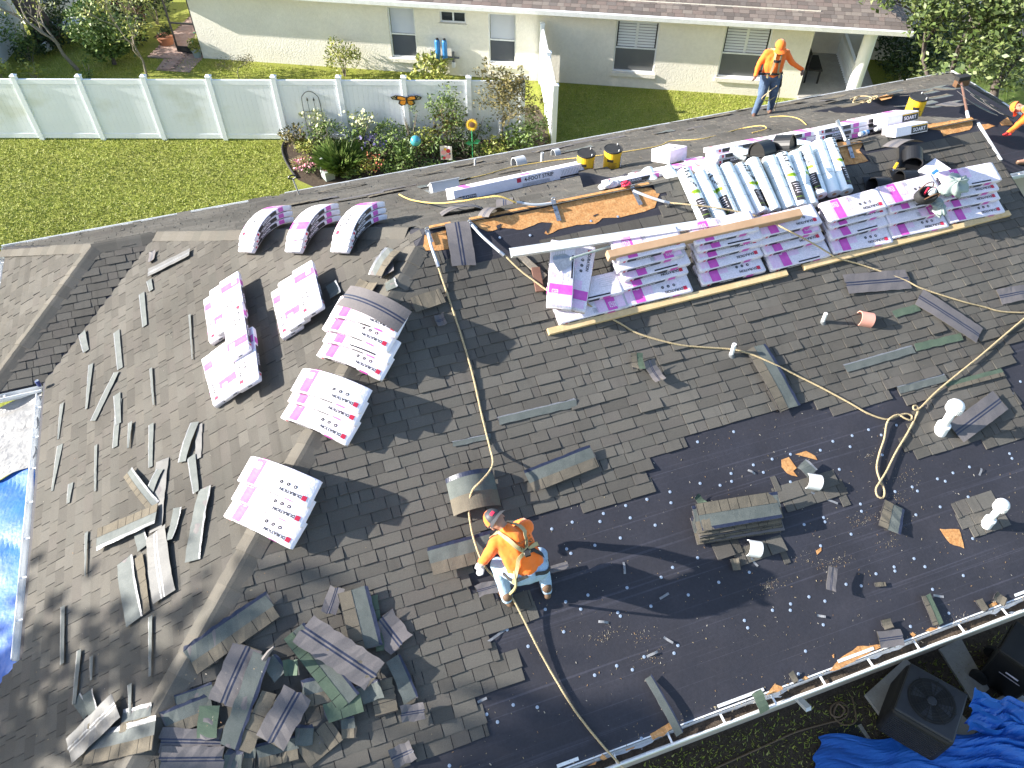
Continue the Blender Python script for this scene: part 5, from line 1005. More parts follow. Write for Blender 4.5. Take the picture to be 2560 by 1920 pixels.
def person(label, o, J, top='orange', leg='jean', skin='skin', cap_back=False, gl=None, face=(0, -1, 0)):
    """J: joints in world space; clothes and harness are children of one continuous body"""
    t = thing('person', label, 'person', T(o), 'roofers in orange shirts'); O = V(o); J = {k: V(v) - O for k, v in J.items()}
    f = V(face).normalized(); hc = J['head']; up = (hc - J['neck']).normalized(); f = (f - up * f.dot(up)).normalized(); sd = f.cross(up)
    body = [cap_(J['pelvis'], .13, J['chest'], .14), cap_(J['chest'], .10, J['neck'], .062), cap_(J['neck'], .055, hc, .06), cap_(hc - up * .03, .078, hc + up * .045, .090), cap_(hc - up * .055 + f * .025, .062, hc + f * .03, .07), cap_(hc - up * .03 + f * .092, .014, hc + f * .098 - up * .045, .02)]
    for s_ in (-1, 1): body.append(cap_(hc + sd * s_ * .09 - up * .01, .016, hc + sd * s_ * .095 - up * .045, .011))
    for q in 'LR':
        body += [cap_(J['hip' + q], .10, J['knee' + q], .066), cap_(J['knee' + q], .064, J['ank' + q], .045), cap_(J['ank' + q], .045, J['toe' + q], .035), cap_(J['sh' + q], .058, J['elb' + q], .045), cap_(J['elb' + q], .043, J['wr' + q], .03)]
        hand(body, J['wr' + q], J['hd' + q], J['hs' + q])
    blob('body', body, skin, t, .0085, 2)
    sh = [cap_(J['pelvis'] + (J['chest'] - J['pelvis']) * .12, .148, J['chest'], .156), cap_(J['chest'], .14, J['neck'] - (J['neck'] - J['chest']) * .2, .088), cap_(J['shL'], .080, J['shR'], .080), cap_(J['hipL'] + (J['chest'] - J['pelvis']) * .2, .112, J['chest'] + (J['shL'] - J['chest']) * .5, .115), cap_(J['hipR'] + (J['chest'] - J['pelvis']) * .2, .112, J['chest'] + (J['shR'] - J['chest']) * .5, .115)]
    for q in 'LR': sh += [cap_(J['sh' + q], .076, J['elb' + q], .057), cap_(J['elb' + q], .056, J['wr' + q] - (J['wr' + q] - J['elb' + q]) * .06, .043)]
    shirt = blob('shirt', sh, top, t, .013, 4)
    md = shirt.modifiers.new('d', 'DISPLACE'); tx = bpy.data.textures.new('folds', 'CLOUDS'); tx.noise_scale = .11; md.texture = tx; md.strength = .022; md.mid_level = .5
    pn = [cap_(J['hipL'], .135, J['hipR'], .135), cap_(J['pelvis'], .145, J['pelvis'] + (J['chest'] - J['pelvis']) * .12, .14)]
    for q in 'LR': pn += [cap_(J['hip' + q], .125, J['knee' + q], .088), cap_(J['knee' + q], .087, J['ank' + q], .066)]
    tr = blob('trousers', pn, leg, t, .013, 3); md = tr.modifiers.new('d', 'DISPLACE'); md.texture = tx; md.strength = .014; md.mid_level = .5
    for q in 'LR':
        a, b_ = J['ank' + q], J['toe' + q]; dn = V((0, 0, -.045)); blob('boot', [cap_(a + V((0, 0, .05)), .06, a + dn * .6, .056), cap_(a + dn, .045, b_ + dn * .4, .044), cap_(a + dn - (b_ - a).normalized() * .05, .045, a + dn, .05)], 'boot', t, .012, 2)
        if gl: 
            g = []; hand(g, J['wr' + q], J['hd' + q], J['hs' + q]); blob('glove', [(a_, ra + .004, b2, rb + .004) for a_, ra, b2, rb in g], gl, t, .008, 1)
    # cap with brim
    b = MB().mat('orange'); cm = axes(hc + up * .02, f, up)
    b.grid(lambda u, v: cm @ V((.118 * math.cos(2 * PI * u) * math.cos(v * PI / 2), .108 * math.sin(2 * PI * u) * math.cos(v * PI / 2), .125 * math.sin(v * PI / 2))), 22, 7); co = b.build('cap', t, None, True)
    bf = -1 if cap_back else 1
    def brim(u, v): a = (u - .5) * 2.0; rr_ = .112 + .085 * v * math.cos(a * .75); return cm @ V((bf * rr_ * math.cos(a), rr_ * math.sin(a) * .93, .012 - .03 * v - .02 * abs(a) * v))
    q = MB().mat('act' if cap_back else 'orange'); q.grid(brim, 10, 3); q.build('brim', co, None, True)
    if cap_back:
        q = MB().mat('act'); q.grid(lambda u, v: cm @ V((-.121 * math.cos(.95 * (u - .5) * 2) * math.cos(v * 1.2), .111 * math.sin(.95 * (u - .5) * 2) * math.cos(v * 1.2), .002 + .126 * math.sin(v * 1.2))), 12, 6); q.build('cap_panel', co, None, True)
        q = MB().mat('red'); q.grid(lambda u, v: cm @ V((-.125 * math.cos(.25 * (u - .5) * 2) * math.cos(.3 + v * .3), .115 * math.sin(.25 * (u - .5) * 2), .002 + .130 * math.sin(.3 + v * .3))), 4, 3); q.build('cap_logo', co)
    for s_ in (-1, 1): MB().mat('ink').lathe([(.001, -.012), (.012, -.004), (.012, .004), (.001, .012)], 8, axes(hc + f * .083 + sd * s_ * .034 - up * .005, sd, up)).build('eye', t)
    return t, J, sh, pn
CH = lambda a, b_, t_: V(a) + (V(b_) - V(a)) * t_
# worker crouching on the torn edge, bent over the shingles
F1, F2 = FRONT.px(1268, 1506), FRONT.px(1366, 1484); mid = (F1 + F2) / 2
J = dict(ankL=F1 + V((0, 0, .10)), ankR=F2 + V((0, 0, .10)), toeL=F1 + V((-.06, .17, .10)), toeR=F2 + V((.03, .17, .11)), kneeL=F1 + V((-.02, .27, .42)), kneeR=F2 + V((.01, .27, .43)),
         pelvis=mid + V((.0, .0, .62)), hipL=mid + V((-.10, .01, .60)), hipR=mid + V((.11, .0, .60)), chest=mid + V((-.08, .22, .92)), neck=mid + V((-.14, .34, 1.04)), head=mid + V((-.22, .44, 1.09)),
         shL=mid + V((-.28, .26, .93)), shR=mid + V((.10, .33, .96)), elbL=mid + V((-.42, .24, .69)), elbR=mid + V((.13, .52, .74)), wrL=mid + V((-.42, .38, .43)), wrR=mid + V((-.06, .64, .54)),
         hdL=(.02, .5, -.5), hdR=(-.5, .4, -.3), hsL=(1, 0, 0), hsR=(.4, .8, 0))
t, Jl, shc, pnc = person('roofer crouching over the torn shingle edge, bent forward, cap turned backwards and harness on', mid, J, 'orange', 'jean', 'skin', True, 'glove', (-.45, .75, -.55))
ch, pe = Jl['chest'], Jl['pelvis']; bk = V((.25, -.6, .75))
D = CH(pe, ch, .62) + bk * .25
for q in 'LR': ribbon([D, CH(D, Jl['sh' + q] + bk * .15, .5) + bk * .05, CH(Jl['neck'], Jl['sh' + q], .6) + bk * .14, CH(Jl['neck'], Jl['sh' + q], .6) + V((-.15, .3, -.05))], shc, .012, .045, 'strap', 'harness_strap', t)
ribbon([D, CH(pe, ch, .55) + V((.2, -.02, .15)), CH(pe, ch, .5) + V((.3, .1, 0))], shc, .012, .045, 'strap', 'harness_strap', t)
ribbon([D, CH(pe, ch, .3) + V((.12, -.05, .25)), CH(pe, ch, .25) + V((.3, .0, .05))], shc, .012, .042, 'strapd', 'harness_strap', t)
ribbon([D, CH(pe, ch, .2) + V((-.12, -.1, .25)), pe + V((-.2, -.1, .0))], shc + pnc, .014, .042, 'strap', 'harness_strap', t)
for q, s_ in (('L', -1), ('R', 1)): ribbon([Jl['hip' + q] + V((s_ * -.06, -.12, .12)), Jl['hip' + q] + V((s_ * .1, -.12, .08)), Jl['hip' + q] + V((s_ * .2, .06, .0))], pnc, .010, .04, 'strapd', 'leg_strap', t)
MB().mat('blackm').box(proj(D, shc, .03), (.06, .09, .03)).build('harness_buckle', t); MB().mat('gal').tube([proj(D, shc, .035) + V((.03 * math.cos(a), .03 * math.sin(a), 0)) for a in [2 * PI * k / 12 for k in range(13)]], .006, 6).build('harness_ring', t)
ex = (Jl['shR'] - Jl['shL']).normalized(); ey = (Jl['neck'] - pe).normalized(); b = MB(); c0 = CH(pe, ch, .95) + ex * .07
for st_, sz, dy in (('Roofing Inc', .050, .02), ('3) 837-000', .056, -.045)): add_text(b, st_, sz, lambda x, y: proj(c0 + ex * x + ey * (y + dy) + bk * .2, shc, .022), 'brown', .001)
b.build('shirt_lettering', t, None, False, False)
b = MB().mat('strap'); ln = [Jl['pelvis'] + V((-.16, -.02, .12)), pe + V((-.18, -.12, -.02)), F1 - mid + V((.03, -.02, .22))]
b.tube(spline(ln, 6), .016, 6); b.build('lanyard', t)
# worker walking on the rear slope, facing the camera
F1, F2 = BACK.px(1884, 291), BACK.px(1922, 283); mid = (F1 + F2) / 2; fw = V((-.3, -.95, 0)).normalized(); rt_ = V((.95, -.3, 0)).normalized()
def W(r_, f_, z): return mid + rt_ * r_ + fw * f_ + V((0, 0, z))
J = dict(ankR=F1 + V((0, 0, .09)), ankL=F2 + V((0, 0, .10)), toeR=F1 + fw * .17 - rt_ * .05 + V((0, 0, .03)), toeL=F2 + fw * .17 + V((0, 0, .04)), kneeR=CH(F1, W(-.08, .05, .9), .52) + fw * .04, kneeL=CH(F2, W(.10, 0, .9), .5) + fw * .07,
         pelvis=W(0, 0, .92), hipR=W(-.10, 0, .88), hipL=W(.10, 0, .88), chest=W(-.02, .04, 1.27), neck=W(-.01, .08, 1.46), head=W(-.02, .15, 1.58), shR=W(-.20, .02, 1.38), shL=W(.19, .03, 1.38), elbR=W(-.31, -.02, 1.13), elbL=W(.36, .06, 1.18),
         wrR=W(-.38, .13, .94), wrL=W(.60, .10, 1.05), hdR=(-.05, -.15, -1), hdL=(.8, -.3, -.35), hsR=(.2, -1, 0), hsL=(.1, .3, 1))
t, Jl, shc, pnc = person('roofer walking along the rear slope with one arm held out, harness over orange shirt', mid, J, 'orange', 'jeand', 'skind', False, None, tuple(fw + V((0, 0, -.55))))
ch, pe, nk = Jl['chest'], Jl['pelvis'], Jl['neck']
for q, s_ in (('R', -1), ('L', 1)):
    ribbon([CH(nk, Jl['sh' + q], .6) - fw * .1 + V((0, 0, .1)), CH(nk, Jl['sh' + q], .55) + fw * .1 + V((0, 0, .06)), ch + rt_ * s_ * .09 + fw * .25, pe + rt_ * s_ * .12 + fw * .25 + V((0, 0, .12)), pe + rt_ * s_ * .15 + fw * .2], shc + pnc, .012, .045, 'strap', 'harness_strap', t)
ribbon([ch + rt_ * -.12 + fw * .25 + V((0, 0, .03)), ch + fw * .3 + V((0, 0, .02)), ch + rt_ * .12 + fw * .25 + V((0, 0, .03))], shc, .013, .05, 'strapd', 'chest_strap', t)
ribbon([pe + (rt_ * math.sin(a) + fw * math.cos(a)) * .3 + V((0, 0, .06)) for a in [2 * PI * k / 12 for k in range(13)]], shc + pnc, .012, .05, 'strapd', 'belt', t, 3)
blob('tool_pouch', [cap_(pe + rt_ * .19 + fw * .02 + V((0, 0, -.04)), .05, pe + rt_ * .21 + fw * .02 + V((0, 0, -.24)), .06)], 'blackm', t, .014, 2)
blob('face_mask', [cap_(Jl['head'] + fw * .05 + V((0, 0, -.075)), .082, nk + V((0, 0, -.01)), .084)], 'ink', t, .012, 2)
MB().mat('rope').tube(spline([pe + rt_ * .17 + V((0, 0, .05)), pe + rt_ * .22 + fw * .06 + V((0, 0, -.35)), pe + rt_ * .05 + fw * .15 + V((0, 0, -.50)), pe - rt_ * .15 + fw * .2 + V((0, 0, -.44)), pe - rt_ * .02 + fw * .22 + V((0, 0, -.26)), pe + rt_ * .12 + fw * .16 + V((0, 0, -.18))], 8), .010, 6).build('rope_loop', t)
MB().mat('rope').tube(spline([pe + rt_ * .19, pe + rt_ * .27 + V((0, 0, -.4)), pe + rt_ * .27 + V((0, 0, -.82))], 8), .010, 6).build('lanyard', t)
# worker at the edge of the picture, reaching across the valley
F1 = RF.px(2562, 412); F2 = F1 + V((.42, .10, .06)); mid = F1.copy()
J = dict(ankL=F1 + V((0, 0, .1)), ankR=F2 + V((0, 0, .1)), toeL=F1 + V((-.17, .05, .08)), toeR=F2 + V((-.16, .06, .08)), kneeL=F1 + V((.02, .10, .50)), kneeR=F2 + V((-.02, .10, .50)), pelvis=F1 + V((.30, .16, .82)), hipL=F1 + V((.20, .08, .80)), hipR=F1 + V((.36, .24, .80)),
         chest=F1 + V((.02, .42, .98)), neck=F1 + V((-.08, .58, 1.02)), head=F1 + V((-.13, .70, .99)), shL=F1 + V((-.10, .34, .98)), shR=F1 + V((.12, .60, .94)), elbL=F1 + V((-.30, .34, .84)), elbR=F1 + V((-.08, .52, .76)), wrL=F1 + V((-.56, .32, .68)), wrR=F1 + V((-.34, .42, .60)), hdL=(-.6, -.1, -.5), hdR=(-.7, -.1, -.4), hsL=(.2, -1, 0), hsR=(.2, -1, 0))
t, Jl, shc, pnc = person('roofer in orange leaning over the end roof with red-gloved hand', mid, J, 'orange', 'jean', 'skin', False, 'gloved', (-.6, .2, -.6))
ribbon([CH(Jl['pelvis'], Jl['chest'], .3) + V((-.1, -.25, .0)), CH(Jl['pelvis'], Jl['chest'], .6) + V((-.1, -.1, .25)), Jl['shR'] + V((0, .1, .1))], shc, .012, .045, 'strap', 'harness_strap', t)
# bag, cloth, bucket-side odds and ends
a, b0 = FRONT.ab(2312, 492, .40); m = FRONT.mx(a, b0, .345); t = thing('tool_bag', 'black tool pouch with open top standing on the sixth stack', 'tool bag', m)
b = MB().mat('blackm'); b.lathe([(.12, 0), (.16, .05), (.155, .14), (.14, .16), (.12, .15), (.10, .07), (.01, .06)], 18, Matrix.Diagonal((1.15, .8, 1, 1))); b.build('pouch', t, None, True)
for q in (-1, 1): MB().mat('brown').tube(spline([(-.12, q * .08, .14), (-.06, q * .1, .26), (.06, q * .1, .26), (.12, q * .08, .14)], 6), .008, 6).build('handle', t)
MB().mat('red').tube([(-.03, .02, .1), (-.05, .04, .24)], .014, 8).build('tool_grip', t); MB().mat('greyp').lathe([(.01, .1), (.05, .13), (.05, .2), (.01, .24)], 10, T(.05, 0, 0)).build('tape_measure', t)
def crumple(name, mx, sx, sy, sz, m, label, cat, seed, n=22):
    r = random.Random(seed); ph = [(r.uniform(2, 7), r.uniform(2, 7), r.uniform(0, 6), r.uniform(.3, 1)) for _ in range(7)]
    def f(u, v):
        th, ph_ = 2 * PI * u, PI * (v - .5); d = 1 + .16 * sum(math.sin(a * th // 1 * 0 + a * math.cos(th) * 1.3 + c + b_ * ph_) * e for a, b_, c, e in ph) / 2
        d *= 1 + .06 * math.sin(9 * th + 5 * ph_)
        return V((sx * d * math.cos(th) * math.cos(ph_), sy * d * math.sin(th) * math.cos(ph_), max(-.0, sz * d * math.sin(ph_) + sz * .35)))
    b = MB().mat(m); b.grid(f, n * 2, n); return tag(b.build(name, None, mx, True), label, cat)
a, b0 = FRONT.ab(2385, 470, .40); crumple('cloth_bundle', FRONT.mx(a + .05, b0 + .05, .345, .2), .27, .17, .10, 'cloth', 'crumpled grey-green jacket thrown over the last stacks', 'jacket', 4)
a, b0 = FRONT.ab(2352, 515, .33); crumple('cloth_bundle', FRONT.mx(a, b0, .25, 1.3), .16, .09, .09, 'cloth', 'sleeve of a grey-green jacket hanging down between two stacks', 'jacket', 5)
a, b0 = FRONT.ab(2335, 432, .1); carton('paper_sack', FRONT.mx(a, b0, .02, .35) @ RX(-.2), .42, .30, .14, 'white sack with pale blue print lying above the last stacks', [rect3((-.15, -.1, .142), (.26, 0, 0), (0, .12, 0), 'palepink' if 0 else 'blind'), rect3((-.12, -.06, .144), (.14, 0, 0), (0, .05, 0), 'filt')], cat='sack')
a, b0 = BACK.ab(1525, 462, .06); crumple('plastic_bag', BACK.mx(a, b0, .03, .2), .20, .10, .07, 'bag', 'crumpled clear plastic bag lying below the yellow buckets', 'bag', 6)
a, b0 = BACK.ab(1565, 455, .1); crumple('red_rag', BACK.mx(a, b0, .05, .2), .08, .05, .05, 'red', 'small red rag beside the clear plastic bag', 'rag', 8)
b = MB().mat('felt'); A_ = BACK.px(1452, 470, .03); m = axes(A_, (1, 0, 0), BACK.n)
b.grid(lambda u, v: V((u * .75, -.10 + .16 * v + .05 * math.sin(u * 5), .02 + .20 * math.sin(v * 1.6) * (.6 + .4 * math.cos(u * 4)))), 12, 6); tag(b.build('felt_offcut', None, m, False), 'stiff black underlayment offcut standing in front of the buckets', 'underlayment')
# scraper with grey handle, planks
t = thing('scraper', 'flat metal roofing scraper with grey-green handle lying on the askew bundles', 'scraper', axes(FRONT.px(1402, 655, .36), FRONT.px(1570, 605, .36) - FRONT.px(1402, 655, .36), FRONT.n)); L_ = (FRONT.px(1570, 605, .36) - FRONT.px(1402, 655, .36)).length
b = MB().mat('gal'); b.prism([(-.08, -.13), (.10, -.09), (.16, -.03), (.16, .03), (.10, .10), (-.06, .12), (-.10, .02)], .006); b.build('blade', t); MB().mat('cloth').tube([(.14, 0, .02), (L_ - .12, 0, .03)], .017, 8).build('handle', t); MB().mat('black').tube([(L_ - .14, 0, .03), (L_, 0, .03)], .022, 8).build('grip', t)
bar_px('plank_scrap', FRONT, (1300, 640), (1362, 695), .10, .025, 'bark', .03, 'weathered grey plank scrap lying beside the askew bundles', 'plank')
bar_px('plank_scrap', FRONT, (1338, 670), (1350, 730), .12, .03, 'copper', .04, 'brown plank scrap lying under the first stack', 'plank')
for k, (x, y, rot, L_) in enumerate([(1560, 1420, 1.3, .14), (1660, 1490, .2, .14), (1885, 1405, -1.2, .13), (2060, 1245, -.7, .36), (1670, 1600, -.9, .12), (1630, 1635, .1, .14), (1508, 1555, -.4, .12), (1240, 1590, .3, .28), (2345, 1490, -.4, .15), (1205, 1750, .1, .11), (2052, 1540, -.5, .1), (2450, 1180, .9, .1), (1878, 1180, -.8, .1)]):
    a, b0 = FRONT.ab(x, y); q = MB().mat('seal'); q.grid(lambda u, v: V((u * L_ - L_ / 2, (v - .5) * .028, .006 + .012 * math.sin(u * 4 + k))), 6, 1)
    tag(q.build('release_strip', None, FRONT.mx(a, b0, .006, rot)), 'thin clear release tape strip lying on the underlayment', 'tape strip', 'release tape strips on the underlayment')
p = gp(98, 962, 2.93); t = thing('drink_can', 'crushed blue drink can standing at the gutter corner by the silver tarp', 'can', T(p + V((0, 0, -.02))))
MB().mat('can').lathe([(.027, 0), (.033, .01), (.033, .10), (.028, .115)], 16).build('body', t, None, True); MB().mat('gal').lathe([(.027, .115), (.027, .118), (.02, .116)], 16).build('lid', t)
# ------------------------------------------------------------------ foliage helpers
def leafball(b, c, rad, n, size, r, lump=6, asp=.5, up=.3, drop=0.0):
    """n leaf faces in clumps through an ellipsoid"""
    c = V(c); cl = [V((r.gauss(0, .5), r.gauss(0, .5), r.gauss(0, .45))) for _ in range(lump)]
    for _ in range(n):
        q = r.choice(cl); p = q + V((r.gauss(0, .26), r.gauss(0, .26), r.gauss(0, .24)))
        if p.length > 1.15: p = p.normalized() * r.uniform(.8, 1.1)
        p = c + V((p.x * rad[0], p.y * rad[1], p.z * rad[2])); d = V((r.gauss(0, 1), r.gauss(0, 1), r.gauss(up, .6))).normalized(); d.z -= drop; s_ = d.orthogonal().normalized(); s_ = Matrix.Rotation(r.uniform(0, 6.3), 3, d) @ s_
        L_ = size * r.uniform(.6, 1.4); w_ = L_ * asp * .5; m = p + d * L_ * .5
        b.raw([p, m + s_ * w_, p + d * L_, m - s_ * w_], [(0, 1, 2, 3)])
def plant(label, base, h, rx, n, size, m='leaf', asp=.5, lump=8, cat='shrub', group=None, stems=4, name='shrub', extra=None, seed=0, up=.3, zc=.55, bark='bark', drop=0.0):
    r = random.Random(seed * 7 + int(base[0] * 31)); t = thing(name, label, cat, T(V(base)), group); b = MB().mat('bark' if bark is None else bark)
    for k in range(stems):
        a = r.uniform(0, 6.3); e = V((math.cos(a) * rx * .6, math.sin(a) * rx * .6, h * r.uniform(.6, .95))); q = MB().mat(bark); q.tube([(e.x * .08, e.y * .08, 0), (e.x * .45, e.y * .4, e.z * .5), tuple(e)], [.012 + h * .006, .009 + h * .004, .004], 5); q.build('stem', t)
    b = MB().mat(m); leafball(b, (0, 0, h * zc), (rx, rx, h * .5), n, size, r, lump, asp, up, drop)
    if extra:
        for mm, nn, sz, zz in extra: b.mat(mm); leafball(b, (0, 0, h * zz), (rx * .95, rx * .95, h * .28), nn, sz, r, 9, .9, .8)
    o = b.build('foliage', t, None, False, False); return t
def spikes(label, base, h, rx, n, m, group=None, cat='plant', name='grass_clump', wd=.012, seed=1, extra=None):
    r = random.Random(seed); t = thing(name, label, cat, T(V(base)), group); b = MB().mat(m)
    for _ in range(n):
        a = r.uniform(0, 6.3); l_ = r.uniform(.1, 1) ** .7; tip = V((math.cos(a) * rx * l_, math.sin(a) * rx * l_, h * r.uniform(.6, 1.05) * (1 - .35 * l_))); rt = V((tip.x * .25 + r.gauss(0, .04), tip.y * .25 + r.gauss(0, .04), 0)); md = (rt + tip) * .5 + V((0, 0, h * .14)); s_ = V((-math.sin(a), math.cos(a), 0)) * wd
        b.raw([rt - s_, rt + s_, md + s_, tip, md - s_], [(0, 1, 2, 3, 4)])
    if extra:
        for mm, nn, sz in extra: b.mat(mm); leafball(b, (0, 0, h * .75), (rx * .9, rx * .9, h * .25), nn, sz, r, 12, .8, .6)
    b.build('leaves', t, None, False, False); return t
def branches(b, r, p, d, L_, rad, depth, tips):
    q = p + d * L_; b.tube([p, p + d * L_ * .5 + V((r.gauss(0, .05), r.gauss(0, .05), 0)) * L_, q], [rad, rad * .8, rad * .6], 5, depth == 0); tips.append(q)
    if depth > 0:
        for _ in range(r.choice((2, 3, 3))):
            nd = (d + V((r.gauss(0, .55), r.gauss(0, .55), r.gauss(.12, .3)))).normalized(); branches(b, r, q - d * L_ * r.uniform(0, .35), nd, L_ * r.uniform(.6, .85), rad * .58, depth - 1, tips)
def tree(label, base, h, crown, n, size, m, seed, depth=3, trunk=.09, bark='bark', asp=.5, lean=(0, 0), group=None, lumps=16, low=.45, name='tree', lowleaf=0.0):
    r = random.Random(seed); t = thing(name, label, 'tree', T(V(base)), group); b = MB().mat(bark); tips = []
    branches(b, r, V((0, 0, 0)), V((lean[0], lean[1], 1)).normalized(), h * low, trunk, depth, tips); b.build('trunk', t, None, True)
    b = MB().mat(m)
    for q in tips[1:]:
        if q.z < h * lowleaf: continue
        leafball(b, q, (crown * .34,) * 3, max(2, n // max(1, len(tips))), size, r, 4, asp)
    if lumps: leafball(b, (lean[0] * h * .6, lean[1] * h * .6, h * .72), (crown, crown, h * .3), n // 2, size, r, lumps, asp)
    b.build('crown', t, None, False, False); return t
# ------------------------------------------------------------------ the neighbour's house
NE = V((.888, -.459, 0)).normalized(); NN = V((NE.y, -NE.x, 0)); N0 = V((-1.35, 28.25, 0))
NW = Fr(N0, NE, (0, 0, 1)); EVZ, OVH, WLEN = 2.46, .47, 19.72
nb = thing('house', "neighbour's cream stucco house with tan shingle roof beyond the white fence", 'house', T(N0))
NB = T(-N0)
holes = []
def wwin(tl, bl, br):
    a0, z0 = NW.ab(*bl); a1, _ = NW.ab(*br); _, z1 = NW.ab(*tl); return a0, a1, z0, z1
WINS = [wwin((969, 17), (980, 143), (1045, 145)) + ('blind',), wwin((1221, 33), (1222, 157), (1289, 160)) + ('blind',), wwin((1542, 50), (1530, 178), (1634, 182)) + ('shut',), wwin((1815, 64), (1791, 192), (1905, 196)) + ('shut',)]
WINS = [(a, b_, z0, min(z1, 2.2), k) for a, b_, z0, z1, k in WINS]
a0, z1 = NW.ab(1098, 27); a1, z0 = NW.ab(1165, 60); WINS.append((a0, a1, max(z0, 1.5), min(z1, 2.15), 'slide'))
xs = sorted({0.0, WLEN} | {q for w_ in WINS for q in w_[:2]}); b = MB().mat('stucco')
def wq(a, b_, z0, z1): b.raw([NW.pt(a, z0, 0), NW.pt(b_, z0, 0), NW.pt(b_, z1, 0), NW.pt(a, z1, 0)], [(0, 1, 2, 3)])
for l_, h_ in zip(xs, xs[1:]):
    o = [w_ for w_ in WINS if w_[0] < (l_ + h_) / 2 < w_[1]]
    if o: wq(l_, h_, -.1, o[0][2]); wq(l_, h_, o[0][3], 2.7)
    else: wq(l_, h_, -.1, 2.7)
for a, b_, z0, z1, k in WINS:                     # reveals
    for p, q in (((a, z0), (b_, z0)), ((b_, z0), (b_, z1)), ((b_, z1), (a, z1)), ((a, z1), (a, z0))): b.raw([NW.pt(*p, 0), NW.pt(*q, 0), NW.pt(*q, -.14), NW.pt(*p, -.14)], [(0, 1, 2, 3)])
c = [NW.pt(0, 0), NW.pt(0, 0, -9)]; b.raw([c[0] + V((0, 0, -.1)), c[1] + V((0, 0, -.1)), c[1] + V((0, 0, 2.7)), c[0] + V((0, 0, 2.7))], [(0, 1, 2, 3)])
c = [NW.pt(WLEN, 0), NW.pt(WLEN, 0, -3.2), NW.pt(WLEN + 4, 0, -3.2)]
for p, q in zip(c, c[1:]): b.raw([p, q, q + V((0, 0, 2.7)), p + V((0, 0, 2.7))], [(0, 1, 2, 3)])
b.build('wall', nb, NB, False, False)
def nbox(m, a, b_, z0, z1, c0, c1, name, parent, mx=None):
    q = MB().mat(m); P_ = [NW.pt(x, z, y) for y in (c0, c1) for x, z in ((a, z0), (b_, z0), (b_, z1), (a, z1))]; q.raw(P_, [(3, 2, 1, 0), (4, 5, 6, 7), (0, 1, 5, 4), (1, 2, 6, 5), (2, 3, 7, 6), (3, 0, 4, 7)]); return q.build(name, parent, mx)
for a, b_, z0, z1, k in WINS:
    zm = z0 + (z1 - z0) * .47
    fr_ = MB().mat('alu'); f_ = .045
    for x0, x1, y0, y1 in ((a, b_, z1 - f_, z1), (a, b_, z0, z0 + f_), (a, a + f_, z0 + f_, z1 - f_), (b_ - f_, b_, z0 + f_, z1 - f_)):
        P_ = [NW.pt(x, z, y) for y in (-.11, -.06) for x, z in ((x0, y0), (x1, y0), (x1, y1), (x0, y1))]; fr_.raw(P_, [(3, 2, 1, 0), (4, 5, 6, 7), (0, 1, 5, 4), (1, 2, 6, 5), (2, 3, 7, 6), (3, 0, 4, 7)])
    wo = fr_.build('window', nb, NB)
    if k == 'slide':
        nbox('glass', a + f_, b_ - f_, z0 + f_, z1 - f_, -.10, -.095, 'pane', wo); nbox('alu', (a + b_) / 2 - .025, (a + b_) / 2 + .025, z0 + f_, z1 - f_, -.094, -.07, 'mullion', wo); nbox('stucco', a - .05, b_ + .05, z0 - .1, z0 - .002, -.02, .06, 'sill', wo); continue
    nbox('alu', a + f_, b_ - f_, zm - .022, zm + .022, -.10, -.065, 'sash_rail', wo)
    nbox('stucco', a - .06, b_ + .06, z0 - .12, z0 - .002, -.02, .07, 'sill', wo)
    nbox('dark', a + f_, b_ - f_, z0 + f_, z1 - f_, -.165, -.16, 'backing', wo)
    n = 26 if k == 'blind' else 9
    for half, (y0, y1) in enumerate(((z0 + f_, zm - .022), (zm + .022, z1 - f_))):
        cols = [(a + f_ + .01, b_ - f_ - .01)] if k == 'blind' else [(a + f_ + .04, (a + b_) / 2 - .04), ((a + b_) / 2 + .04, b_ - f_ - .04)]
        for x0, x1 in cols:
            for i in range(n):
                zz = y0 + (y1 - y0) * (i + .5) / n; dz = (y1 - y0) / n * (.47 if k == 'blind' else .36)
                q = MB().mat('blind' if half or k == 'shut' else 'shade'); q.raw([NW.pt(x0, zz - dz, -.115), NW.pt(x1, zz - dz, -.115), NW.pt(x1, zz + dz, -.135), NW.pt(x0, zz + dz, -.135), NW.pt(x0, zz - dz, -.12), NW.pt(x1, zz - dz, -.12), NW.pt(x1, zz + dz, -.14), NW.pt(x0, zz + dz, -.14)], [(0, 1, 2, 3), (7, 6, 5, 4), (0, 4, 5, 1), (2, 6, 7, 3)]); q.build('slat', wo)
        if k == 'shut': nbox('blind', (a + b_) / 2 - .04, (a + b_) / 2 + .04, y0, y1, -.135, -.112, 'stile', wo)
    if k == 'shut':                               # dark insect screen over the lower sash
        q = MB().mat('screen' if 'screen' in M else 'shade'); q.raw([NW.pt(a + f_, z0 + f_, -.09), NW.pt(b_ - f_, z0 + f_, -.09), NW.pt(b_ - f_, zm - .022, -.09), NW.pt(a + f_, zm - .022, -.09)], [(0, 1, 2, 3)]); q.build('insect_screen', wo)
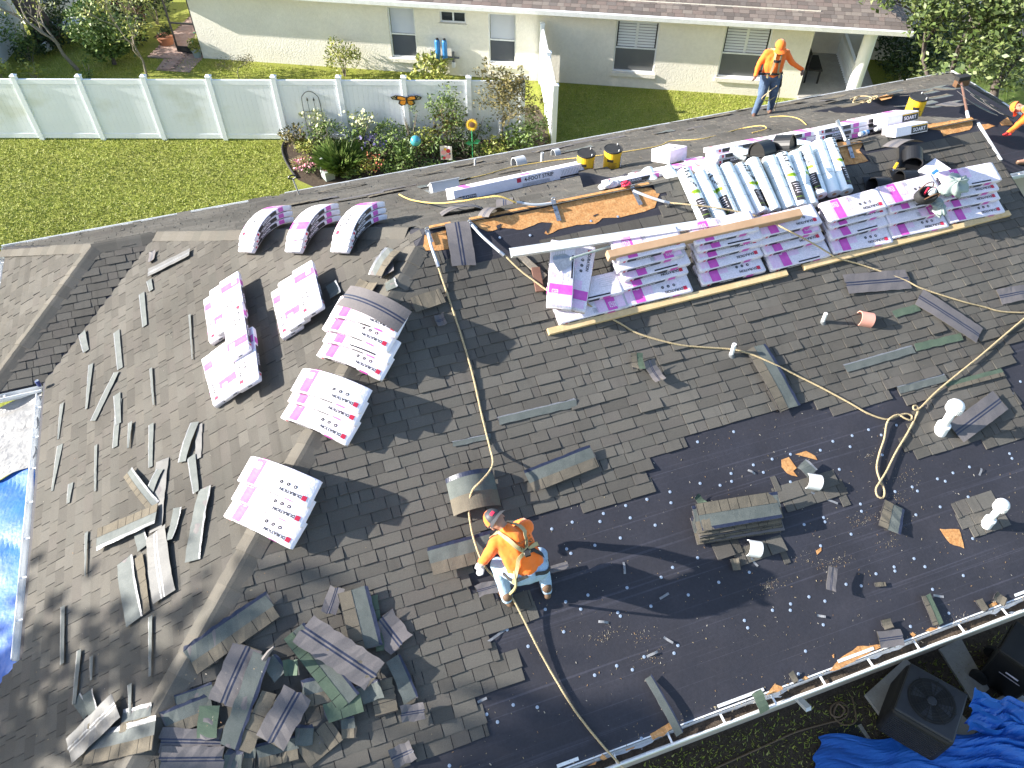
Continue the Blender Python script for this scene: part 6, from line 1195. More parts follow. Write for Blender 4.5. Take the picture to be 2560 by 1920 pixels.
# roof of the neighbour's house
RL0 = -8.0; RL1 = 22.3
NR = Fr(NW.pt(0, EVZ, OVH), NE, V((-NN.x, -NN.y, .42)))
NH = Fr(NW.pt(RL1, EVZ, OVH), -NN, V((-NE.x, -NE.y, .42)))
k2 = math.sqrt(1 + .42 ** 2)
q = MB().mat('nshingle'); D = 5.5
P_ = [NR.pt(-1.6, 0, 0), NR.pt(RL1, 0, 0), NR.pt(RL1 - D, D * k2, 0), NR.pt(-1.6, D * k2, 0)]; Q_ = [p - NR.n * .06 for p in P_]
q.raw(P_ + Q_, [(0, 1, 2, 3), (7, 6, 5, 4), (0, 4, 5, 1), (1, 5, 6, 2), (3, 7, 4, 0)]); nroof = q.build('roof', nb, NB)
q = MB().mat('nshingle'); q.raw([NH.pt(0, 0, 0), NH.pt(9, 0, 0), NH.pt(9 - D, D * k2, 0), NH.pt(D, D * k2, 0)], [(0, 1, 2, 3)]); q.build('roof', nb, NB)
nt_ = tabs(NR, [(-1.6, .01), (RL1, .01), (RL1 - 2.6, 2.6 * k2), (-1.6, 2.6 * k2)], 91, .2, .002, .145, [.17, .2, .25, .3])
nt2 = tabs(NH, [(0, .01), (6, .01), (6, 2 * k2), (2, 2 * k2)], 92, .2, .002, .145, [.17, .2, .25, .3])
nn_ = sorted((t for t in nt_ if show(t) > 0), key=show, reverse=True)[:300]; ids = {id(t) for t in nn_}; cache = {}
for t in nn_:
    w_ = min(WID, key=lambda q: abs(q - (t[2] - t[1])))
    if w_ not in cache:
        I = Fr((0, 0, 0), (1, 0, 0), (0, 1, 0)); q = MB().mat('nshingle'); q.raw(tab_verts([I, -w_ / 2, w_ / 2, 0, .012, 0, 0]), TABF); cache[w_] = q.mesh('shingle', recalc=False)
    put('shingle', cache[w_], nroof, NR.mx((t[1] + t[2]) / 2, t[3], 0) @ Matrix.Scale((t[2] - t[1]) / w_, 4, (1, 0, 0)))
b = MB().mat('nshingle')
for t in nt_ + nt2:
    if id(t) not in ids: b.raw(tab_verts(t), TABF)
tag(b.build('shingle_courses', nb, NB, recalc=False), kind='stuff')
b = MB().mat('alu')                               # fascia gutter and soffit
b.raw([NW.pt(x, z, y) for x in (-1.6, RL1) for y, z in ((OVH - .02, EVZ - .15), (OVH + .10, EVZ - .13), (OVH + .12, EVZ + .0), (OVH - .02, EVZ + .0))], [(0, 1, 5, 4), (1, 2, 6, 5), (2, 3, 7, 6), (3, 0, 4, 7), (0, 3, 2, 1), (4, 5, 6, 7)]); b.build('gutter', nb, NB)
nbox('stucco', -1.6, RL1 - .05, EVZ - .13, EVZ - .08, -.2, OVH - .03, 'soffit', nb, NB)
nbox('stucco', WLEN, RL1 - .05, EVZ - .14, EVZ - .085, -3.4, -.21, 'porch_ceiling', nb, NB)
# porch: slab, column, railing
nbox('conc', WLEN + .01, RL1 - .1, -.05, .12, -3.2, .25, 'porch_slab', nb, NB)
colp = NW.pt(*NW.ab(2136, 214), -.02); colp.z = 0; q = MB().mat('white'); q.lathe([(.23, .1), (.24, .16), (.2, .2), (.19, 2.2), (.23, 2.24), (.23, 2.34)], 28, T(colp)); q.build('column', nb, NB, False)
ca = NW.w2(colp)[0]
rail = nbox('white', ca - .05, ca + .05, .92, 1.0, -3.2, -.3, 'railing', nb, NB)
for k in range(16):
    p = NW.pt(ca, 0, -.45 - k * .17); q = MB().mat('white'); q.lathe([(.05, .18), (.03, .25), (.055, .45), (.03, .75), (.05, .92)], 8, T(p)); q.build('baluster', rail)
q = MB().mat('white'); p0, p1 = NW.pt(ca - .12, 2.3, -.2), NW.pt(ca - .12, 0.1, -3.1); q = None
for k, (a, y) in enumerate(((WLEN + .5, -1.4),)):  # dark bench on the porch
    t = thing('porch_bench', 'dark bench standing in the shade of the porch', 'bench', NW.mx(a, 0, y) @ RX(-PI / 2) if 0 else T(NW.pt(a, .12, y)) @ RZ(math.atan2(NE.y, NE.x)))
    MB().mat('blackm').box((0, 0, .43), (.5, 1.1, .05)).build('seat', t); MB().mat('blackm').box((-.22, 0, .7), (.05, 1.1, .5)).build('backrest', t)
    for x in (-.2, .2):
        for y_ in (-.5, .5): MB().mat('blackm').box((x, y_, .2), (.05, .05, .42)).build('leg', t)
# water filter on the wall
fa, fz = NW.ab(1110, 170); fz = .55; t = thing('water_filter', 'two blue filter tanks with grey pipes fixed to the cream wall', 'water filter', T(NW.pt(fa, fz, .0)) @ RZ(math.atan2(NE.y, NE.x)))
for x in (-.13, .10): MB().mat('filt').lathe([(.075, .05), (.085, .12), (.085, .60), (.06, .66), (.02, .67)], 16, T(x, -.16, 0)).build('tank', t, None, True); MB().mat('blackm').lathe([(.05, .63), (.05, .70), (.02, .71)], 12, T(x, -.16, 0)).build('cap', t)
MB().mat('shade').tube([(-.5, -.12, .1), (.55, -.12, .1)], .035, 8).build('manifold', t); MB().mat('shade').tube([(-.35, -.12, .1), (-.35, -.12, .28)], .04, 8).build('valve', t); MB().mat('shade').tube([(.36, -.12, -.2), (.36, -.12, .28)], .045, 8).build('riser', t); MB().mat('pvc').box((.36, -.15, -.12), (.1, .1, .16)).build('meter', t); MB().mat('shade').tube([(-.3, -.12, .1), (-.3, -.12, -.45)], .03, 8).build('drop_pipe', t)
# ------------------------------------------------------------------ white vinyl fence
def fence(pts, label, hgt=1.83, nboard=12, last=True):
    t = thing('fence', label, 'fence', T(V((pts[0][0], pts[0][1], 0)))); O = V((pts[0][0], pts[0][1], 0))
    pm = MB().mat('fencem').box((0, 0, hgt / 2 + .04), (.13, .13, hgt + .08)).mesh('post'); cm_ = MB().mat('fencem').box((0, 0, .015), (.155, .155, .03)).box((0, 0, .045), (.15, .15, .03), None, .3).mesh('post_cap')
    for i, p in enumerate(pts):
        if i == len(pts) - 1 and not last: break
        p = V((p[0], p[1], 0)) - O; d = V((*pts[min(i + 1, len(pts) - 1)], 0)) - V((*pts[max(i - 1, 0)], 0)); m = T(p) @ RZ(math.atan2(d.y, d.x)); o = put('post', pm, t, m); put('post_cap', cm_, o, T(0, 0, hgt + .08))
    for p, q in zip(pts, pts[1:]):
        p, q = V((*p, 0)) - O, V((*q, 0)) - O; d = q - p; L_ = d.length - .13; m0 = T((p + q) / 2) @ RZ(math.atan2(d.y, d.x))
        for z, h_ in ((.12, .14), (hgt - .07, .14)): MB().mat('fencem').box((0, 0, z), (L_, .05, h_)).build('rail', t, m0)
        bm_ = MB().mat('board').box((0, 0, (hgt) / 2 + .02), (L_ / nboard - .003, .028, hgt - .34)).mesh('board')
        for k in range(nboard): put('board', bm_, t, m0 @ T(-L_ / 2 + L_ * (k + .5) / nboard, 0, 0))
    return t
M['board'] = mat('stained vinyl board', (.79,.82,.86), (.77,.805,.845), .42, .35, fine=(3, .03), spec=.4)
def dirt(m):                                      # greenish mildew low on the boards, with its own blotchy shape
    t = m.node_tree; N = t.nodes; L = t.links; p = N['Principled BSDF']; src = p.inputs['Base Color'].links[0].from_socket
    g = N.new('ShaderNodeNewGeometry'); mp = N.new('ShaderNodeMapping'); mp.inputs['Scale'].default_value = (.9, .9, 1.6); L.new(g.outputs['Position'], mp.inputs[0]); n = N.new('ShaderNodeTexNoise'); n.inputs['Scale'].default_value = .75; n.inputs['Detail'].default_value = 5; L.new(mp.outputs[0], n.inputs['Vector'])
    r = N.new('ShaderNodeMapRange'); r.inputs[1].default_value = .54; r.inputs[2].default_value = .80; r.inputs[4].default_value = .6; L.new(n.outputs[0], r.inputs[0])
    mx = N.new('ShaderNodeMix'); mx.data_type = 'RGBA'; L.new(r.outputs[0], mx.inputs[0]); L.new(src, mx.inputs[6]); mx.inputs[7].default_value = (.44, .43, .24, 1); L.new(mx.outputs[2], p.inputs['Base Color'])
dirt(M['board'])
fd = V((.943, -.332)); fpts = [(-6.19 + fd.x * 1.80 * k, 24.28 + fd.y * 1.80 * k) for k in range(-2, 8)]
G0 = gp(1352, 209); 
fpts.append((fpts[-1][0] + fd.x * 1.5, fpts[-1][1] + fd.y * 1.5))
fence(fpts, 'long white vinyl privacy fence with stained panels along the lawn')
G1 = gp(1383, 372); cr_ = V((fpts[-1][0], fpts[-1][1]))
gl_ = [(G0.x, G0.y), ((G0.x + G1.x) / 2, (G0.y + G1.y) / 2), (G1.x, G1.y)]
fence(gl_, 'white vinyl fence seen edge-on joining the cream wall', 1.83, 10)
# ------------------------------------------------------------------ garden bed in front of the fence
def fx(s_, off): return V((fpts[0][0] + fd.x * s_ + fd.y * off, fpts[0][1] + fd.y * s_ - fd.x * off, 0))
bed = [gp(*q) for q in ((712, 352), (708, 375), (715, 400), (728, 425), (745, 450), (800, 475), (1100, 440), (1380, 390), (1365, 300), (1340, 262), (1100, 340), (860, 345))]
sheet('mulch_bed', [(p.x, p.y) for p in bed], 'soil_and_shade', .006)
ed = spline([gp(*q) + V((0, 0, .03)) for q in ((722, 345), (709, 362), (707, 380), (714, 402), (727, 425), (742, 446))], 6); q = MB().mat('blackm'); q.tube(ed, .035, 6); tag(q.build('bed_edging'), 'curved black plastic edging round the end of the garden bed', 'edging')
GB = lambda x, y: gp(x, y, .01)
for a in [('small reddish-green shrub at the tip of the garden bed', GB(738, 372), .75, .34, 420, .10, 'olive', .5, 9), ('bushy green plant behind the grassy clump', GB(822, 378), .8, .5, 500, .09, 'leaf', .4, 10), ('broad-leaved green plant beside the blue glass ball', GB(1000, 402), .75, .62, 750, .13, 'leaf', .35, 12), ('dark green plant under the sunflower', GB(1165, 392), .75, .45, 420, .12, 'leafd', .35, 9), ('low green shrub beside the pipe feeder', GB(1215, 412), .55, .48, 560, .07, 'leaf', .6, 9), ('leafy shrub in the fence corner', GB(1310, 382), .85, .62, 700, .12, 'leaf', .4, 12), ('low grey-leaved plants by the roof edge', GB(1035, 432), .35, .55, 420, .06, 'leaf', .6, 9), ('green plant between the violet spikes and the flag', GB(1085, 395), .6, .4, 400, .1, 'leaf', .4, 8)]:
    plant(*a, group='garden bed plants', stems=3, seed=len(a[0]), zc=.5)
plant('tall variegated shrub with cream leaves before the fence', GB(800, 362), 1.0, .5, 420, .09, 'leaf', .45, 10, group='garden bed plants', extra=[('cream', 170, .08, .75)], seed=3)
plant('second variegated shrub with cream flower tips before the fence', GB(905, 362), 1.0, .55, 520, .09, 'leaf', .45, 10, group='garden bed plants', extra=[('cream', 130, .08, .85)], seed=4)
plant('mounded plant full of coral flowers at the roof edge', GB(925, 436), .5, .46, 380, .07, 'leafy', .5, 9, group='garden bed plants', extra=[('coral', 90, .06, .7)], seed=5)
plant('low patch of pink flowers near the stone statue', GB(765, 432), .3, .36, 220, .07, 'leaf', .5, 8, group='garden bed plants', extra=[('pinkf', 90, .07, .8)], seed=6)
plant('violet flowering plant in the middle of the bed', GB(945, 405), .7, .5, 420, .08, 'leaf', .4, 9, group='garden bed plants', extra=[('violet', 90, .08, .85)], seed=7)
plant('tall loose shrub growing up against the fence', GB(1122, 362), 1.75, .55, 1300, .085, 'leaf', .4, 16, group='garden bed plants', extra=[('olive', 420, .08, .35)], seed=8)
for k_, (x_, y_, h_, r_, mm_) in enumerate(((770, 385, .55, .4, 'leafy'), (880, 385, .7, .5, 'leaf'), (985, 375, .8, .5, 'leaf'), (1060, 385, .7, .5, 'leafy'), (1190, 350, .9, .5, 'leaf'), (1250, 400, .6, .5, 'leafy'), (1330, 350, 1.0, .45, 'leaf'), (1000, 430, .35, .5, 'leaf'), (870, 440, .35, .45, 'leaf'), (1110, 425, .3, .4, 'leaf'))): plant('leafy green filler plant between the flowers of the garden bed', GB(x_, y_), h_, r_, 520, .09, mm_, .4, 12, group='green filler plants of the garden bed', stems=2, seed=70 + k_)
plant('wispy tall stems beside the butterfly ornament', GB(1030, 372), 1.3, .4, 240, .07, 'leaf', .3, 9, group='garden bed plants', seed=9, stems=8)
spikes('large spiky green grass-like clump in the garden bed', GB(855, 425), .95, .85, 900, 'leaf', 'garden bed plants', seed=2)
spikes('tuft of dry straw-coloured grass at the bed edge', GB(752, 415), .3, .35, 160, 'dryg', 'garden bed plants', seed=3)
tree('small thin tree with brownish drooping leaves in the fence corner', GB(1258, 372), 2.3, .75, 1500, .10, 'olive', 5, 3, .035, 'bark', .35, (.02, .05), None, 10, .42)
tb_ = NW.pt(*NW.ab(790, 300)) ; bs = fx(10.6, -.12)
def onfence(x, y, off=.06):                        # point on the face of the long fence
    n_ = V((fd.y, -fd.x, 0)); F_ = Fr(fx(0, 0), (fd.x, fd.y, 0), (0, 0, 1)); return F_.px(x, y, off), F_
p, FF = onfence(790, 320, .10); t = thing('trellis', 'thin black arched metal trellis leaning on the fence', 'trellis', T(V((p.x, p.y, 0))) @ RZ(math.atan2(fd.y, fd.x)))
MB().mat('black').tube(spline([(-.25, 0, 0), (-.25, 0, 1.2), (-.18, 0, 1.45), (0, 0, 1.55), (.18, 0, 1.45), (.25, 0, 1.2), (.25, 0, 0)], 5), .010, 6).build('arch', t)
for x in (-.09, .09): MB().mat('black').tube([(x, 0, 0), (x, 0, 1.25)], .007, 6).build('bar', t); MB().mat('black').lathe([(.001, 1.25), (.03, 1.29), (.001, 1.38)], 6, T(x, 0, 0)).build('finial', t)
for z in (.5, .95): MB().mat('black').tube([(-.25, 0, z), (.25, 0, z)], .007, 6).build('crossbar', t)
p, FF = onfence(1016, 248, .09); t = thing('butterfly_ornament', 'orange monarch butterfly ornament fixed to a fence post', 'ornament', axes(p, FF.u, FF.n) @ Matrix.Scale(1.0, 4))
for s_ in (-1, 1):
    for nm, outer, inner, mm in (('forewing', [(0, .05), (.12, .10), (.30, .12), (.44, .07), (.40, .0), (.22, -.03), (0, -.02)], [(.03, .04), (.13, .075), (.24, .08), (.25, .02), (.12, -.01), (.03, -.01)], 'orangew'), ('hindwing', [(0, -.01), (.2, -.02), (.24, -.12), (.16, -.19), (.05, -.17), (0, -.08)], [(.02, -.03), (.16, -.04), (.19, -.11), (.13, -.16), (.05, -.14)], 'orangew')):
        o = MB().mat('ink').prism([(x * s_, y) for x, y in outer], .012, RX(0) @ Matrix.Identity(4)).build(nm, t); MB().mat(mm).prism([(x * s_, y) for x, y in inner], .006, T(0, 0, .012)).build('wing_patch', o)
    for x, y in ((.30, .09), (.34, .06), (.38, .07), (.32, .02), (.36, .02)): MB().mat('cream').lathe([(.012, 0), (.012, .004)], 8, T(x * s_, y, .0135)).build('wing_spot', t)
MB().mat('ink').tube([(0, -.12, .02), (0, .08, .02)], .02, 8).build('body', t)
p = gp(1039, 352, .95); t = thing('gazing_ball', 'shiny blue glass ball on a stake among the plants', 'ornament', T(V((p.x, p.y, 0)))); MB().mat('orb').lathe([(.002, .81)] + [(.145 * math.cos(a), .95 + .145 * math.sin(a)) for a in [-1.4 + .2 * k for k in range(15)]] + [(.002, 1.096)], 24).build('ball', t, None, True); MB().mat('black').tube([(0, 0, 0), (0, 0, .82)], .012, 6).build('stake', t)
p = gp(1116, 392, .45); t = thing('garden_flag', 'small bright floral garden flag on a stake in the bed', 'flag', T(V((p.x, p.y, 0))) @ RZ(-.3)); MB().mat('black').tube([(-.17, 0, 0), (-.17, 0, .8), (.17, 0, .82)], .008, 6).build('pole', t); q = MB().mat('wrap'); q.grid(lambda u, v: V((-.16 + .32 * u, .02 * math.sin(u * 5), .36 + .42 * v)), 6, 6); fl = q.build('cloth', t)
for k, (mm, x, z, r_) in enumerate((('pinkf', -.07, .6, .07), ('red', .06, .64, .06), ('pinkf', .05, .48, .07), ('flower', -.02, .70, .04), ('hose', -.1, .46, .04), ('red', -.06, .44, .045), ('violet', .1, .56, .03))): MB().mat(mm).face([(x + r_ * math.cos(a), -.006 + .02 * math.sin((x + .16) / .32 * 5), z + r_ * math.sin(a)) for a in [2 * PI * i / 9 for i in range(9)]]) ; q = MB().mat(mm); q.face([(x + r_ * math.cos(a), -.024 - .002 * k, z + r_ * math.sin(a)) for a in [2 * PI * i / 9 for i in range(9)]]); q.build('flower_print', t)
p = gp(1180, 312, 1.15); t = thing('sunflower_ornament', 'tall sunflower ornament standing before the fence', 'ornament', T(V((p.x, p.y, 0)))); hm_ = axes((0, 0, 1.15), (1, 0, 0), (-.2, -.8, .6)); MB().mat('hose').tube([(0, .05, 0), (0, .03, 1.1)], .015, 6).build('stem', t); MB().mat('brown').lathe([(.075, .0), (.07, .03), (.01, .035)], 16, hm_).build('flower_centre', t)
for k in range(18): q = MB().mat('flower'); a = 2 * PI * k / 18; q.raw([hm_ @ V((math.cos(a + e) * r_, math.sin(a + e) * r_, z)) for r_, e, z in ((.07, -.15, .0), (.12, -.17, .012), (.18, 0, .0), (.12, .17, .012), (.07, .15, 0))], [(0, 1, 2, 3, 4)]); q.build('petal', t)
for s_ in (-1, 1): q = MB().mat('hose'); q.raw([(0, 0, .6), (s_ * .12, -.03, .72), (s_ * .22, -.04, .66), (s_ * .12, -.05, .58)], [(0, 1, 2, 3)]); q.build('leaf', t)
p = gp(812, 442); t = thing('garden_statue', 'small grey kneeling stone figure beside a pale blue planter', 'statue', T(p)); blob('figure', [cap_((0, 0, .05), .09, (0, .03, .25), .075), cap_((0, .03, .25), .07, (.0, .02, .42), .05), cap_((0, .0, .50), .055, (0, 0, .53), .055), cap_((.05, -.02, .36), .03, (.08, -.12, .24), .025), cap_((-.05, -.02, .36), .03, (-.08, -.12, .24), .025)], 'statue', t, .014, 2)
p = gp(822, 446); t = thing('planter', 'pale blue square planter beside the stone figure', 'planter', T(p) @ RZ(.3)); MB().mat('teal' if 0 else 'cloth').box((0, 0, .14), (.26, .26, .28), None, 1.15).build('pot', t); q = MB().mat('pinkf'); leafball(q, (0, 0, .32), (.14, .14, .08), 60, .06, R, 5); q.build('flowers', t)
p = gp(1252, 372); t = thing('bird_feeder', 'grey tube bird feeder on a pole by the thin tree', 'bird feeder', T(p)); MB().mat('shade').tube([(0, 0, 0), (0, 0, .6)], .012, 6).build('pole', t); MB().mat('greyp').lathe([(.05, .55), (.05, .85), (.06, .86), (.02, .9)], 12).build('tube', t); MB().mat('shade').lathe([(.08, .53), (.08, .55)], 12).build('tray', t)
# ------------------------------------------------------------------ yard between fence and neighbour
plant('round yellow-green shrub with spiky tips behind the fence', gp(862, 190), 1.15, .55, 800, .12, 'leafy', .3, 12, stems=4, seed=31, up=.8)
plant('low bright green broad-leaved shrub below the filter tanks', gp(1075, 215), .85, .75, 700, .17, 'leafy', .4, 12, stems=3, seed=32)
tree('almost bare twiggy shrub before the cream wall', gp(600, 200), 1.25, .4, 60, .05, 'olive', 33, 5, .016, 'bark', .4, (0, 0), None, 0, .28, 'shrub')
plant('small green shrub at the fence by the bare tree', gp(225, 198), .7, .2, 160, .09, 'leaf', .5, 6, stems=3, seed=34)
plant('yellow-leaved sapling behind the fence', gp(95, 205), .7, .42, 170, .11, 'leafy', .45, 9, stems=6, seed=35)
plant('leafy shrub at the end of the fence', gp(15, 215), .9, .5, 380, .1, 'leafy', .5, 9, stems=5, seed=36)
plant('green shrub before the white wall', gp(75, 150), 1.6, .5, 620, .11, 'leaf', .5, 12, stems=6, seed=37)
plant('low dark green shrub by the bucket', gp(80, 155), .7, .5, 420, .1, 'leafd', .5, 9, stems=3, seed=38)
tree('bare knobbly tree with few yellow leaves behind the fence', gp(195, 175), 2.3, .5, 260, .09, 'leafy', 12, 3, .07, 'bark', .5, (-.28, 0), None, 0, .5)
tree('thin grey tree with sparse yellow-green leaves behind the fence', gp(368, 192), 2.7, .8, 620, .10, 'leafy', 14, 4, .045, 'bark', .5, (-.05, 0), None, 0, .38)
tree('dense dark green tree beside the patio', (*gp(250, 62, 1.3)[:2], 0), 1.9, 1.0, 4600, .13, 'leaf', 15, 3, .08, 'barkd', .5, (0, 0), None, 18, .22)
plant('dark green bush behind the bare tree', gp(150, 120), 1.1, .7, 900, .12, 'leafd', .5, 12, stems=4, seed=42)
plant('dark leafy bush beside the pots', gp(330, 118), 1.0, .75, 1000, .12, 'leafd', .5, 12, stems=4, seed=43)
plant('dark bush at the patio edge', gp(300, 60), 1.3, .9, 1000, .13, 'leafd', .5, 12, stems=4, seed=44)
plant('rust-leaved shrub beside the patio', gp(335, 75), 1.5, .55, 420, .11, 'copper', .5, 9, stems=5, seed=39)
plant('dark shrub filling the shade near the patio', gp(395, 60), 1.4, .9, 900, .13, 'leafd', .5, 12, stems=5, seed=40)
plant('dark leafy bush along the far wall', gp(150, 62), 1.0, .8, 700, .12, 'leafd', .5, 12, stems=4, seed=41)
def wallseg(p, q, h, label, th=.2, m='stuccow'):
    p, q = V(p), V(q); d = q - p; b = MB().mat(m); b.box((d.length / 2, 0, h / 2), (d.length, th, h)); return tag(b.build('garden_wall', None, T(p) @ RZ(math.atan2(d.y, d.x))), label, 'wall')
M['whitewall'] = mat('white painted wall', (.70,.73,.76), (.62,.64,.62), .9, 1.2, fine=(6, .1))
wallseg(gp(-60, 235), gp(62, 88), 2.2, 'white painted garden wall at the end of the fence', .2, 'whitewall')
wallseg(gp(62, 60), gp(215, 10), 2.0, 'weathered grey-white wall behind the leaning trunk', .2, 'whitewall')
pt0 = gp(130, 108); q = MB().mat('barkd'); q.tube([pt0, pt0 + V((-.4, .3, 1.6)), pt0 + V((-1.0, .6, 3.6)), pt0 + V((-1.3, .9, 5.5))], [.42, .34, .30, .28], 14); t = thing('palm_tree', 'thick grey leaning palm trunk by the white wall', 'tree', T(pt0)); o = q.build('trunk', t, T(-pt0), True)
p = gp(108, 135); t = thing('white_bucket', 'tipped white bucket under the green shrub', 'bucket', T(p + V((0, 0, .15))) @ RY(1.2)); MB().mat('pvc').lathe([(.13, 0), (.16, .3), (.15, .3), (.12, .02)], 18).build('pail', t); MB().mat('gal').tube([(.16 * math.cos(a), .16 * math.sin(a), .3 + .1 * math.sin(a)) for a in [PI * k / 8 for k in range(9)]], .004, 5).build('handle', t)
p = gp(188, 92); t = thing('wheelbarrow', 'pale wheelbarrow tray standing in the dark corner', 'wheelbarrow', T(p + V((0, 0, .3))) @ RZ(.2)); MB().mat('greyp').box((0, 0, .12), (.9, .55, .25), None, 1.25).build('tray', t); MB().mat('blackm').lathe([(.18, -.04), (.18, .04)], 16, T(.6, 0, -.1) @ RX(PI / 2)).build('wheel', t)
for s_ in (-1, 1): MB().mat('bark').tube([(.5, .12 * s_, -.08), (-.9, .28 * s_, .15)], .02, 6).build('handle', t)
# patio with brick pavers, door frame, pots, hose
pv = thing('patio', 'patio of reddish brick pavers beside the cream wall', 'patio', T(NW.pt(-1.2, 0, -2)))
pm_ = MB().mat('paver').box((0, 0, .02), (.195, .095, .05)).mesh('paver'); ang = math.atan2(NE.y, NE.x); cnt = 0
for i in range(-9, 0):
    for j in range(-42, 11):
        if cnt >= 300 and 0: break
        if i * .2 < -1.2 and j > 2: continue
        x, y = i * .2 + (j % 2) * .1, j * .1
        px_ = pix(NW.pt(x, 0, y))
        if px_[1] < -20 or px_[0] > 560: continue
        cnt += 1
        if cnt <= 300: put('paver', pm_, pv, T(-NW.pt(-1.2, 0, -2)) @ T(NW.pt(x, .0, y)) @ RZ(ang))
sheet('patio_ground', [tuple(NW.pt(x, 0, y)[:2]) for x, y in ((-1.9, -9), (-.02, -9), (-.02, 1.1), (-1.2, 1.1), (-1.3, .2), (-1.9, .2))], 'paver', .012)
t = thing('screen_door', 'dark framed screen door standing open at the house corner', 'door', T(NW.pt(-.12, 0, -.25)) @ RZ(ang + PI))
for x0, x1, z0, z1 in ((0, .05, 0, 2.1), (.85, .9, 0, 2.1), (.05, .85, 0, .25), (.05, .85, 1.0, 1.05), (.05, .85, 2.05, 2.1)): MB().mat('blackm').box(((x0 + x1) / 2, 0, (z0 + z1) / 2), (x1 - x0, .04, z1 - z0)).build('frame_bar', t)
p = NW.pt(-.35, .06, -1.6); q = MB().mat('hose'); q.tube(spline([p + V((-.6, .5, 0)), p + V((-.3, .2, 0)), p + V((0, .3, 0)), p + V((.1, -.1, 0)), p + V((-.3, -.3, 0)), p + V((-.7, -.1, .0)), p + V((-.5, -.6, 0)), p + V((-.1, -.8, 0))], 8), .018, 6); tag(q.build('garden_hose'), 'green garden hose lying in loops on the patio', 'hose')
p = gp(495, 142); t = thing('potted_plant', 'bright green potted plant at the cream wall corner', 'potted plant', T(p)); MB().mat('cloth').lathe([(.12, 0), (.15, .2), (.16, .22)], 16).build('pot', t); q = MB().mat('leafy'); leafball(q, (0, 0, .45), (.2, .2, .25), 260, .11, R, 8, .4, .6); q.build('foliage', t, None, False, False)
p = gp(418, 112); t = thing('potted_plant', 'terracotta pot with spiky plant at the patio edge', 'potted plant', T(p)); MB().mat('terra').lathe([(.22, 0), (.28, .3), (.3, .32), (.27, .32)], 18).build('pot', t); q = MB().mat('leafd'); leafball(q, (0, 0, .42), (.25, .25, .15), 120, .2, R, 8, .2, .6); q.build('foliage', t, None, False, False)
# ------------------------------------------------------------------ right background: hedge, oak, palm, drive, car
sheet('driveway', [tuple(gp(*q)[:2]) for q in ((2230, -160), (2800, -160), (2800, 160), (2560, 205), (2430, 130), (2340, 60))], 'asphalt', .008)
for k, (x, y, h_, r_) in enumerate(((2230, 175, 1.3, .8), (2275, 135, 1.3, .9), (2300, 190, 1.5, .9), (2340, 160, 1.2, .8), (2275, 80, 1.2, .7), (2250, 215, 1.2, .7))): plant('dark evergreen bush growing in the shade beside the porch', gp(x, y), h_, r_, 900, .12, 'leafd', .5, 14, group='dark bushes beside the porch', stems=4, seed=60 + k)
tree('broad oak with pale green leaves reaching in beside the driveway', (*gp(2440, 28, 4.1)[:2], 0), 5.6, 1.35, 5200, .15, 'leafo', 21, 4, .13, 'barkd', .5, (-.04, 0), None, 18, .40, 'tree', .66)
tree('second oak overhanging the street beyond the driveway', (*gp(2585, 5, 4.4)[:2], 0), 6.0, 1.4, 4200, .15, 'leafo', 23, 4, .14, 'barkd', .5, (0, 0), None, 18, .42, 'tree', .66)
pc = gp(2455, 300); t = thing('palm_tree', 'low feathery palm with arching fronds behind the rear roof corner', 'palm', T(pc)); MB().mat('barkd').lathe([(.22, 0), (.26, .5), (.2, 1.3), (.12, 1.45)], 12).build('trunk', t); rp = random.Random(9)
for k in range(34):
    a = k * 2.399 + rp.uniform(-.2, .2); el = rp.uniform(.15, 1.25); L_ = rp.uniform(1.9, 2.7); P_ = []
    for i in range(10):
        s_ = i / 9; P_.append(V((math.cos(a) * L_ * s_ * math.cos(el) , math.sin(a) * L_ * s_ * math.cos(el), 1.4 + L_ * s_ * math.sin(el) - 1.25 * s_ * s_)))
    q = MB().mat('palm'); q.tube(P_, [.018 - .0015 * i for i in range(10)], 4); P2 = spline(P_, 5)
    for i in range(6, len(P2) - 1):
        d = (P2[i + 1] - P2[i]).normalized(); sd = d.cross(V((0, 0, 1))).normalized(); ll = .42 * math.sin(min(1, i / len(P2) + .12) * PI * .93) + .06
        for s_ in (-1, 1):
            tip = P2[i] + sd * s_ * ll * .8 + d * ll * .5 + V((0, 0, -.12 * ll + .08)); mdp = (P2[i] + tip) / 2 + V((0, 0, .02)); q.raw([P2[i], mdp + d * .016, tip, mdp - d * .016], [(0, 1, 2, 3)])
    q.build('frond', t, None, False, False)
cp = gp(2292, 22); t = thing('parked_car', 'white car parked beyond the neighbour house, partly hidden by the roof', 'car', T(cp) @ RZ(math.atan2(NE.y, NE.x) + .1)); prof = [(-2.2, .35), (-2.15, .75), (-1.5, .9), (-.8, 1.38), (.6, 1.42), (1.3, .98), (2.1, .85), (2.2, .4)]
b = MB().mat('carp'); b.prism([(x, z) for x, z in prof], 1.7, T(0, .85, 0) @ RX(PI / 2)); o = b.build('body', t); md = o.modifiers.new('b', 'BEVEL'); md.width = .08; md.segments = 3
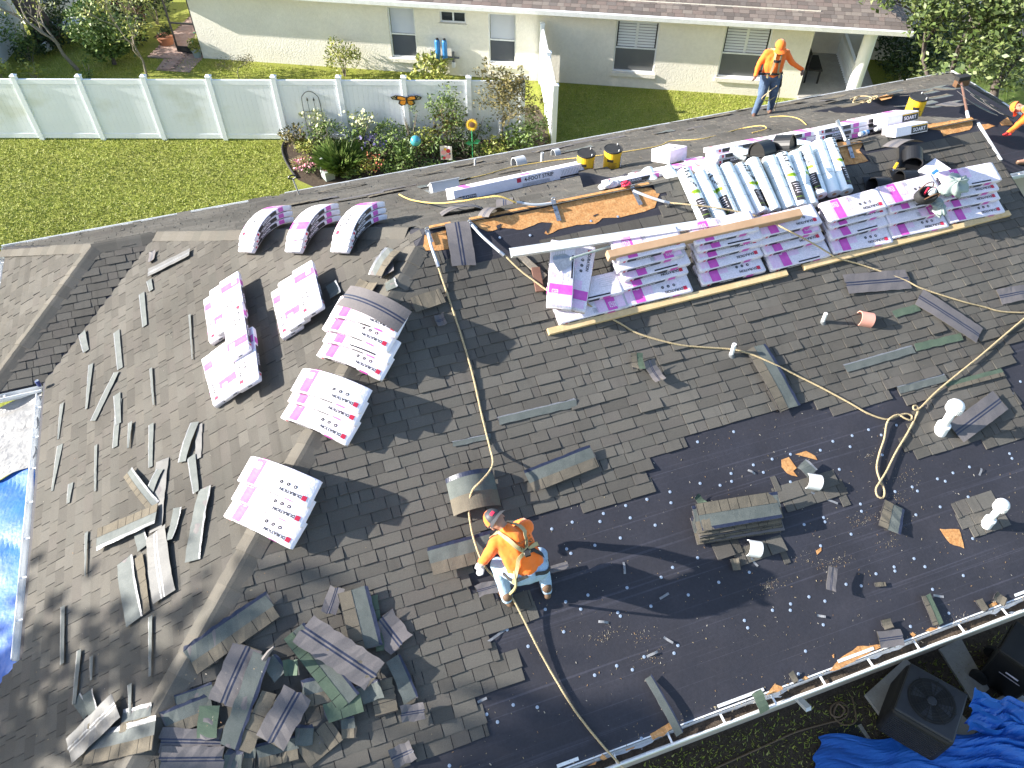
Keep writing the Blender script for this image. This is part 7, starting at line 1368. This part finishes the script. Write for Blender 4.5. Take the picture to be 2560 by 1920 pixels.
for s_ in (-1, 1):
    MB().mat('glass').raw([(-.75, .852 * s_, 1.0), (1.05, .852 * s_, 1.0), (.55, .852 * s_, 1.34), (-.70, .852 * s_, 1.32)], [(0, 1, 2, 3)]); q = MB().mat('glass'); q.raw([(-1.2, .855 * s_, .98), (1.05, .855 * s_, 1.0), (.55, .855 * s_, 1.34), (-.75, .855 * s_, 1.32)], [(0, 1, 2, 3)]); q.build('side_window', t)
    for x in (-1.35, 1.35): o = MB().mat('blackm').lathe([(.32, -.1), (.33, .1)], 20, T(x, .78 * s_, .32) @ RX(PI / 2)).build('wheel', t); MB().mat('gal').lathe([(.2, -.11), (.2, .11)], 16, T(x, .78 * s_, .32) @ RX(PI / 2)).build('rim', o)
sheet('shade_strip', [tuple(gp(*q)[:2]) for q in ((1300, 2000), (1420, 1900), (2700, 1440), (2800, 2000))], 'soil_and_shade', .006)  # dark sheet over the grass: deep shade below the eave painted as colour
# ------------------------------------------------------------------ below the front eave: air conditioner, bin, tarp
ac = gp(2262, 1838); acz = math.atan2(-.62, .78); t = thing('air_conditioner', 'dark square air conditioner with round top grille on a slab below the eave', 'air conditioner', T(V((ac.x + .16, ac.y + .12, .08))) @ RZ(.62))
b = MB().mat('acm'); b.box((0, 0, .38), (.86, .86, .76)); o = b.build('cabinet', t); md = o.modifiers.new('b', 'BEVEL'); md.width = .09; md.segments = 4
for k in range(12): MB().mat('act').box((0, 0, .1 + k * .05), (.875, .70, .008)).build('louvre', t)
b = MB().mat('act'); b.box((0, 0, .77), (.80, .80, .05)); o = b.build('top_panel', t); md = o.modifiers.new('b', 'BEVEL'); md.width = .06; md.segments = 4; md.affect = 'EDGES'
MB().mat('blackm').lathe([(.325, .795), (.325, .799), (.01, .7995)], 32).build('fan_well', t)
for k in range(7): MB().mat('blackm').tube([((.05 + .042 * k) * math.cos(a), (.05 + .042 * k) * math.sin(a), .806) for a in [2 * PI * i / 30 for i in range(31)]], .004, 5).build('grille_ring', t)
for k in range(8): a = PI * k / 4; MB().mat('blackm').tube([(.04 * math.cos(a), .04 * math.sin(a), .808), (.34 * math.cos(a), .34 * math.sin(a), .808)], .005, 5).build('grille_spoke', t)
MB().mat('act').lathe([(.07, .80), (.06, .815), (.01, .818)], 14).build('hub', t)
for k in range(4): a = PI * k / 2; q = MB().mat('act'); q.raw([(.06 * math.cos(a), .06 * math.sin(a), .8015), (.28 * math.cos(a - .3), .28 * math.sin(a - .3), .801), (.28 * math.cos(a + .3), .28 * math.sin(a + .3), .803)], [(0, 1, 2)]); q.build('fan_blade', t)
def slab(px_, label, h=.07, m='conc'):
    P_ = [gp(*q) for q in px_]; c = sum(P_, V((0, 0, 0))) / len(P_); b = MB().mat(m); b.prism([(p.x - c.x, p.y - c.y) for p in P_], h); return tag(b.build('concrete_slab', None, T(c)), label, 'slab')
slab([(2160, 1740), (2260, 1650), (2440, 1830), (2290, 1920)], 'concrete slab under the air conditioner')
slab([(2465, 1760), (2540, 1725), (2590, 1795), (2520, 1830), (2490, 1800)], 'pale concrete paving slab beside the blue tarp')
slab([(2345, 1625), (2400, 1600), (2470, 1725), (2430, 1760)], 'narrow pebbled slab beside the wheeled bin', .05)
bp_ = gp(2498, 1700); t = thing('wheeled_bin', 'black wheeled rubbish bin with white mark below the eave', 'rubbish bin', T(bp_) @ RZ(.45)); b = MB().mat('black'); b.box((0, 0, .52), (.50, .55, .95), None, 1.18); o = b.build('body', t); md = o.modifiers.new('b', 'BEVEL'); md.width = .05; md.segments = 3
o = MB().mat('acm').box((0, 0, 1.02), (.64, .70, .06)).build('lid', t); md = o.modifiers.new('b', 'BEVEL'); md.width = .02; md.segments = 2; MB().mat('black').tube([(-.25, .36, .98), (.25, .36, .98)], .02, 8).build('handle', t)
for s_ in (-1, 1): MB().mat('blackm').lathe([(.13, -.03), (.13, .03)], 18, T(s_ * .27, .26, .13) @ RY(PI / 2)).build('wheel', t)
q = MB().mat('wrap'); q.face([(-.285, -.1, .62), (-.285, .08, .62), (-.29, .08, .66), (-.29, -.1, .66)]); q.face([(-.287, -.16, .55), (-.287, .14, .55), (-.2875, .14, .565), (-.2875, -.16, .565)]); q.build('label_mark', t)
def tarp(name, P_, m, label, zf_, nu=46, nv=22, seed=3):
    r = random.Random(seed); ph = [(r.uniform(2, 9), r.uniform(2, 9), r.uniform(0, 6), r.uniform(.3, 1)) for _ in range(9)]
    def f(u, v):
        a = P_[0] * (1 - u) + P_[1] * u; c = P_[3] * (1 - u) + P_[2] * u; p = a * (1 - v) + c * v
        n_ = sum(abs(math.sin(x * u * 2.2 + y * v * 2.2 + z)) * e for x, y, z, e in ph) / 4
        return p + V((.05 * math.sin(v * 17 + u * 5), .05 * math.sin(u * 21), zf_(u, v) * n_))
    b = MB().mat(m); b.grid(f, nu, nv); o = b.build(name, None, None, False); return tag(o, label, 'tarp')
tp = [gp(2020, 1960, .05), gp(2660, 1960, .05), gp(2660, 1800, .3), gp(2050, 1835, .05)]
tarp('blue_tarp', [gp(2010, 1990, .02), gp(2700, 1990, .02), gp(2700, 1838, .1), gp(2050, 1842, .02)], 'tarp', 'blue tarpaulin spread in folds on the ground below the eave', lambda u, v: .05 + .42 * max(0, u - .30) * (.5 + v), 70, 26, 3)
tarp('blue_tarp', [gp(2395, 1850, .05), gp(2680, 1850, .1), gp(2680, 1790, .3), gp(2412, 1745, .75)], 'tarp', 'raised fold of blue tarpaulin piled against the air conditioner', lambda u, v: .10 + .20 * (1 - u), 40, 14, 8)
slab([(2070, 1825), (2150, 1805), (2195, 1880), (2100, 1890)], 'black rubber mat lying in the shade beside the tarp', .015, 'blackm')
bar_px_ = [gp(2148, 1812, .03), gp(2192, 1880, .03)]; d = bar_px_[1] - bar_px_[0]; o = MB().mat('gal').box((d.length / 2, 0, 0), (d.length, .06, .03)).build('metal_strip', None, axes(bar_px_[0], d, (0, 0, 1))); tag(o, 'grey metal strip lying along the rubber mat', 'metal strip')
cdp = [gp(1700, 1960, .02), gp(1900, 1870, .02), gp(1990, 1830, .02), gp(2060, 1810, .02), gp(2110, 1795, .02), gp(2120, 1770, .02), gp(2100, 1755, .03), gp(2080, 1765, .04), gp(2078, 1785, .05), (gp(2098, 1792, .05)), gp(2112, 1775, .06), gp(2095, 1760, .06), gp(2085, 1790, .03), gp(2110, 1812, .02), gp(2140, 1800, .02), gp(2130, 1740, .02)]
q = MB().mat('cord'); q.tube(spline(cdp, 8), .014, 6); tag(q.build('extension_cord'), 'dull brown extension cord looped on the shaded ground', 'cord')
dp = V((3.0, 2.25, 0)); p = gp(2012, 1772, .25); t = thing('downspout', 'white downspout end standing out below the gutter', 'downspout', T(V((p.x, p.y, 0)))); MB().mat('alu').box((0, 0.15, .25), (.09, .45, .07), RX(-.5)).build('elbow', t); MB().mat('alu').box((0, .40, 1.6), (.08, .06, 2.4)).build('pipe', t)
# ------------------------------------------------------------------ tarps at the left eave, shade tree out of frame
tarp('silver_tarp', [V((-8.5, 8.85, 1.7)), V((-4.36, 8.75, 2.68)), V((-4.36, 10.36, 2.68)), V((-8.5, 10.4, 1.6))], 'tarpg', 'silver side of a tarpaulin stretched below the left gutter', lambda u, v: .22 * (1 - u) + .06, 60, 26, 5)
tarp('blue_tarp', [V((-8.5, 4.2, 1.2)), V((-4.38, 4.9, 2.62)), V((-4.36, 8.83, 2.66)), V((-8.5, 8.75, 1.6))], 'tarp', 'blue tarpaulin hanging in wrinkles below the left gutter', lambda u, v: .30 * (1 - u) + .06, 70, 44, 6)
tg = LEFT.px(120, 1800) - LD * 15; tree('tall broad tree out of frame beside the house, shading the foot of the left slope', (tg.x, tg.y + .2, 0), 11.5, 1.7, 2800, .32, 'leafd', 41, 4, .26, 'barkd', .6, (0, 0), None, 12, .42)
# ------------------------------------------------------------------ grass
def pin(x, y, P_): return inpoly(x, y, P_)
b = MB().mat('grass'); r = random.Random(12)
regs = [([(-30, 345), (700, 352), (722, 430), (745, 470), (760, 490), (0, 640), (-30, 640)], 52000, (.025, .06)), ([(-30, 60), (240, 110), (500, 150), (1180, 205), (1180, 222), (-30, 222)], 20000, (.035, .08)), ([(1345, 205), (2010, 250), (1900, 300), (1370, 395)], 26000, (.025, .055)), ([(1480, 1960), (2560, 1560), (2600, 1960)], 7000, (.03, .08))]
for P_, n, (h0, h1) in regs:
    xs_, ys_ = [p[0] for p in P_], [p[1] for p in P_]
    for _ in range(n):
        x, y = r.uniform(min(xs_), max(xs_)), r.uniform(min(ys_), max(ys_))
        if not inpoly(x, y, P_): continue
        p = gp(x, y); h_ = r.uniform(h0, h1); a = r.uniform(0, 6.3); w_ = r.uniform(.006, .014); dx_, dy_ = math.cos(a) * w_, math.sin(a) * w_
        b.v += [(p.x - dx_, p.y - dy_, 0), (p.x + dx_, p.y + dy_, 0), (p.x + r.gauss(0, .03), p.y + r.gauss(0, .03), h_)]; n_ = len(b.v); b.f.append((n_ - 3, n_ - 2, n_ - 1)); b.k.append(0)
tag(b.build('lawn_grass', None, None, False, False), 'short mown green lawn grass', 'grass', kind='stuff')
